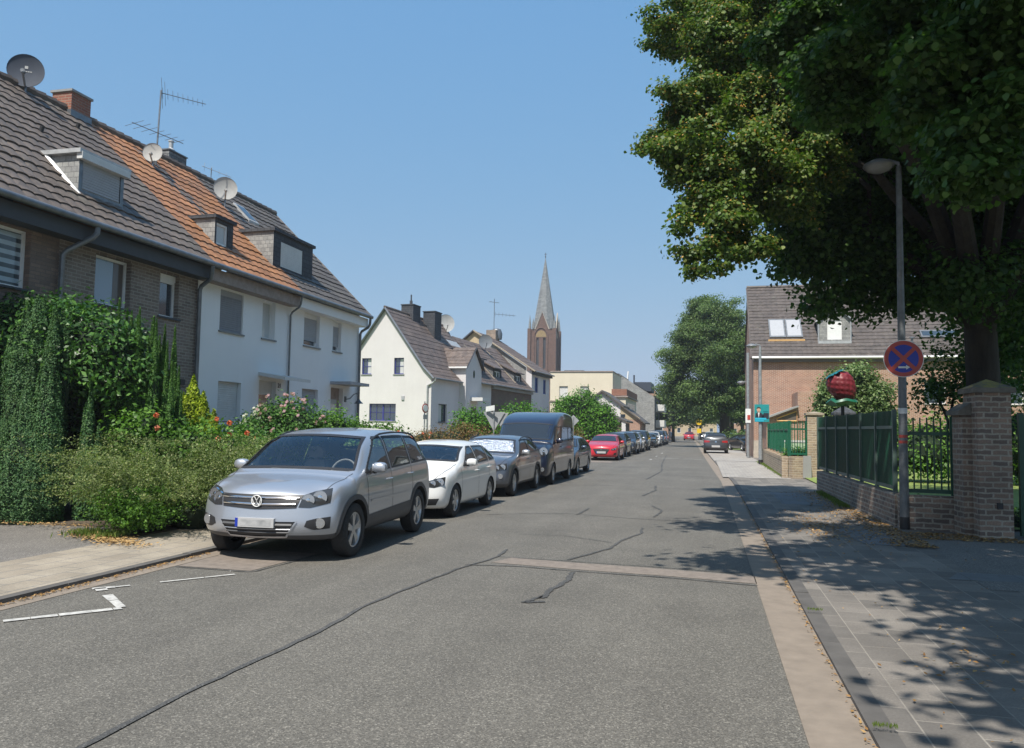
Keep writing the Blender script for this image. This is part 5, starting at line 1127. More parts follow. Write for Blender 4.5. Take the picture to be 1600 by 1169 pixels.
# roof-top things
dl = dish('dark blue grey satellite dish with small pale marks high on the brown roof', (-16.0, 15.35, 9.58), .40, R(35), 0, 'dish_dark', .22)
m = MB(); q = Matrix.Rotation(R(35), 4, 'Z') @ Matrix.Rotation(R(90), 4, 'X'); cen = Vector((0, 0, .22 + .34))
for (x, y, a, b) in ((0, .10, .035, .035), (-.10, .0, .02, .012), (-.05, .0, .02, .012), (0, .0, .02, .012), (.05, 0, .02, .012), (.10, 0, .02, .012)):
    zz = .16 * .40 * ((x * x + y * y) / .16) + .006; m.add([tuple(cen + (q @ Vector((x + sx * a, y + sy * b, zz)))) for sx, sy in ((-1, -1), (1, -1), (1, 1), (-1, 1))], [(0, 1, 2, 3)])
m.o('emblem', 'dish_light', dl)
dish('pale satellite dish below the tall antenna on the orange roof', (-15.35, 19.12, 8.98), .27, R(20), 2, 'dish_light', .18)
dish('large pale satellite dish where orange and grey roofs meet', (-14.95, 22.05, 8.6), .36, R(38), 0, 'dish_light', .30)
def yagi(m, p, d, L_, n, w, up=(0, 0, 1), r=.012):
    p = Vector(p); d = Vector(d).normalized(); up = Vector(up); s = d.cross(up).normalized()
    m.tube([p, p + d * L_], r, 5)
    for i in range(n):
        c = p + d * L_ * (i + .3) / n; ww = w * (1 - .45 * i / n); m.tube([c - s * ww, c + s * ww], r * .6, 4)
an = thing('tv_antenna', 'tall roof antenna with two booms above the orange roof', 'antenna', (-15.6, 19.55, 9.2)); m = MB(); m.tube([(0, 0, -.4), (0, .1, 2.28)], .024, 6); m.o('mast', 'zinc', an, True); m = MB(); yagi(m, (0, .1, 2.2), (.35, .93, .12), 1.5, 9, .16, (1, 0, 0)); yagi(m, (0, .1, 2.2), (.35, .93, .12), .2, 2, .45, (1, 0, 0)); yagi(m, (-.2, -.8, .98), (.35, 1.2, -.05), 1.7, 7, .42); m.o('booms', 'zinc', an, True)
an = thing('tv_antenna', 'small thin antenna behind the large pale dish on the grey roof', 'antenna', (-16.3, 23.2, 9.6)); m = MB(); m.tube([(0, 0, -.3), (0, 0, .75)], .015, 5); m.o('mast', 'zinc', an); m = MB(); yagi(m, (0, -.5, .65), (.2, 1, .0), 1.3, 4, .14, (1, 0, 0), .010); m.o('booms', 'zinc_light', an)

# ============================================================ SECOND ROW (turned 4.4 degrees)
RZ2 = R(-4.4); O2 = (-15.63, 44.0)
def loc2(x, y, z=0): c, s = math.cos(RZ2), math.sin(RZ2); return (O2[0] + x * c - y * s, O2[1] + x * s + y * c, z)
def wd(p): return p
E_ = thing('white_gable_house', 'cream white house with steep brown roof, gable to the camera and blue framed windows', 'house', loc2(0, 0), RZ2)
prof = [(0, 4.70), (3.1, 8.72), (6.2, 4.70)]; prof = [(0, 4.55), (.5, 5.15), (3.1, 8.70), (5.7, 5.15), (6.2, 4.55)]
gops = [(1.60, 2.24, 4.78, 5.76), (3.75, 4.39, 4.78, 5.76), (2.17, 3.93, 2.0, 3.02)]
m = MB(); wall(m, (-6.2, 0), (1, 0), 6.2, prof, gops, .14); 
fops = [(1.1, 2.42, 1.95, 3.07)]
wall(m, (0, 0), U, 7.5, 4.62, fops, .14); m.o('wall', 'white_render', E_)
for g_ in gops[:2]: window(E_, (-6.2, 0), (1, 0), g_, .14, 'blue_frame', bars=(1, 1), curt=[(.45, .95, 'curtain')])
window(E_, (-6.2, 0), (1, 0), gops[2], .14, 'blue_frame', mull=1, bars=(3, 1))
window(E_, (0, 0), U, fops[0], .14, 'navy_frame', curt=[(0, .6, 'curtain')])
r = MB(); k5 = dict(course=.36, period=.30, seg=4, lift=.018)
tiles(r, (.22, -.16, 4.55), (.22, 7.5, 4.55), (-.5, 7.5, 5.25), (-.5, -.16, 5.25), **k5); tiles(r, (-.5, -.16, 5.25), (-.5, 7.5, 5.25), (-3.1, 9.3, 8.80), (-3.1, -.16, 8.80), **k5)
ro = r.o('roof', 'tile_row', E_, recalc=False); r = MB(); r.quad((-3.1, -.16, 8.80), (-3.1, 9.3, 8.80), (-6.4, 7.5, 4.5), (-6.4, -.16, 4.5)); r.o('roof_back', 'tile_row', ro)
for pts in ([(.20, -.15, 4.50), (-.5, -.15, 5.20), (-3.1, -.15, 8.76)], [(-3.1, -.15, 8.76), (-5.7, -.15, 5.20), (-6.4, -.15, 4.5)]):
    m = MB(); m.tube(pts, .075, 4); m.o('verge', 'zinc', ro)
m = MB(); m.tube([(-3.1, -.15, 8.83), (-3.1, 9.3, 8.83)], .09, 8); m.o('ridge_tiles', 'tile_row', ro)
gutter(E_, (.30, -.1, 4.52), (.30, 4.2, 4.52), .06); pipe(E_, [(.30, -.05, 4.45), (.1, -.06, 4.25), (-.22, -.07, 4.1), (-.22, -.07, .1)], .055, 'zinc_light')
m = MB(); m.box(-1.9, -1.72, -.06, -.002, 3.25, 3.48); m.o('vent_cover', 'shutter_grey', E_)
# porch with its own small gable
m = MB(); pp = [(0, 5.70), (1.42, 6.72), (2.85, 5.70)]; pp = [(0, 5.55), (1.42, 6.80), (2.85, 5.55)]; wall(m, (.45, 4.35), U, 2.85, pp, [(.95, 2.0, .1, 3.0)], .3)
wall(m, (-1.2, 4.35), (1, 0), 1.65, 5.6); m.quad((.45, 7.2, 0), (-1.2, 7.2, 0), (-1.2, 7.2, 5.6), (.45, 7.2, 5.6)); po = m.o('porch', 'white_render', E_)
r = MB(); tiles(r, (-1.6, 4.18, 5.50), (.58, 4.18, 5.50), (.58, 5.77, 6.90), (-2.1, 5.77, 6.90), **k5); r.quad((.58, 7.36, 5.50), (-1.6, 7.36, 5.50), (-2.1, 5.77, 6.90), (.58, 5.77, 6.90)); r.o('porch_roof', 'tile_row', po, recalc=False)
m = MB(); m.tube([(.60, 4.12, 5.44), (.60, 5.77, 6.88), (.60, 7.42, 5.44)], .05, 4); m.o('verge', 'dark_fascia', po); m = MB(); m.box(-1.0, .6, 4.10, 4.2, 5.44, 5.54); m.tube([(-1.62, 4.14, 5.45), (-2.1, 4.15, 6.5)], .04, 4); m.o('flashing', 'white_plastic', po)
m = MB(); m.tube([(.456, 5.77, 5.15), (.462, 5.77, 5.15)], [.16, .16], 12); m.v = [(x, y, 5.15 + (z - 5.15) * 1.7) for x, y, z in m.v]; m.o('oval_window', 'window_glass', po)
m = MB(); m.box(.46, 1.3, 5.2, 6.5, 3.40, 3.62); m.o('door_canopy', 'shutter_white', po); m = MB(); m.box(.40, .44, 5.35, 6.3, .1, 3.0); m.o('door', 'curtain_brown', po)
for (lb, x, y, z, a, b, c_) in (('dark clad chimney with a thin flue, nearer the gable of the cream white house', -3.2, 3.7, 8.6, .42, .55, .85), ('dark clad chimney without a flue, between the other chimney and the round dish', -2.5, 5.55, 8.2, .42, .55, 1.05)):
    ch = thing('chimney', lb, 'chimney', loc2(x, y, z), RZ2); m = MB(); m.box(-a, a, -b, b, -1.2, c_); m.o('stack', 'slate_dark', ch); m = MB(); m.box(-a - .04, a + .04, -b - .04, b + .04, c_, c_ + .06); m.o('cap', 'dark_fascia', ch)
    if 'thin' in lb: m = MB(); m.tube([(0, 0, c_), (0, 0, c_ + .35)], .10, 8); m.tube([(0, 0, c_ + .35), (0, 0, c_ + .75)], .05, 8); m.o('flue', 'dark_fascia', ch)
    m = MB(); m.tube([(a, -b - .04, -1.25), (a - .6, -b - .04, -.4)], .05, 5); m.tube([(a + .03, -b, -1.28), (a + .03, b, -1.28)], .06, 5); m.o('flashing', 'zinc_light', ch)
m = MB(); m.add([(-1.15, 5.4, 6.95), (-1.15, 7.2, 6.95), (-1.55, 7.2, 7.35), (-1.55, 5.4, 7.35)], [(0, 1, 2, 3)]); m.v = [(x + .12, y, z + .10) for x, y, z in m.v]; m.o('skylight', 'zinc_light', E_)
Fh = thing('white_terraced_house', 'narrow white house between the small white gable porch and the brown brick front', 'house', loc2(0, 7.5), RZ2)
m = MB(); wall(m, (0, 0), U, 2.95, 4.75); m.o('wall', 'white_render', Fh)
S2 = (8.25 - 4.70) / 3.35
r = MB(); tiles(r, (.25, 0, 4.68), (.25, 2.95, 4.68), (-3.1, 2.95, 8.23), (-3.1, 0, 8.23), **k5); r.quad((-3.1, 0, 8.23), (-3.1, 2.95, 8.23), (-6.4, 2.95, 4.6), (-6.4, 0, 4.6)); r.o('roof', 'tile_row', Fh, recalc=False)
dormer(Fh, (0, 0), U, .75, 2.35, -.35, 4.68 + .6 * S2, 6.42, S2, .25, (.15, 1.3, 5.45, 6.3), cheek='slate', front='navy_frame', roof='slate_dark', over=.15, win=dict(frame='navy_frame'))
gutter(Fh, (.32, 0, 4.68), (.32, 2.95, 4.68), .06)
Gh = thing('brick_terraced_house', 'low brown brick house with two slate dormers, left of the blue windowed white house', 'house', loc2(0, 10.45), RZ2)
m = MB(); wall(m, (0, 0), U, 9.9, 4.80, [(4.6, 5.7, .1, 2.5)], .3); m.o('wall', 'dark_row_brick', Gh)
r = MB(); tiles(r, (.25, 0, 4.72), (.25, 9.9, 4.72), (-3.1, 9.9, 8.27), (-3.1, 0, 8.27), **k5); r.quad((-3.1, 0, 8.27), (-3.1, 9.9, 8.27), (-6.4, 9.9, 4.6), (-6.4, 0, 4.6)); r.o('roof', 'tile_row', Gh, recalc=False)
for a in (1.3, 6.3):
    d_ = dormer(Gh, (0, 0), U, a, a + 1.9, -.35, 4.72 + .6 * S2, 5.98, S2, .62, (.35, 1.55, 5.1, 5.85), cheek='slate', front='slate_dark', roof='tile_row', over=.2, win=dict(mull=1, fw=.07))
    m = MB(); m.tube([(-.15, a - .25, 5.2), (-2.6, a - .25, 7.75)], .045, 5); m.o('flashing', 'coping_light', d_)
gutter(Gh, (.32, 0, 4.72), (.32, 9.9, 4.72), .06); m = MB(); m.box(.002, .18, 0, 9.9, 4.45, 4.66); m.o('fascia', 'grey_base', Gh)
m = MB(); m.prism([(.0, 3.0), (.0, 3.12), (1.1, 2.85), (1.1, 2.75)], 'y', 4.3, 6.0); m.o('door_canopy', 'shutter_white', Gh)
Hh = thing('tall_white_house', 'taller white house with bright blue window frames at the end of the far row', 'house', loc2(0, 20.4), RZ2)
hops = [(.95, 1.95, 4.68, 6.0), (3.5, 4.4, 4.66, 5.95), (1.1, 2.1, 1.6, 3.0), (3.4, 4.3, .2, 2.9)]
m = MB(); wall(m, (0, 0), U, 5.5, 6.5, hops, .12); wall(m, (-.5, 0), (1, 0), .5, 6.45); m.o('wall', 'white_render', Hh)
for g_ in hops[:3]: window(Hh, (0, 0), U, g_, .12, 'bright_blue_frame', fw=.10, mull=1, sill='white')
m = MB(); m.add([(-.5, 0, 0), (-.5, 0, 6.75), (-4.6, .0, 9.5), (-4.6, 0, 0)], [(0, 1, 2, 3)]); m.o('slate_gable', 'slate_light', Hh)
m = MB(); m.add([(-4.6, 0, 0), (-4.6, 0, 9.5), (-5.2, 0, 9.8), (-10.4, 0, 5.6), (-10.4, 0, 0)], [(0, 1, 2, 3, 4)]); m.o('gable_wall', 'beige_render', Hh)
r = MB(); tiles(r, (.35, -.2, 6.38), (.35, 5.6, 6.38), (-5.2, 5.6, 9.90), (-5.2, -.2, 9.90), **k5); r.quad((-5.2, -.2, 9.9), (-5.2, 5.6, 9.9), (-10.6, 5.6, 5.5), (-10.6, -.2, 5.5)); ro = r.o('roof', 'tile_row', Hh, recalc=False)
m = MB(); m.box(.002, .3, 0, 5.5, 6.15, 6.36); m.o('fascia', 'dark_fascia', Hh); gutter(Hh, (.42, 0, 6.38), (.42, 5.6, 6.38), .06)
m = MB(); m.tube([(.35, -.22, 6.40), (-5.2, -.22, 9.93)], .07, 5); m.o('verge', 'coping_light', ro); m = MB(); m.tube([(-5.2, -.22, 9.93), (-10.5, -.22, 5.6)], .08, 5); m.o('verge', 'dark_fascia', ro)
ch = thing('chimney', 'grey brick chimney carrying an antenna mast on the taller far roof', 'chimney', loc2(-5.0, 24.6, 9.7), RZ2); m = MB(); m.box(-.45, .45, -.5, .5, -.8, .75); m.o('stack', 'garden_brick', ch); m = MB(); m.lathe([(.5, .0), (.55, .5), (.4, .9), (.1, 1.0)], 10, (.2, .5, 0)); m.o('cowl', 'zinc', ch, True)
an = thing('tv_antenna', 'tall thin antenna on the far chimney, left of the church tower', 'antenna', loc2(-5.0, 24.9, 10.4), RZ2); m = MB(); m.tube([(0, 0, -.2), (0, 0, 3.0)], .03, 6); m.o('mast', 'zinc', an); m = MB(); yagi(m, (0, 0, 1.6), (.9, .9, .0), 2.2, 6, .2, (1, -1, 0), .02); yagi(m, (-.4, -.3, 2.7), (.9, .8, -.05), 1.0, 3, .3, (0, 0, 1), .02); m.o('booms', 'zinc', an)
m = dish('round pale satellite dish beside the dark chimneys of the cream white house', loc2(-2.9, 8.75, 8.35), .62, R(35), 4, 'dish_light', .1)
dish('grey satellite dish on the roof below the beige gable', loc2(-2.4, 15.6, 7.6), .55, R(30), 4, 'lamp_grey', .35)

# ============================================================ CHURCH
chx, chy = -44.4, 200.0
T = thing('church', 'brown brick church tower with slate spire standing behind the far houses', 'church', (chx, chy, 0))
w_ = 6.5; m = MB(); top = 27.3
for (P, u) in (((0, 0), (1, 0)), ((w_, 0), (0, 1))):
    wall(m, P, u, w_, [(0, top), (w_ * .25, top), (w_ * .5, 31.6), (w_ * .75, top), (w_, top)], [(1.75, 2.45, 17.0, 25.0), (3.55, 4.25, 17.0, 25.0), (1.8, 2.0, 12.3, 15.5), (3.75, 3.95, 12.3, 15.5)], .45)
m.quad((0, w_, 0), (0, 0, 0), (0, 0, top), (0, w_, top)); m.quad((w_, w_, 0), (0, w_, 0), (0, w_, top), (w_, w_, top)); tw = m.o('tower', 'church_brick', T)
m = MB()
for (P, u) in (((0, 0), (1, 0)), ((w_, 0), (0, 1))):
    for a in (1.75, 3.55):
        z = 17.1
        while z < 25: m.ob(P, u, a, a + .7, -.44, -.30, z, z + .30); z += .40
m.o('louvres', 'dark_fascia', tw)
m = MB()
for (P, u) in (((0, 0), (1, 0)), ((w_, 0), (0, 1))):
    n_ = (u[1], -u[0]); cx = 3.0
    pts = [(P[0] + u[0] * (cx + 1.75 * math.cos(t)) + n_[0] * .08, P[1] + u[1] * (cx + 1.75 * math.cos(t)) + n_[1] * .08, 25.3 + 2.3 * math.sin(t)) for t in np.linspace(0, math.pi, 13)]
    m.tube([(pts[0][0], pts[0][1], 16.4)] + pts + [(pts[-1][0], pts[-1][1], 16.4)], .16, 6)
    m.ob(P, u, -.1, w_ + .1, .02, .16, 16.0, 16.25)
m.o('arch_moulding', 'church_brick', tw)
m = MB(); 
for (P, u) in (((0, 0), (1, 0)), ((w_, 0), (0, 1))):
    n_ = (u[1], -u[0]); v = [(P[0] + u[0] * (3.0 + 1.4 * math.cos(t)) + n_[0] * .05, P[1] + u[1] * (3.0 + 1.4 * math.cos(t)) + n_[1] * .05, 25.2 + 1.75 * math.sin(t)) for t in np.linspace(0, math.pi, 10)]; m.add(v, [tuple(range(10))])
m.o('mosaic', 'gold', tw)
m = MB()
for x, y in ((0, 0), (w_, 0), (w_, w_), (0, w_)):
    sx, sy = (1 if x else -1), (1 if y else -1)
    m.box(x - .5 + .2 * sx, x + .5 + .2 * sx, y - .5 + .2 * sy, y + .5 + .2 * sy, 0, 16.0); m.box(x - .42 + .1 * sx, x + .42 + .1 * sx, y - .42 + .1 * sy, y + .42 + .1 * sy, 16.0, 27.4)
m.o('buttresses', 'church_brick', tw)
m = MB()
for x, y in ((0, 0), (w_, 0), (w_, w_), (0, w_)):
    for dx, dy in ((0, 0), (.9 if x == 0 else -.9, 0)): m.lathe([(.36, 27.4), (.34, 28.3), (.001, 31.2 - abs(dx))], 6, (x + dx, y + dy, 0))
m.o('pinnacles', 'spire_slate', T)
m = MB(); m.tube([(w_ * .22, -.1, top - .1), (w_ * .5, -.1, 31.8), (w_ * .78, -.1, top - .1)], .14, 4); m.tube([(w_ + .1, w_ * .22, top - .1), (w_ + .1, w_ * .5, 31.8), (w_ + .1, w_ * .78, top - .1)], .14, 4); m.ob((0, 0), (1, 0), .2, 1.4, .03, .16, 15.9, 16.2); m.ob((0, 0), (1, 0), 5, 6.4, .03, .16, 15.9, 16.2); m.ob((0, 0), (1, 0), 1.5, 5.0, .03, .12, 11.0, 11.2); m.o('gable_coping', 'stone', tw)
m = MB(); c8 = [(w_ / 2 + 3.15 * math.cos(R(22.5 + 45 * i)), w_ / 2 + 3.15 * math.sin(R(22.5 + 45 * i)), 27.2) for i in range(8)]; ap = (w_ / 2, w_ / 2, 46.8); m.add(c8 + [ap], [(i, (i + 1) % 8, 8) for i in range(8)]); m.o('spire', 'spire_slate', T)
m = MB(); m.tube([(w_ / 2, w_ / 2, 46), (w_ / 2, w_ / 2, 48.0)], .07, 5); m.lathe([(.001, 46.6), (.25, 46.9), (.001, 47.2)], 8, (w_ / 2, w_ / 2, 0)); m.box(w_ / 2 - .35, w_ / 2 + .35, w_ / 2 - .05, w_ / 2 + .05, 47.5, 47.62); m.o('cross', 'dark_fascia', T)
m = MB(); m.box(-20, -.6, 1, 12, 0, 14); m.prism([(0.5, 14), (6.5, 20.3), (12.5, 14)], 'x', -20, -.55); m.o('nave', 'spire_slate', T)

# ============================================================ FAR LEFT BUILDINGS
def simple_box(name, label, cat, loc, parts, rz=0):
    t = thing(name, label, cat, loc, rz)
    return t
cb = thing('cream_building', 'cream flat roofed building with a brown roof terrace parapet above the green hedge', 'building', (-16.5, 85, 0), 0)
ops = [(1.0, 1.95, 5.0, 6.3), (3.3, 4.25, 5.0, 6.3)]; m = MB(); wall(m, (0, 0), (1, 0), 6.8, 7.85, ops, .2); m.quad((6.8, 0, 0), (6.8, 9, 0), (6.8, 9, 7.85), (6.8, 0, 7.85)); m.quad((0, 0, 7.6), (6.8, 0, 7.6), (6.8, 9, 7.6), (0, 9, 7.6))
ops2 = [(1.35, 2.3, 3.0, 4.3), (3.3, 3.31, 1, 1.01)]; wall(m, (4.6, -1.0), (1, 0), 3.7, 5.25, [(.5, 2.1, 3.0, 4.35)], .2); m.quad((8.3, -1, 0), (8.3, 12, 0), (8.3, 12, 5.25), (8.3, -1, 5.25)); m.quad((4.6, -1, 5.2), (8.3, -1, 5.2), (8.3, 12, 5.2), (4.6, 12, 5.2)); m.o('wall', 'cream_render', cb)
for o_ in ops: window(cb, (0, 0), (1, 0), o_, .2, shut=.95, shm='shutter_white', fw=.08)
window(cb, (4.6, -1.0), (1, 0), (.5, 2.1, 3.0, 4.35), .2, shut=.6, fw=.08)
m = MB(); m.box(6.82, 8.42, -1.12, -.98, 5.27, 5.95); m.box(8.32, 8.42, -.98, 12, 5.27, 5.95); m.o('terrace_parapet', 'chimney_brick', cb); m = MB(); m.box(4.5, 8.55, -1.2, 12, 5.10, 5.22); m.box(-.05, 6.85, -.1, 9.1, 7.86, 7.95); m.box(-.1, 4.55, -.12, -.0, 4.62, 4.74); m.o('cornice', 'wood_fascia', cb)
m = MB(); m.quad((8.305, 1, 2.6), (8.305, 10, 2.6), (8.305, 10, 4.6), (8.305, 1, 4.6)); m.quad((8.305, 1, .3), (8.305, 10, .3), (8.305, 10, 2.2), (8.305, 1, 2.2)); m.o('shop_windows', 'window_glass', cb)
m = MB(); m.box(1.0, 3.2, 3, 4, 7.9, 8.25); m.o('roof_housing', 'slate', cb)
vc = thing('small_gabled_house', 'small old house with a little cupola and dark roof peeking over the hedge', 'house', (-9.9, 74, 0)); m = MB(); wall(m, (-1.2, 0), (1, 0), 3.4, [(0, 4.0), (1.7, 5.15), (3.4, 4.0)]); m.o('wall', 'white_render', vc)
m = MB(); m.prism([(-1.5, 3.9), (.5, 5.35), (2.5, 3.9), (2.5, 3.75), (.5, 5.15), (-1.5, 3.75)], 'y', -.3, 6); m.o('roof', 'tile_grey', vc); m = MB(); m.lathe([(.24, 4.0), (.24, 5.0), (.34, 5.05), (.2, 5.25), (.07, 5.5), (.001, 6.05)], 8, (-.9, .5, 0)); m.o('cupola', 'slate', vc, True)
gh = thing('garage', 'low brick and white garage with sloping tiled roof beside the hedge', 'garage', (-9.3, 70, 0)); m = MB(); m.box(-.2, 2.25, 0, 6, 0, 2.3); m.o('wall', 'dark_row_brick', gh); m = MB(); m.add([(-1.0, -.02, 3.9), (2.0, -.02, 2.55), (2.0, -.02, 2.3), (-1.0, -.02, 2.9)], [(0, 1, 2, 3)]); m.box(2.15, 2.5, -.3, .0, 0, 2.5); m.o('gable_board', 'white_render', gh); m = MB(); m.prism([(-1.2, 4.0), (2.6, 2.45), (2.6, 2.3), (-1.2, 3.85)], 'y', -.4, 6); m.o('roof', 'tile_grey', gh)
sg = thing('small_brick_house', 'little red brick and cream gabled house in front of the grey slate wall', 'house', (-7.95, 84, 0)); m = MB(); m.box(-1.3, 1.25, 0, 8, 0, 2.75); m.o('wall', 'red_brick', sg); m = MB(); m.add([(-1.3, -.01, 2.75), (1.25, -.01, 2.75), (1.25, -.01, 2.9), (-1.3, -.01, 4.7)], [(0, 1, 2, 3)]); m.o('gable_wall', 'beige_render', sg); m = MB(); m.prism([(-1.4, 4.85), (1.75, 2.45), (1.75, 2.3), (-1.4, 4.65)], 'y', -.3, 8); m.o('roof', 'tile_grey', sg); m = MB(); m.box(-.9, -.3, -.05, -.015, 3.0, 3.3); m.o('window', 'window_glass', sg)
sb = thing('slate_house', 'tall house with a grey slate side wall and dark roof box behind the brick garage', 'building', (-6.45, 104, 0)); m = MB(); m.add([(0, 0, 0), (0, 0, 5.95), (-4.6, 0, 8.9), (-9, 0, 8.9), (-9, 0, 0)], [(0, 1, 2, 3, 4)]); m.o('slate_wall', 'slate_light', sb)
m = MB(); m.quad((0, 0, 0), (0, 14, 0), (0, 14, 5.95), (0, 0, 5.95)); m.o('street_wall', 'slate_dark', sb); m = MB(); m.quad((.1, -.05, 5.95), (.1, 14, 5.95), (-4.6, 14, 9.0), (-4.6, -.05, 9.0)); m.quad((-4.6, -.05, 9.0), (-4.6, 14, 9.0), (-9, 14, 9.0), (-9, -.05, 9.0)); m.o('roof', 'tile_dark', sb); m = MB(); m.box(-2.9, -.6, 2, 9, 6.8, 8.0); m.tube([(-2.9, 3, 8.0), (-2.9, 3, 9.0)], .12, 6); m.o('roof_box', 'dark_metal_wall', sb)
for i, z in enumerate((2.0, 4.1)):
    m = MB(); m.box(.01, 1.1, 3, 8, z, z + .15); m.box(1.0, 1.1, 3, 8, z + .15, z + 1.0); m.box(.01, 1.1, 2.9, 3.0, z + .15, z + 1.0); m.o('balcony', 'shutter_white', sb)
m = MB(); m.quad((.02, 3.4, 2.2), (.02, 7.6, 2.2), (.02, 7.6, 3.7), (.02, 3.4, 3.7)); m.quad((.02, 3.4, 4.3), (.02, 7.6, 4.3), (.02, 7.6, 5.6), (.02, 3.4, 5.6)); m.o('window', 'window_glass', sb)
def far_house(label, loc, w, d, h, rh, wm, rm, nwin=3, rz=0, gable=True):
    t = thing('far_house', label, 'house', loc, rz); m = MB(); ops = []
    for f in range(max(1, int(h // 2.8))):
        for i in range(nwin): a = w * (i + .5) / nwin - .5; ops.append((a, a + 1.0, 1.0 + f * 2.8, 2.4 + f * 2.8))
    pr = [(0, h), (w / 2, h + rh), (w, h)] if gable else h
    wall(m, (0, 0), (1, 0), w, pr, ops, .15); m.quad((w, 0, 0), (w, d, 0), (w, d, h), (w, 0, h)); m.quad((0, d, 0), (0, 0, 0), (0, 0, h), (0, d, h)); wo = m.o('wall', wm, t)
    for o_ in ops: window(t, (0, 0), (1, 0), o_, .15, sill=None, fw=.08)
    m = MB()
    if gable: m.prism([(-.3, h - .2), (w / 2, h + rh + .1), (w + .3, h - .2), (w + .3, h), (w / 2, h + rh + .3), (-.3, h)], 'y', -.2, d)
    else: m.prism([(-.3, h), (d / 2, h + rh), (d + .3, h)], 'x', -.2, w + .2)
    m.o('roof', rm, t); return t
far_house('distant brick house with pale gable beyond the slate building', (-11, 128, 0), 5.2, 9, 5.6, 3.0, 'red_brick', 'tile_grey', 2)
far_house('distant orange brick house at the bend of the street', (-13.0, 150, 0), 7, 9, 5.5, 3.2, 'red_brick', 'tile_row', 3)
far_house('distant beige house closing the street behind the trees', (-9, 232, 0), 12, 9, 6.5, 3.5, 'beige_render', 'tile_row', 4, 0, False)
far_house('distant red brick house closing the street on the right', (4, 238, 0), 14, 9, 6, 3.5, 'red_brick', 'tile_row', 5, 0, False)
far_house('distant pale house at the far left bend', (-24, 215, 0), 12, 9, 6, 3.5, 'white_render', 'tile_row', 4, 0, False)
# crane on the roofs, rooftop slope behind
cr = thing('construction_crane', 'orange and white roof crane arm beyond the cream building', 'crane', (-13.3, 122, 0)); m = MB(); m.tube([(-.6, 0, 9.9), (1.6, 0, 8.6)], .18, 4); m.o('boom', 'crane_orange', cr); m = MB(); m.tube([(1.5, 0, 0), (1.5, 0, 8.3), (1.75, 0, 10.6)], .14, 5); m.o('mast', 'white_plastic', cr)
# ============================================================ RIGHT SIDE
RH = thing('red_brick_house', 'large red brick house with grey tiled roof and a gabled dormer behind the strawberry', 'house', (3.02, 54, 0)); Wd = 19.0
m = MB(); wall(m, (0, 0), (1, 0), Wd, 6.55, [(10.2, 11.4, 3.6, 5.0), (14.5, 15.7, 3.6, 5.0)], .15); m.quad((0, 11, 0), (0, 0, 0), (0, 0, 6.5), (0, 11, 6.5)); m.add([(0, 0, 6.5), (0, 11, 6.5), (0, 5.4, 12.0)], [(0, 1, 2)]); m.o('wall', 'red_brick', RH)
for o_ in [(10.2, 11.4, 3.6, 5.0), (14.5, 15.7, 3.6, 5.0)]: window(RH, (0, 0), (1, 0), o_, .15)
m = MB(); m.box(-.03, .9, -.04, -.003, 0, 1.15); m.o('plinth', 'stone', RH)
SR = (12.06 - 6.5) / 5.6
r = MB(); tiles(r, (-.12, -.3, 6.5), (Wd + .2, -.3, 6.5), (Wd + .2, 5.3, 12.06), (-.12, 5.3, 12.06), course=.36, period=.32, seg=4, amp=.018); r.quad((-.12, 5.3, 12.06), (Wd + .2, 5.3, 12.06), (Wd + .2, 11.2, 6.3), (-.12, 11.2, 6.3)); ro = r.o('roof', 'tile_dark', RH, recalc=False)
m = MB(); m.tube([(-.15, 5.3, 12.1), (Wd + .2, 5.3, 12.1)], .12, 8); m.o('ridge_tiles', 'tile_dark', ro); m = MB(); m.tube([(-.14, -.3, 6.45), (-.14, 5.3, 12.05)], .07, 5); m.o('verge', 'tile_dark', ro)
gutter(RH, (-.1, -.38, 6.5), (Wd, -.38, 6.5), .08, 'white_plastic'); m = MB(); m.box(0, Wd, -.28, -.002, 6.22, 6.42); m.o('fascia', 'curtain_brown', RH)
pipe(RH, [(.35, -.38, 6.45), (.35, -.12, 6.1), (.35, -.08, 0.1)], .055, 'galvanised')
def rw_(x0, x1, y0, y1, mats):
    z0, z1 = 6.5 + (y0 + .3) * SR, 6.5 + (y1 + .3) * SR; nx = np.array([0, -SR, 1]) / math.hypot(1, SR)
    def P(x, y, z, h): return (x, y + nx[1] * h, z + nx[2] * h)
    m = MB(); v = [P(x0, y0, z0, .14), P(x1, y0, z0, .14), P(x1, y1, z1, .14), P(x0, y1, z1, .14), P(x0, y0, z0, 0), P(x1, y0, z0, 0), P(x1, y1, z1, 0), P(x0, y1, z1, 0)]
    m.add(v, [(0, 1, 2, 3), (0, 4, 5, 1), (1, 5, 6, 2), (2, 6, 7, 3), (3, 7, 4, 0)]); k = m.o('roof_window', 'zinc', RH)
    m = MB(); g = .09; m.add([P(x0 + g, y0 + g, z0 + g * SR, .148), P(x1 - g, y0 + g, z0 + g * SR, .148), P(x1 - g, y1 - g, z1 - g * SR, .148), P(x0 + g, y1 - g, z1 - g * SR, .148)], [(0, 1, 2, 3)]); m.o('pane', mats, k)
rw_(1.10, 2.13, 1.1, 2.5, 'shutter_grey'); rw_(2.17, 3.20, 1.1, 2.5, 'shutter_grey')
m = MB(); m.box(1.0, 3.3, .85, 1.0, 7.70, 7.82); m.o('batten', 'wood_yellow', RH)
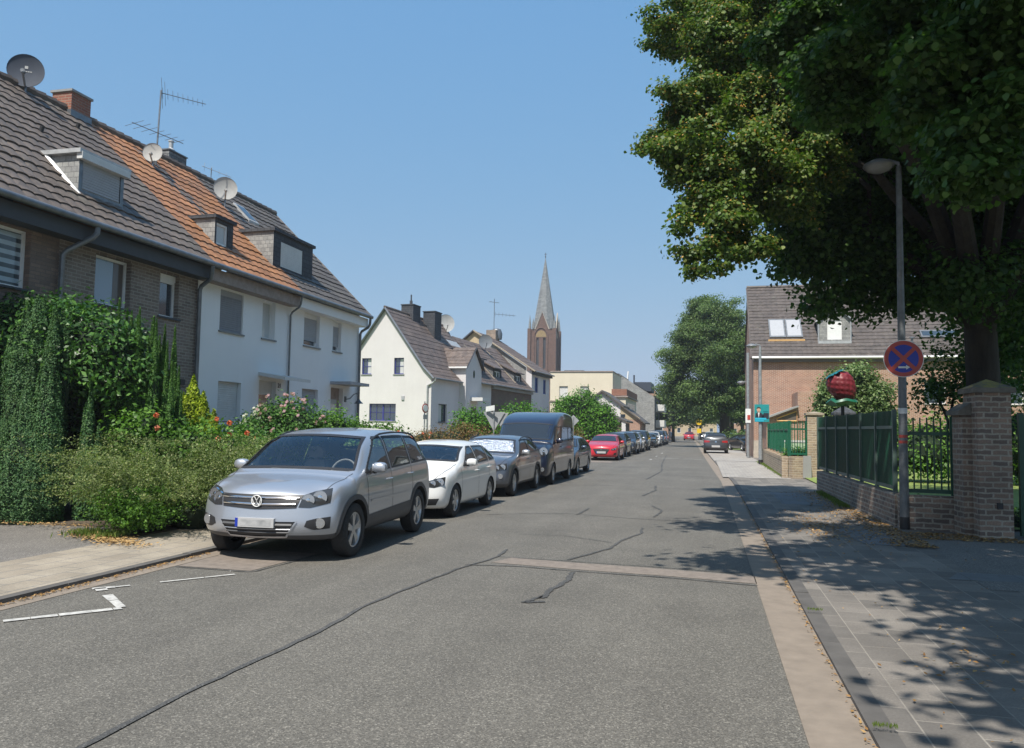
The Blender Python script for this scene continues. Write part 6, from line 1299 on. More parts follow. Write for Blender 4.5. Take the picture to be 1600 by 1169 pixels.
# gabled dormer
dz = 6.5 + (.75 + .3) * SR; m = MB(); P = (4.15, .75); wall(m, P, (1, 0), 1.9, [(0, 9.05), (.95, 9.95), (1.9, 9.05)], [(.5, 1.4, 7.75, 9.0)], .1, dz - .1)
for x in (4.15, 6.05): m.add([(x, .75, dz - .1), (x, .75, 9.05), (x, 2.3, 9.05)], [(0, 1, 2)])
dm = m.o('dormer', 'slate_light', RH); m = MB()
m.add([(4.0, .6, 8.92), (5.1, .6, 10.02), (5.1, 3.3, 10.02), (4.0, 2.2, 8.92)], [(0, 1, 2, 3)]); m.add([(6.2, .6, 8.92), (5.1, .6, 10.02), (5.1, 3.3, 10.02), (6.2, 2.2, 8.92)], [(0, 1, 2, 3)]); m.o('dormer_roof', 'slate', dm)
m = MB(); m.tube([(3.95, .58, 8.9), (5.1, .58, 10.05), (6.25, .58, 8.9)], .05, 4); m.box(4.1, 6.1, .62, .74, 7.48, 7.66); m.tube([(4.12, .70, 7.5), (4.12, .70, 8.95)], .05, 4); m.tube([(6.08, .70, 7.5), (6.08, .70, 8.95)], .05, 4); m.o('trim', 'zinc_light', dm)
wf = window(dm, P, (1, 0), (.5, 1.4, 7.75, 9.0), .1, shut=1, shm='white_plastic', sill=None); 
for c_ in list(wf.children): c_.parent = dm
m = MB(); m.lathe([(.07, 7.0), (.07, 7.7), (.16, 7.72), (.16, 7.8), (.001, 7.85)], 10, (9.6, .3, 0)); m.o('vent_pipe', 'zinc', RH, True)
rw_(10.3, 12.4, 1.0, 1.5, 'window_glass')
# lean-to porch with a yellow framed window
m = MB(); m.add([(.55, -3.5, 0), (2.35, -3.5, 0), (2.35, -3.5, 3.25), (.55, -3.5, 2.55)], [(0, 1, 2, 3)]); m.quad((.55, 0, 0), (.55, -3.5, 0), (.55, -3.5, 2.55), (.55, 0, 2.55)); m.box(2.36, 4.3, -3.3, 0, 0, 2.4); m.box(2.36, 3.4, -3.4, 0, 2.402, 4.15); po = m.o('porch', 'red_brick', RH)
m = MB(); m.add([(.40, -3.8, 2.55), (2.37, -3.8, 3.32), (2.37, 0, 3.32), (.40, 0, 2.55), (.40, -3.8, 2.45), (2.37, -3.8, 3.22), (2.37, 0, 3.22), (.40, 0, 2.45)], [(0, 1, 2, 3), (4, 5, 1, 0), (5, 6, 2, 1), (7, 4, 0, 3)]); m.o('porch_roof', 'grey_base', po)
m = MB(); m.tube([(1.15, -3.56, 2.38), (1.15, -3.56, 2.55), (2.28, -3.56, 2.98), (2.28, -3.56, 2.38), (1.15, -3.56, 2.38)], .05, 4); m.o('window_frame', 'wood_yellow', po); m = MB(); m.add([(1.15, -3.52, 2.38), (2.28, -3.52, 2.38), (2.28, -3.52, 2.98), (1.15, -3.52, 2.55)], [(0, 1, 2, 3)]); m.o('pane', 'curtain_brown', po)
# ---- low wall and green fence on the corner
def bwall(name, label, pts, h, th, mat, group=None, seed=1, cope=None):
    t = thing(name, label, 'wall', (0, 0, 0), 0, group); m = MB()
    for i, ((x0, y0), (x1, y1)) in enumerate(zip(pts, pts[1:])):
        L_ = math.hypot(x1 - x0, y1 - y0); u = ((x1 - x0) / L_, (y1 - y0) / L_); m.ob((x0, y0), u, 0, L_, -th, 0, 0, h)
    m.o('brickwork', mat, t)
    # upright brick course along the top
    m = MB(); r_ = random.Random(seed)
    for (x0, y0), (x1, y1) in zip(pts, pts[1:]):
        L_ = math.hypot(x1 - x0, y1 - y0); u = ((x1 - x0) / L_, (y1 - y0) / L_); a = 0
        while a < L_ - .03: m.ob((x0, y0), u, a + .005, min(a + .078, L_), -th - .006, .008 + r_.uniform(0, .005), h - .12 + r_.uniform(-.01, .01), h + .010 + r_.uniform(0, .008)); a += .088
    m.o('coping_bricks', cope or mat, t); return t
bwall('garden_wall', 'low grey brown brick wall under the dark green fence, along the right pavement', [(3.36, 15.9), (3.12, 24.6)], .60, -.22, 'garden_brick', seed=2)
bwall('garden_wall', 'short low brick wall between the lamp post and the big brick pillar', [(3.37, 15.72), (4.32, 15.6)], .62, -.22, 'garden_brick', seed=3)
def fence(label, P0, P1, z0, z1, nseg, rail, post, fill, backing=.0, group=None, bar=.11, name='garden_fence', solid=True, zr=None, bargauge=.013):
    t = thing(name, label, 'fence', (P0[0], P0[1], 0), 0, group); L_ = math.hypot(P1[0] - P0[0], P1[1] - P0[1]); u = ((P1[0] - P0[0]) / L_, (P1[1] - P0[1]) / L_); zr = zr or z1 - .34
    for i in range(nseg + 1):
        m = MB(); a = L_ * i / nseg; m.ob((0, 0), u, a - .03, a + .03, -.045, .03, z0 - .03, z1 + .02); m.o('post', post, t)
    for i in range(nseg):
        a0, a1 = L_ * i / nseg + .03, L_ * (i + 1) / nseg - .03; m = MB(); m.ob((0, 0), u, a0, a1, -.018, .018, zr, zr + .06); m.o('rail', rail, t); m = MB(); m.ob((0, 0), u, a0, a1, -.018, .018, z0, z0 + .07); m.o('rail', rail, t)
        m = MB(); a = a0 + bar * .5
        while a < a1 - .01: m.ob((0, 0), u, a - bargauge, a + bargauge, -.012, .012, z0 + .002, z1); a += bar
        if solid: m.ob((0, 0), u, a0, a1, .020, .028, z0 + .07, z1 - .03)
        m.o('bars', fill, t)
    return t
fence('dark green railing backed with green screening on the low wall by the lamp post', (3.42, 16.1), (3.17, 24.5), .68, 2.15, 6, 'green_grey', 'green_grey', 'green_dark', bar=.095, solid=1)
fence('open dark green railing between the lamp post and the brick pillar', (3.48, 15.86), (4.28, 15.73), .66, 2.02, 1, 'green_dark', 'green_dark', 'green_dark', bar=.11, solid=0, zr=1.70)
pl = thing('brick_pillar', 'tall grey brown brick gate pillar with a mossy pyramid cap, by the right edge', 'pillar', (4.62, 14.87, 0), R(4)); m = MB()
m.box(-.29, .22, -.30, .30, 0, 2.42); m.box(-.42, -.291, -.02, .45, 0, 2.05); m.o('brickwork', 'garden_brick', pl)
m = MB(); m.box(-.35, .28, -.36, .36, 2.42, 2.50); m.o('cap_slab', 'coping', pl); m = MB(); m.add([(-.35, -.36, 2.501), (.28, -.36, 2.501), (.28, .36, 2.501), (-.35, .36, 2.501), (-.03, 0, 2.66)], [(0, 1, 4), (1, 2, 4), (2, 3, 4), (3, 0, 4)]); m.o('cap', 'lichen', pl)
m = MB(); m.add([(-.50, -.06, 2.05), (-.292, -.06, 2.05), (-.292, -.06, 2.26), (-.50, -.06, 2.12), (-.50, .5, 2.05), (-.292, .5, 2.05), (-.292, .5, 2.26), (-.50, .5, 2.12)], [(0, 1, 2, 3), (4, 5, 6, 7), (3, 2, 6, 7), (0, 3, 7, 4), (0, 1, 5, 4)]); m.o('shoulder_slab', 'coping', pl)
m = MB(); m.box(-.03, .05, -.34, -.301, .52, .62); m.o('socket_box', 'black_plastic', pl)
gt = thing('garden_gate', 'dark green metal gate post and bars at the right edge beyond the pillar', 'gate', (5.10, 14.9, 0)); m = MB(); m.box(-.04, .04, -.04, .04, 0.06, 2.1); m.o('post', 'green_dark', gt); m = MB()
for i in range(10): m.box(.12 + i * .13 - .012, .12 + i * .13 + .012, -.012, .012, .15, 1.95)
m.box(.04, 1.4, -.02, .02, 1.6, 1.66); m.box(.04, 1.4, -.02, .02, .15, .22); m.o('bars', 'green_dark', gt)
# far low wall, green fence and pillar
bwall('garden_wall', 'pale brown brick wall under the bright green fence further along', [(2.94, 30.95), (3.10, 44.5)], .80, .22, 'garden_brick_light', seed=5)
bwall('garden_wall', 'short pale brick wall facing the camera beside the pale square pillar', [(2.95, 30.9), (3.64, 31.2)], .82, -.22, 'garden_brick_light', seed=6)
fence('bright green solid panel fence on the far pale brick wall', (3.0, 31.2), (3.2, 44.0), .86, 2.12, 6, 'green_paint', 'green_paint', 'green_paint', solid=2, bar=.14)
fence('short bright green railing beside the pale brick pillar', (3.02, 31.06), (3.62, 31.3), .88, 2.12, 1, 'green_paint', 'green_paint', 'green_paint', solid=0, bar=.105, zr=1.8, bargauge=.010)
pl = thing('brick_pillar', 'pale beige brick pillar at the end of the far green fence', 'pillar', (3.92, 31.5, 0)); m = MB(); m.box(-.27, .27, -.27, .27, 0, 2.36); m.o('brickwork', 'garden_brick_light', pl); m = MB(); m.box(-.32, .32, -.32, .32, 2.36, 2.43); m.add([(-.32, -.32, 2.431), (.32, -.32, 2.431), (.32, .32, 2.431), (-.32, .32, 2.431), (0, 0, 2.50)], [(0, 1, 4), (1, 2, 4), (2, 3, 4), (3, 0, 4)]); m.o('cap', 'coping_light', pl); m = MB(); m.box(.08, .15, -.30, -.271, .78, .88); m.o('socket_box', 'black_plastic', pl)
m = MB(); m.box(-.18, .12, -.14, .10, 0, .80); m.v = [(x * (1 - z * .1), y, z) for x, y, z in m.v]; st = tag(m.o('kerb_guard_stone', 'grey_base'), 'upright grey stone block leaning at the foot of the pale brick pillar', 'stone'); st.location = (3.62, 30.98, .05)
pl = thing('brick_pillar', 'dark capped brick pillar behind the strawberry, seen above the fence', 'pillar', (4.92, 31.3, 0)); m = MB(); m.box(-.33, .33, -.33, .33, 0, 2.36); m.o('brickwork', 'garden_brick', pl); m = MB(); m.box(-.38, .38, -.38, .38, 2.36, 2.46); m.add([(-.38, -.38, 2.461), (.38, -.38, 2.461), (.38, .38, 2.461), (-.38, .38, 2.461), (0, 0, 2.72)], [(0, 1, 4), (1, 2, 4), (2, 3, 4), (3, 0, 4)]); m.o('cap', 'slate_dark', pl)
sh = thing('pale_garden_screen', 'pale green low screen behind the short railing', 'screen', (3.6, 33.0, 0)); m = MB(); m.box(-.6, 1.0, -.03, .03, .1, 1.32); m.o('panel', 'leaf_screen' if 'leaf_screen' in MATS else 'screen_green', sh) if 'screen_green' in MATS else m.o('panel', 'shutter_white', sh); m = MB(); m.box(-.6, 1.0, -.05, .05, 1.322, 1.40); m.o('rail', 'shutter_white', sh)
# ---- strawberry sculpture on a pole
sb = thing('strawberry_sculpture', 'giant red strawberry sculpture on a black pole above the green fence', 'sculpture', (4.22, 27, 0)); rngs = random.Random(4)
m = MB(); n1, n2 = 72, 48; sd = []
for q in range(95):
    zz = 1 - 2 * (q + .5) / 95; aa = q * 2.39996; sd.append((math.sqrt(1 - zz * zz) * math.cos(aa), math.sqrt(1 - zz * zz) * math.sin(aa), zz))
sd = np.array(sd); tilt = Matrix.Rotation(R(-28), 4, 'Y')
for i in range(n2 + 1):
    t = i / n2; th = math.pi * t
    for j in range(n1):
        ph = 2 * math.pi * j / n1; rr = .47 * math.sin(th) ** .7 * (1.12 - .55 * t); dv = np.array((math.sin(th) * math.cos(ph), math.sin(th) * math.sin(ph), math.cos(th))); dd_ = ((sd - dv) ** 2).sum(1).min(); rr += (.035 * math.exp(-dd_ / .016) - .012) * math.sin(th)
        p = tilt @ Vector((rr * math.cos(ph), rr * math.sin(ph) * .95, .50 * math.cos(th) + .0)); m.v.append((p.x, p.y, 3.16 + p.z))
for i in range(n2):
    for j in range(n1): m.f.append((i * n1 + j, i * n1 + (j + 1) % n1, (i + 1) * n1 + (j + 1) % n1, (i + 1) * n1 + j)); m.m.append(0)
m.o('berry', 'strawberry_red', sb, True)
m = MB()
for i in range(9):
    a = 2 * math.pi * i / 9; pts = [(.02, .48), (.18, .53), (.34, .47), (.46, .50)]; ws = (.05, .11, .08, .005); v = []
    for (r_, z), w in zip(pts, ws):
        for sgn in (-1, 1): p = tilt @ Vector((r_ * math.cos(a) - sgn * w * math.sin(a), r_ * math.sin(a) + sgn * w * math.cos(a), z)); v.append((p.x, p.y, 3.16 + p.z))
    m.add(v, [(0, 1, 3, 2), (2, 3, 5, 4), (4, 5, 7, 6)])
m.o('leaf_crown', 'poster_teal_dark', sb)
m = MB(); m.lathe([(.001, 2.60), (.30, 2.60), (.46, 2.70), (.40, 2.78), (.30, 2.74), (.001, 2.72)], 9); m.v = [(x * (1 + .15 * math.sin(5 * math.atan2(y, x))), y * .8, z + .05 * math.sin(4 * math.atan2(y, x))) for x, y, z in m.v]; m.o('leaf_base', 'green_paint', sb, True)
m = MB(); m.tube([(0, 0, 0), (0, 0, 2.62)], .055, 10); m.o('pole', 'black_plastic', sb, True)
# ---- lamp posts
def lamp(label, loc, h, arm, dirx, group='street lamps on the right pavement', r=.062, headm='lamp_grey', pm='galvanised', base=True):
    t = thing('street_lamp', label, 'street lamp', loc, 0, group); m = MB(); m.tube([(0, 0, 0), (0, 0, 1.2), (0, 0, h)], [r * 1.25, r * 1.15, r * .72], 14); m.o('pole', pm, t, True)
    if base: m = MB(); m.tube([(0, 0, 0), (0, 0, .22)], r * 1.3, 14); m.o('foot_sleeve', 'black_plastic', t, True)
    m = MB(); hx = dirx * arm; m.tube([(0, 0, h - .05), (0, 0, h + .05), (hx * .55, 0, h + .12)], .035, 8); m.lathe([(.001, h + .14), (.12, h + .13), (.24, h + .07), (.27, h + .02), (.25, h - .01)], 24, (hx, 0, 0)); m.v = [(x, y * 1.0, z) for x, y, z in m.v]; hd = m.o('lamp_head', headm, t, True)
    m = MB(); m.lathe([(.245, h - .0), (.20, h - .06), (.10, h - .10), (.001, h - .11)], 24, (hx, 0, 0)); m.o('diffuser', 'lamp_glass', hd, True)
    return t
L1 = lamp('tall grey street lamp carrying the round no stopping sign, beside the dark green fence', (3.43, 15.5, .03), 6.58, .34, -1, r=.066, pm='galvanised_dark')
for z, hh, mt in ((2.05, .10, 'sign_white'), (1.62, .05, 'sign_red'), (1.52, .05, 'sign_red')):
    m = MB(); m.lathe([(.0775, z), (.0775, z + hh)], 14); m.o('sticker', mt, L1)
L2 = lamp('slim grey street lamp carrying the teal election poster', (2.72, 42.7, .06), 6.05, .42, -1, r=.085)
L3 = lamp('farther grey street lamp beside the corner of the red brick house', (2.72, 55.4, .06), 4.9, .42, -1, r=.085)
m = MB(); m.tube([(0, 0, 0), (0, 0, 6.7)], .09, 10); p4 = thing('metal_pole', 'plain grey pole standing next to the farther street lamp', 'pole', (2.62, 53.0, .06)); m.o('shaft', 'galvanised', p4, True)
m = MB(); m.box(-.16, .16, -.12, .12, 2.2, 3.1); m.o('sign_box', 'sign_white', p4); m = MB(); m.box(-.05, .14, -.14, -.125, 2.4, 2.7); m.o('red_panel', 'sign_red', p4)
# no stopping sign with arrow
ns = thing('no_stopping_sign', 'round blue no stopping sign with red cross, red rim and white arrow', 'traffic sign', (3.43, 15.39, 3.06)); rr = .335
def disc(name, mat, r_, y, par, n=40, r0=0):
    m = MB(); 
    if r0: m.lathe([(r_, y), (r0, y)], n, axis='y')
    else: m.lathe([(r_, y + .012), (r_, y), (.001, y)], n, axis='y')
    return m.o(name, mat, par)
m = MB(); m.lathe([(rr - .004, .006), (rr - .004, -.006), (.001, -.006)], 40, axis='y'); m.lathe([(.001, .006), (rr - .004, .006)], 40, axis='y'); m.o('plate', 'sign_back', ns)
disc('white_rim', 'sign_white', rr, -.010, ns, r0=rr - .014); disc('red_ring', 'sign_red', rr - .013, -.011, ns, r0=rr - .085); disc('blue_field', 'sign_blue', rr - .084, -.009, ns)
m = MB()
for s in (1, -1):
    a = R(45) * s; c_, s_ = math.cos(a), math.sin(a); l, w = rr - .06, .034
    m.add([(x * c_ - z * s_, -.0125 if s == 1 else -.0135, x * s_ + z * c_) for x, z in ((-l, -w), (l, -w), (l, w), (-l, w))], [(0, 1, 2, 3)])
m.o('red_cross', 'sign_red', ns); m = MB(); m.add([(x, -.0145, z - .155) for x, z in ((-.09, -.016), (.04, -.016), (.04, -.042), (.105, 0), (.04, .042), (.04, .016), (-.09, .016))], [(0, 1, 2, 3, 4, 5, 6)]); m.o('arrow', 'sign_white', ns)
m = MB(); m.box(-.08, .08, .006, .05, .06, .10); m.box(-.08, .08, .006, .05, -.16, -.12); m.o('clamp', 'galvanised', ns)
# election poster: a flat board
po = thing('election_poster', 'teal election poster showing a person in a dark suit, tied to the slim lamp post', 'poster', (2.78, 42.55, 2.66)); m = MB(); m.box(-.36, .36, -.01, .01, -.45, .45); m.o('board', 'poster_teal', po)
m = MB(); m.add([(x, -.0125, z) for x, z in ((-.33, -.30), (.10, -.30), (.08, -.10), (-.02, 0.0), (-.10, .04), (-.20, .04), (-.30, -.02))], [tuple(range(7))]); m.add([(x, -.0125, z) for x, z in ((-.02, -.30), (.34, -.30), (.34, 0), (.1, .02))], [(0, 1, 2, 3)]); m.o('suit', ['suit'], po)
m = MB(); m.add([(-.15 + .095 * math.cos(t), -.0135, .17 + .125 * math.sin(t)) for t in np.linspace(0, 2 * math.pi, 20)[:-1]], [tuple(range(19))]); m.add([(-.19, -.0135, .08), (-.11, -.0135, .08), (-.10, -.0135, -.02), (-.2, -.0135, -.02)], [(0, 1, 2, 3)]); m.o('face', 'skin', po)
m = MB(); m.add([(-.15 + .105 * math.cos(t), -.0145, .19 + .13 * math.sin(t)) for t in np.linspace(.1, math.pi - .1, 12)] + [(-.23, -.0145, .22), (-.15, -.0145, .25), (-.07, -.0145, .22)], [tuple(range(15))]); m.o('hair', 'hair', po)
m = MB(); m.add([(-.19, -.0145, .02), (-.11, -.0145, .02), (-.15, -.0145, -.26)], [(0, 1, 2)]); m.o('shirt', 'sign_white', po); m = MB(); m.box(-.33, .22, -.0165, -.0145, -.34, -.24); m.box(-.33, .10, -.0165, -.0145, -.43, -.36); m.o('caption_band', 'poster_cyan', po); m = MB(); m.box(.06, .32, -.013, -.0115, .06, .10); m.box(.10, .32, -.013, -.0115, .0, .03); m.o('caption_bars', 'poster_teal_dark', po)
# signs on the left and far ahead
def sign_post(label, loc, h, parts, name='road_sign', cat='traffic sign', rz=0):
    t = thing(name, label, cat, loc, rz); m = MB(); m.tube([(0, 0, 0), (0, 0, h)], .03, 8); m.o('post', 'galvanised', t, True)
    for nm, mat, poly, y in parts: m = MB(); m.prism(poly, 'y', y, y + .012); m.o(nm, mat, t)
    return t
circ = lambda cx, cz, r_, n=24: [(cx + r_ * math.cos(2 * math.pi * i / n), cz + r_ * math.sin(2 * math.pi * i / n)) for i in range(n)]
sign_post('small round red rimmed sign on a post beside the cream white house corner', (-13.1, 36, 0), 2.9, [('disc', 'sign_red', circ(0, 2.58, .23), -.05), ('field', 'sign_white', circ(0, 2.58, .17), -.062), ('lower_plate', 'sign_back', [(-.14, 2.05), (.14, 2.05), (.14, 2.27), (-.14, 2.27)], -.05)], rz=R(68))
t = sign_post('back of a grey triangular give way sign behind the silver parked car', (-8.85, 33, 0), 2.62, [('triangle_back', 'sign_back', [(0, 1.55), (.48, 2.38), (-.48, 2.38)], .03), ('second_triangle', 'sign_back', [(.28, 1.75), (.62, 2.34), (-.05, 2.34)], .09)])
m = MB(); m.add([(-.36, -.04, 2.38), (.10, -.3, 2.44), (.10, -.3, 2.66), (-.36, -.04, 2.60)], [(0, 1, 2, 3)]); m.o('street_name_plate', 'sign_white', t)
sign_post('grey diamond backed sign on a post in front of the hedge', (-6.55, 40, .05), 2.25, [('diamond_back', 'sign_back', [(0, 1.78), (.29, 2.07), (0, 2.36), (-.29, 2.07)], .03)])
sign_post('yellow round and square signs beside the far tree trunk', (-.95, 118, .05), 3.0, [('disc', 'sign_yellow', circ(0, 2.9, .45), -.05), ('plate', 'sign_yellow', [(-.3, 1.3), (.3, 1.3), (.3, 1.95), (-.3, 1.95)], -.05)])
t = thing('sign_pylon', 'white upright advertising pylon on the far left pavement', 'sign', (-8.0, 132, 0)); m = MB(); m.box(-.32, .32, -.15, .15, 0, 3.0); m.o('panel', 'white_plastic', t); m = MB(); m.box(.4, 2.4, -.05, .05, 2.55, 2.85); m.o('side_board', 'teal_white', t)
t = thing('shop_sign', 'small blue sign projecting from the cream building', 'sign', (-8.1, 84.3, 2.0)); m = MB(); m.box(-.6, .75, -.03, .03, -.12, .22); m.o('board', 'poster_cyan', t)
for i, (x, y, lb) in enumerate(((-11.6, 18.5, 'black wheeled bin by the white house wall, behind the orange roses'), (-11.25, 19.6, 'black wheeled bin partly hidden by the white flowered bush'))):
    t = thing('wheeled_bin', lb, 'bin', (x, y, .1)); m = MB(); v = [(-.22, -.25, 0), (.22, -.25, 0), (.22, .25, 0), (-.22, .25, 0), (-.28, -.34, 1.0), (.28, -.34, 1.0), (.28, .34, 1.0), (-.28, .34, 1.0)]; m.add(v, [(0, 1, 5, 4), (1, 2, 6, 5), (2, 3, 7, 6), (3, 0, 4, 7)]); m.o('bin_body', 'trash_black', t); m = MB(); m.prism([(-.37, 1.0), (.33, 1.0), (.33, 1.05), (-.1, 1.12), (-.37, 1.06)], 'x', -.31, .31); m.o('lid', 'trash_black', t); m = MB(); m.tube([(-.22, .36, .98), (.22, .36, .98)], .02, 6); m.o('handle', 'trash_black', t)
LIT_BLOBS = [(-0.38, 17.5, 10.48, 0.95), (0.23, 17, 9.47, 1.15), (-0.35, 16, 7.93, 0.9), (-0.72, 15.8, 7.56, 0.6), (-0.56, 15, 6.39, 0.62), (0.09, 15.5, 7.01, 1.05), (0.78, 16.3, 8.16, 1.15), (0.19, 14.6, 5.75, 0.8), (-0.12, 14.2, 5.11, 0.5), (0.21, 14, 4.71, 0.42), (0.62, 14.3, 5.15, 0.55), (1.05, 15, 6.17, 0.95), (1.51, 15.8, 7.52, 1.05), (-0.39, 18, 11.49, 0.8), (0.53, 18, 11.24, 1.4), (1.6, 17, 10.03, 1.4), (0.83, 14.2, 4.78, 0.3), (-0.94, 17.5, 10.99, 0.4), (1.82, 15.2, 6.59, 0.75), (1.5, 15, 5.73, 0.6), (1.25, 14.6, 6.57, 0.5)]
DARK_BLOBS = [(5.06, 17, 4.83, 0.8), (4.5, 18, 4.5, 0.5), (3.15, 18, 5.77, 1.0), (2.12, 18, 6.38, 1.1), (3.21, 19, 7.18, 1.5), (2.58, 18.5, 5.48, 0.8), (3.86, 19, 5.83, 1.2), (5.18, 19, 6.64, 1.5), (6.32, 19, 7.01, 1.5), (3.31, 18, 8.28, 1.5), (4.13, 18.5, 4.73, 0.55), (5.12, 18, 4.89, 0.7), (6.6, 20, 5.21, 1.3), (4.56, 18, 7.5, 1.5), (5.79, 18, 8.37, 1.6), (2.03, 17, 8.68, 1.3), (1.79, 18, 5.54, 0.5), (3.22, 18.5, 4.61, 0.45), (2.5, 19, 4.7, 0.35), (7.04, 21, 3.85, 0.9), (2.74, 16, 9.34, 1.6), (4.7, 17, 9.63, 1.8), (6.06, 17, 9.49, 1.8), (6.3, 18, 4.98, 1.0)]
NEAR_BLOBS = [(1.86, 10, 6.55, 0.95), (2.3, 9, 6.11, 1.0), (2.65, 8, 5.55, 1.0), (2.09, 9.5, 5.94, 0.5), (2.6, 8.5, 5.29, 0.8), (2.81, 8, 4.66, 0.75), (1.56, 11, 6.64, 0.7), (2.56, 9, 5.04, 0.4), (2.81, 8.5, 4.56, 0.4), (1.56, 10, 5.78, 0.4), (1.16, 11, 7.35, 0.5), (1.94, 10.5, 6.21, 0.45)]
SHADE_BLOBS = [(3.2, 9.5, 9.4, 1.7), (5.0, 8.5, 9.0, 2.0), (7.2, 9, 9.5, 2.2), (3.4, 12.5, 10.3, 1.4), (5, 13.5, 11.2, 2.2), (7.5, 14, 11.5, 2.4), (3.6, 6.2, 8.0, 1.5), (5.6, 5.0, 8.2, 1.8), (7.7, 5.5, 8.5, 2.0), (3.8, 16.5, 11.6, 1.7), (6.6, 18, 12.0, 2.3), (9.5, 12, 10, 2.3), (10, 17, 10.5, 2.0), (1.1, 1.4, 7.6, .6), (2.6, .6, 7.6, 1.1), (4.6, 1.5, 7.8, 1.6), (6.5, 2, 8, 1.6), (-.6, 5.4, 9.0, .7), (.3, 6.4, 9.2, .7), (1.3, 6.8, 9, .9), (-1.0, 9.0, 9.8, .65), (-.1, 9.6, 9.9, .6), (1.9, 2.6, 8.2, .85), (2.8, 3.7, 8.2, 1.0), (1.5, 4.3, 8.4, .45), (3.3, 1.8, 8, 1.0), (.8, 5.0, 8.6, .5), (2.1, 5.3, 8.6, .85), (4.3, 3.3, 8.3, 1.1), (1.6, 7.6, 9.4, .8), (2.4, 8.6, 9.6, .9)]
# ============================================================ VEGETATION
def XY(px, py, Y):      # used only to write down where things stand
    return None
def plant(name, label, cat, group=None): return thing(name, label, cat, (0, 0, 0), 0, group)
# --- left garden
t = plant('yew_tree', 'broad dark green upright yew at the left edge, wide at its foot', 'conifer')
rq = random.Random(11); spec = [(-11.20, 11.2, 0, 3.7, .58), (-11.75, 11.3, 0, 3.1, .60), (-10.72, 11.1, 0, 3.5, .34), (-11.0, 10.95, 0, 2.3, .55), (-11.6, 11.0, 0, 2.2, .55), (-10.7, 10.92, 0, 1.7, .36), (-12.2, 11.2, 0, 2.6, .55), (-10.58, 11.1, 0, 2.4, .22)]
for q in range(34):
    x = rq.uniform(-12.2, -10.62); y = rq.uniform(10.9, 11.35); top = 3.95 - .95 * abs(x + 10.95) - .9 * max(0, 11.15 - y); l = rq.uniform(.5, .9); spec.append((x, y, top - l - rq.uniform(0, .7), top - rq.uniform(0, .25), rq.uniform(.10, .15)))
plumes('foliage', spec, 4000, .042, 'leaf_yew', t, 1, .42); core('inner_shade', [(x, y, (z0 + z1) * .40, r * .7, r * .7, (z1 - z0) * .38) for x, y, z0, z1, r in spec], 'shade_core', t, .95)
t = plant('cypress_tree', 'clump of bright green pointed cypress spires between the laurel and the brick wall', 'conifer')
spec = []
for q in range(30):
    x = -10.25 + 1.2 * (q / 29) + rq.uniform(-.05, .05); y = 12.0 + .4 * rq.random(); top = float(np.interp(x, [-10.25, -10.0, -9.75, -9.4, -9.2, -9.0], [3.95, 3.75, 3.85, 3.5, 3.3, 2.7])); spec.append((x, y, .1, top * rq.uniform(.72, 1.0), rq.uniform(.10, .16)))
plumes('foliage', spec, 5500, .042, 'leaf_cypress', t, 2, .4); core('inner_shade', [(x, y, (z0 + z1) * .42, r * .7, r * .7, (z1 - z0) * .42) for x, y, z0, z1, r in spec], 'shade_core', t, .95)
t = plant('laurel_bush', 'tall glossy laurel bush in front of the brick house, behind the yew', 'bush')
bl = [(-12.2, 11.95, 3.0, 1.0), (-11.35, 11.95, 3.1, .9), (-10.55, 11.95, 2.95, .8), (-10.15, 12.1, 2.6, .6), (-12.2, 12.9, 2.2, 1.0), (-11.2, 13.0, 1.9, .9), (-10.5, 13.0, 1.5, .8), (-12.9, 11.9, 3.0, 1.0), (-10.8, 13.1, .9, .8)]
crown('foliage', bl, 2000, 24, .105, .16, 'leaf_laurel', t, 3, .72, .5, .12, .05, .5); core('inner_shade', bl, 'shade_core', t, .74)
t = plant('yew_shoot', 'slim dark conifer between the yew and the spreading shrub', 'conifer'); spec = [(-10.15, 11.4, 0, 2.3, .14), (-10.0, 11.45, 0, 1.6, .14), (-10.25, 11.4, 0, 1.9, .12)]; plumes('foliage', spec, 2400, .07, 'leaf_yew', t, 12); core('inner_shade', [(x, y, (z0 + z1) * .42, r * .7, r * .7, (z1 - z0) * .42) for x, y, z0, z1, r in spec], 'shade_core', t, .95)
t = plant('golden_conifer', 'small lime yellow conifer beside the brick house corner', 'conifer'); spec = [(-9.75, 13.6, .8, 2.55, .40), (-9.45, 13.5, .5, 2.25, .36), (-9.2, 13.5, .4, 1.9, .33), (-9.95, 13.6, .5, 2.2, .34)]
plumes('foliage', spec, 1900, .085, 'leaf_lime', t, 4); core('inner_shade', [(x, y, (z0 + z1) * .45, r * .7, r * .7, (z1 - z0) * .42) for x, y, z0, z1, r in spec], 'shade_core', t, .9)
t = plant('rose_bush', 'rose bush with orange flowers in front of the lime conifer', 'bush'); bl = [(-9.1, 11.9, 1.3, .50), (-8.6, 12.0, 1.25, .48), (-8.1, 12.3, 1.2, .45), (-9.5, 11.8, 1.45, .45), (-9.15, 12.0, .8, .6), (-8.3, 12.3, .8, .6), (-7.8, 12.8, 1.0, .5), (-9.25, 11.7, 1.65, .28)]
crown('foliage', bl, 760, 14, .085, .12, 'leaf_fresh', t, 5, .4, .6, .3, .1, .6); core('inner_shade', bl, 'shade_core', t, .55)
flowers(t, [(-9.02, 11.62, 1.83), (-8.98, 11.6, 1.62), (-8.12, 12.0, 1.78), (-7.90, 12.05, 1.72), (-8.08, 12.0, 1.45), (-7.93, 12.1, 1.52), (-7.62, 12.15, 1.55), (-6.95, 12.6, 1.36)], .075, 'flower_orange', 1)
t = plant('spreading_shrub', 'low wide grey green shrub with arching twigs spilling over the left pavement', 'bush')
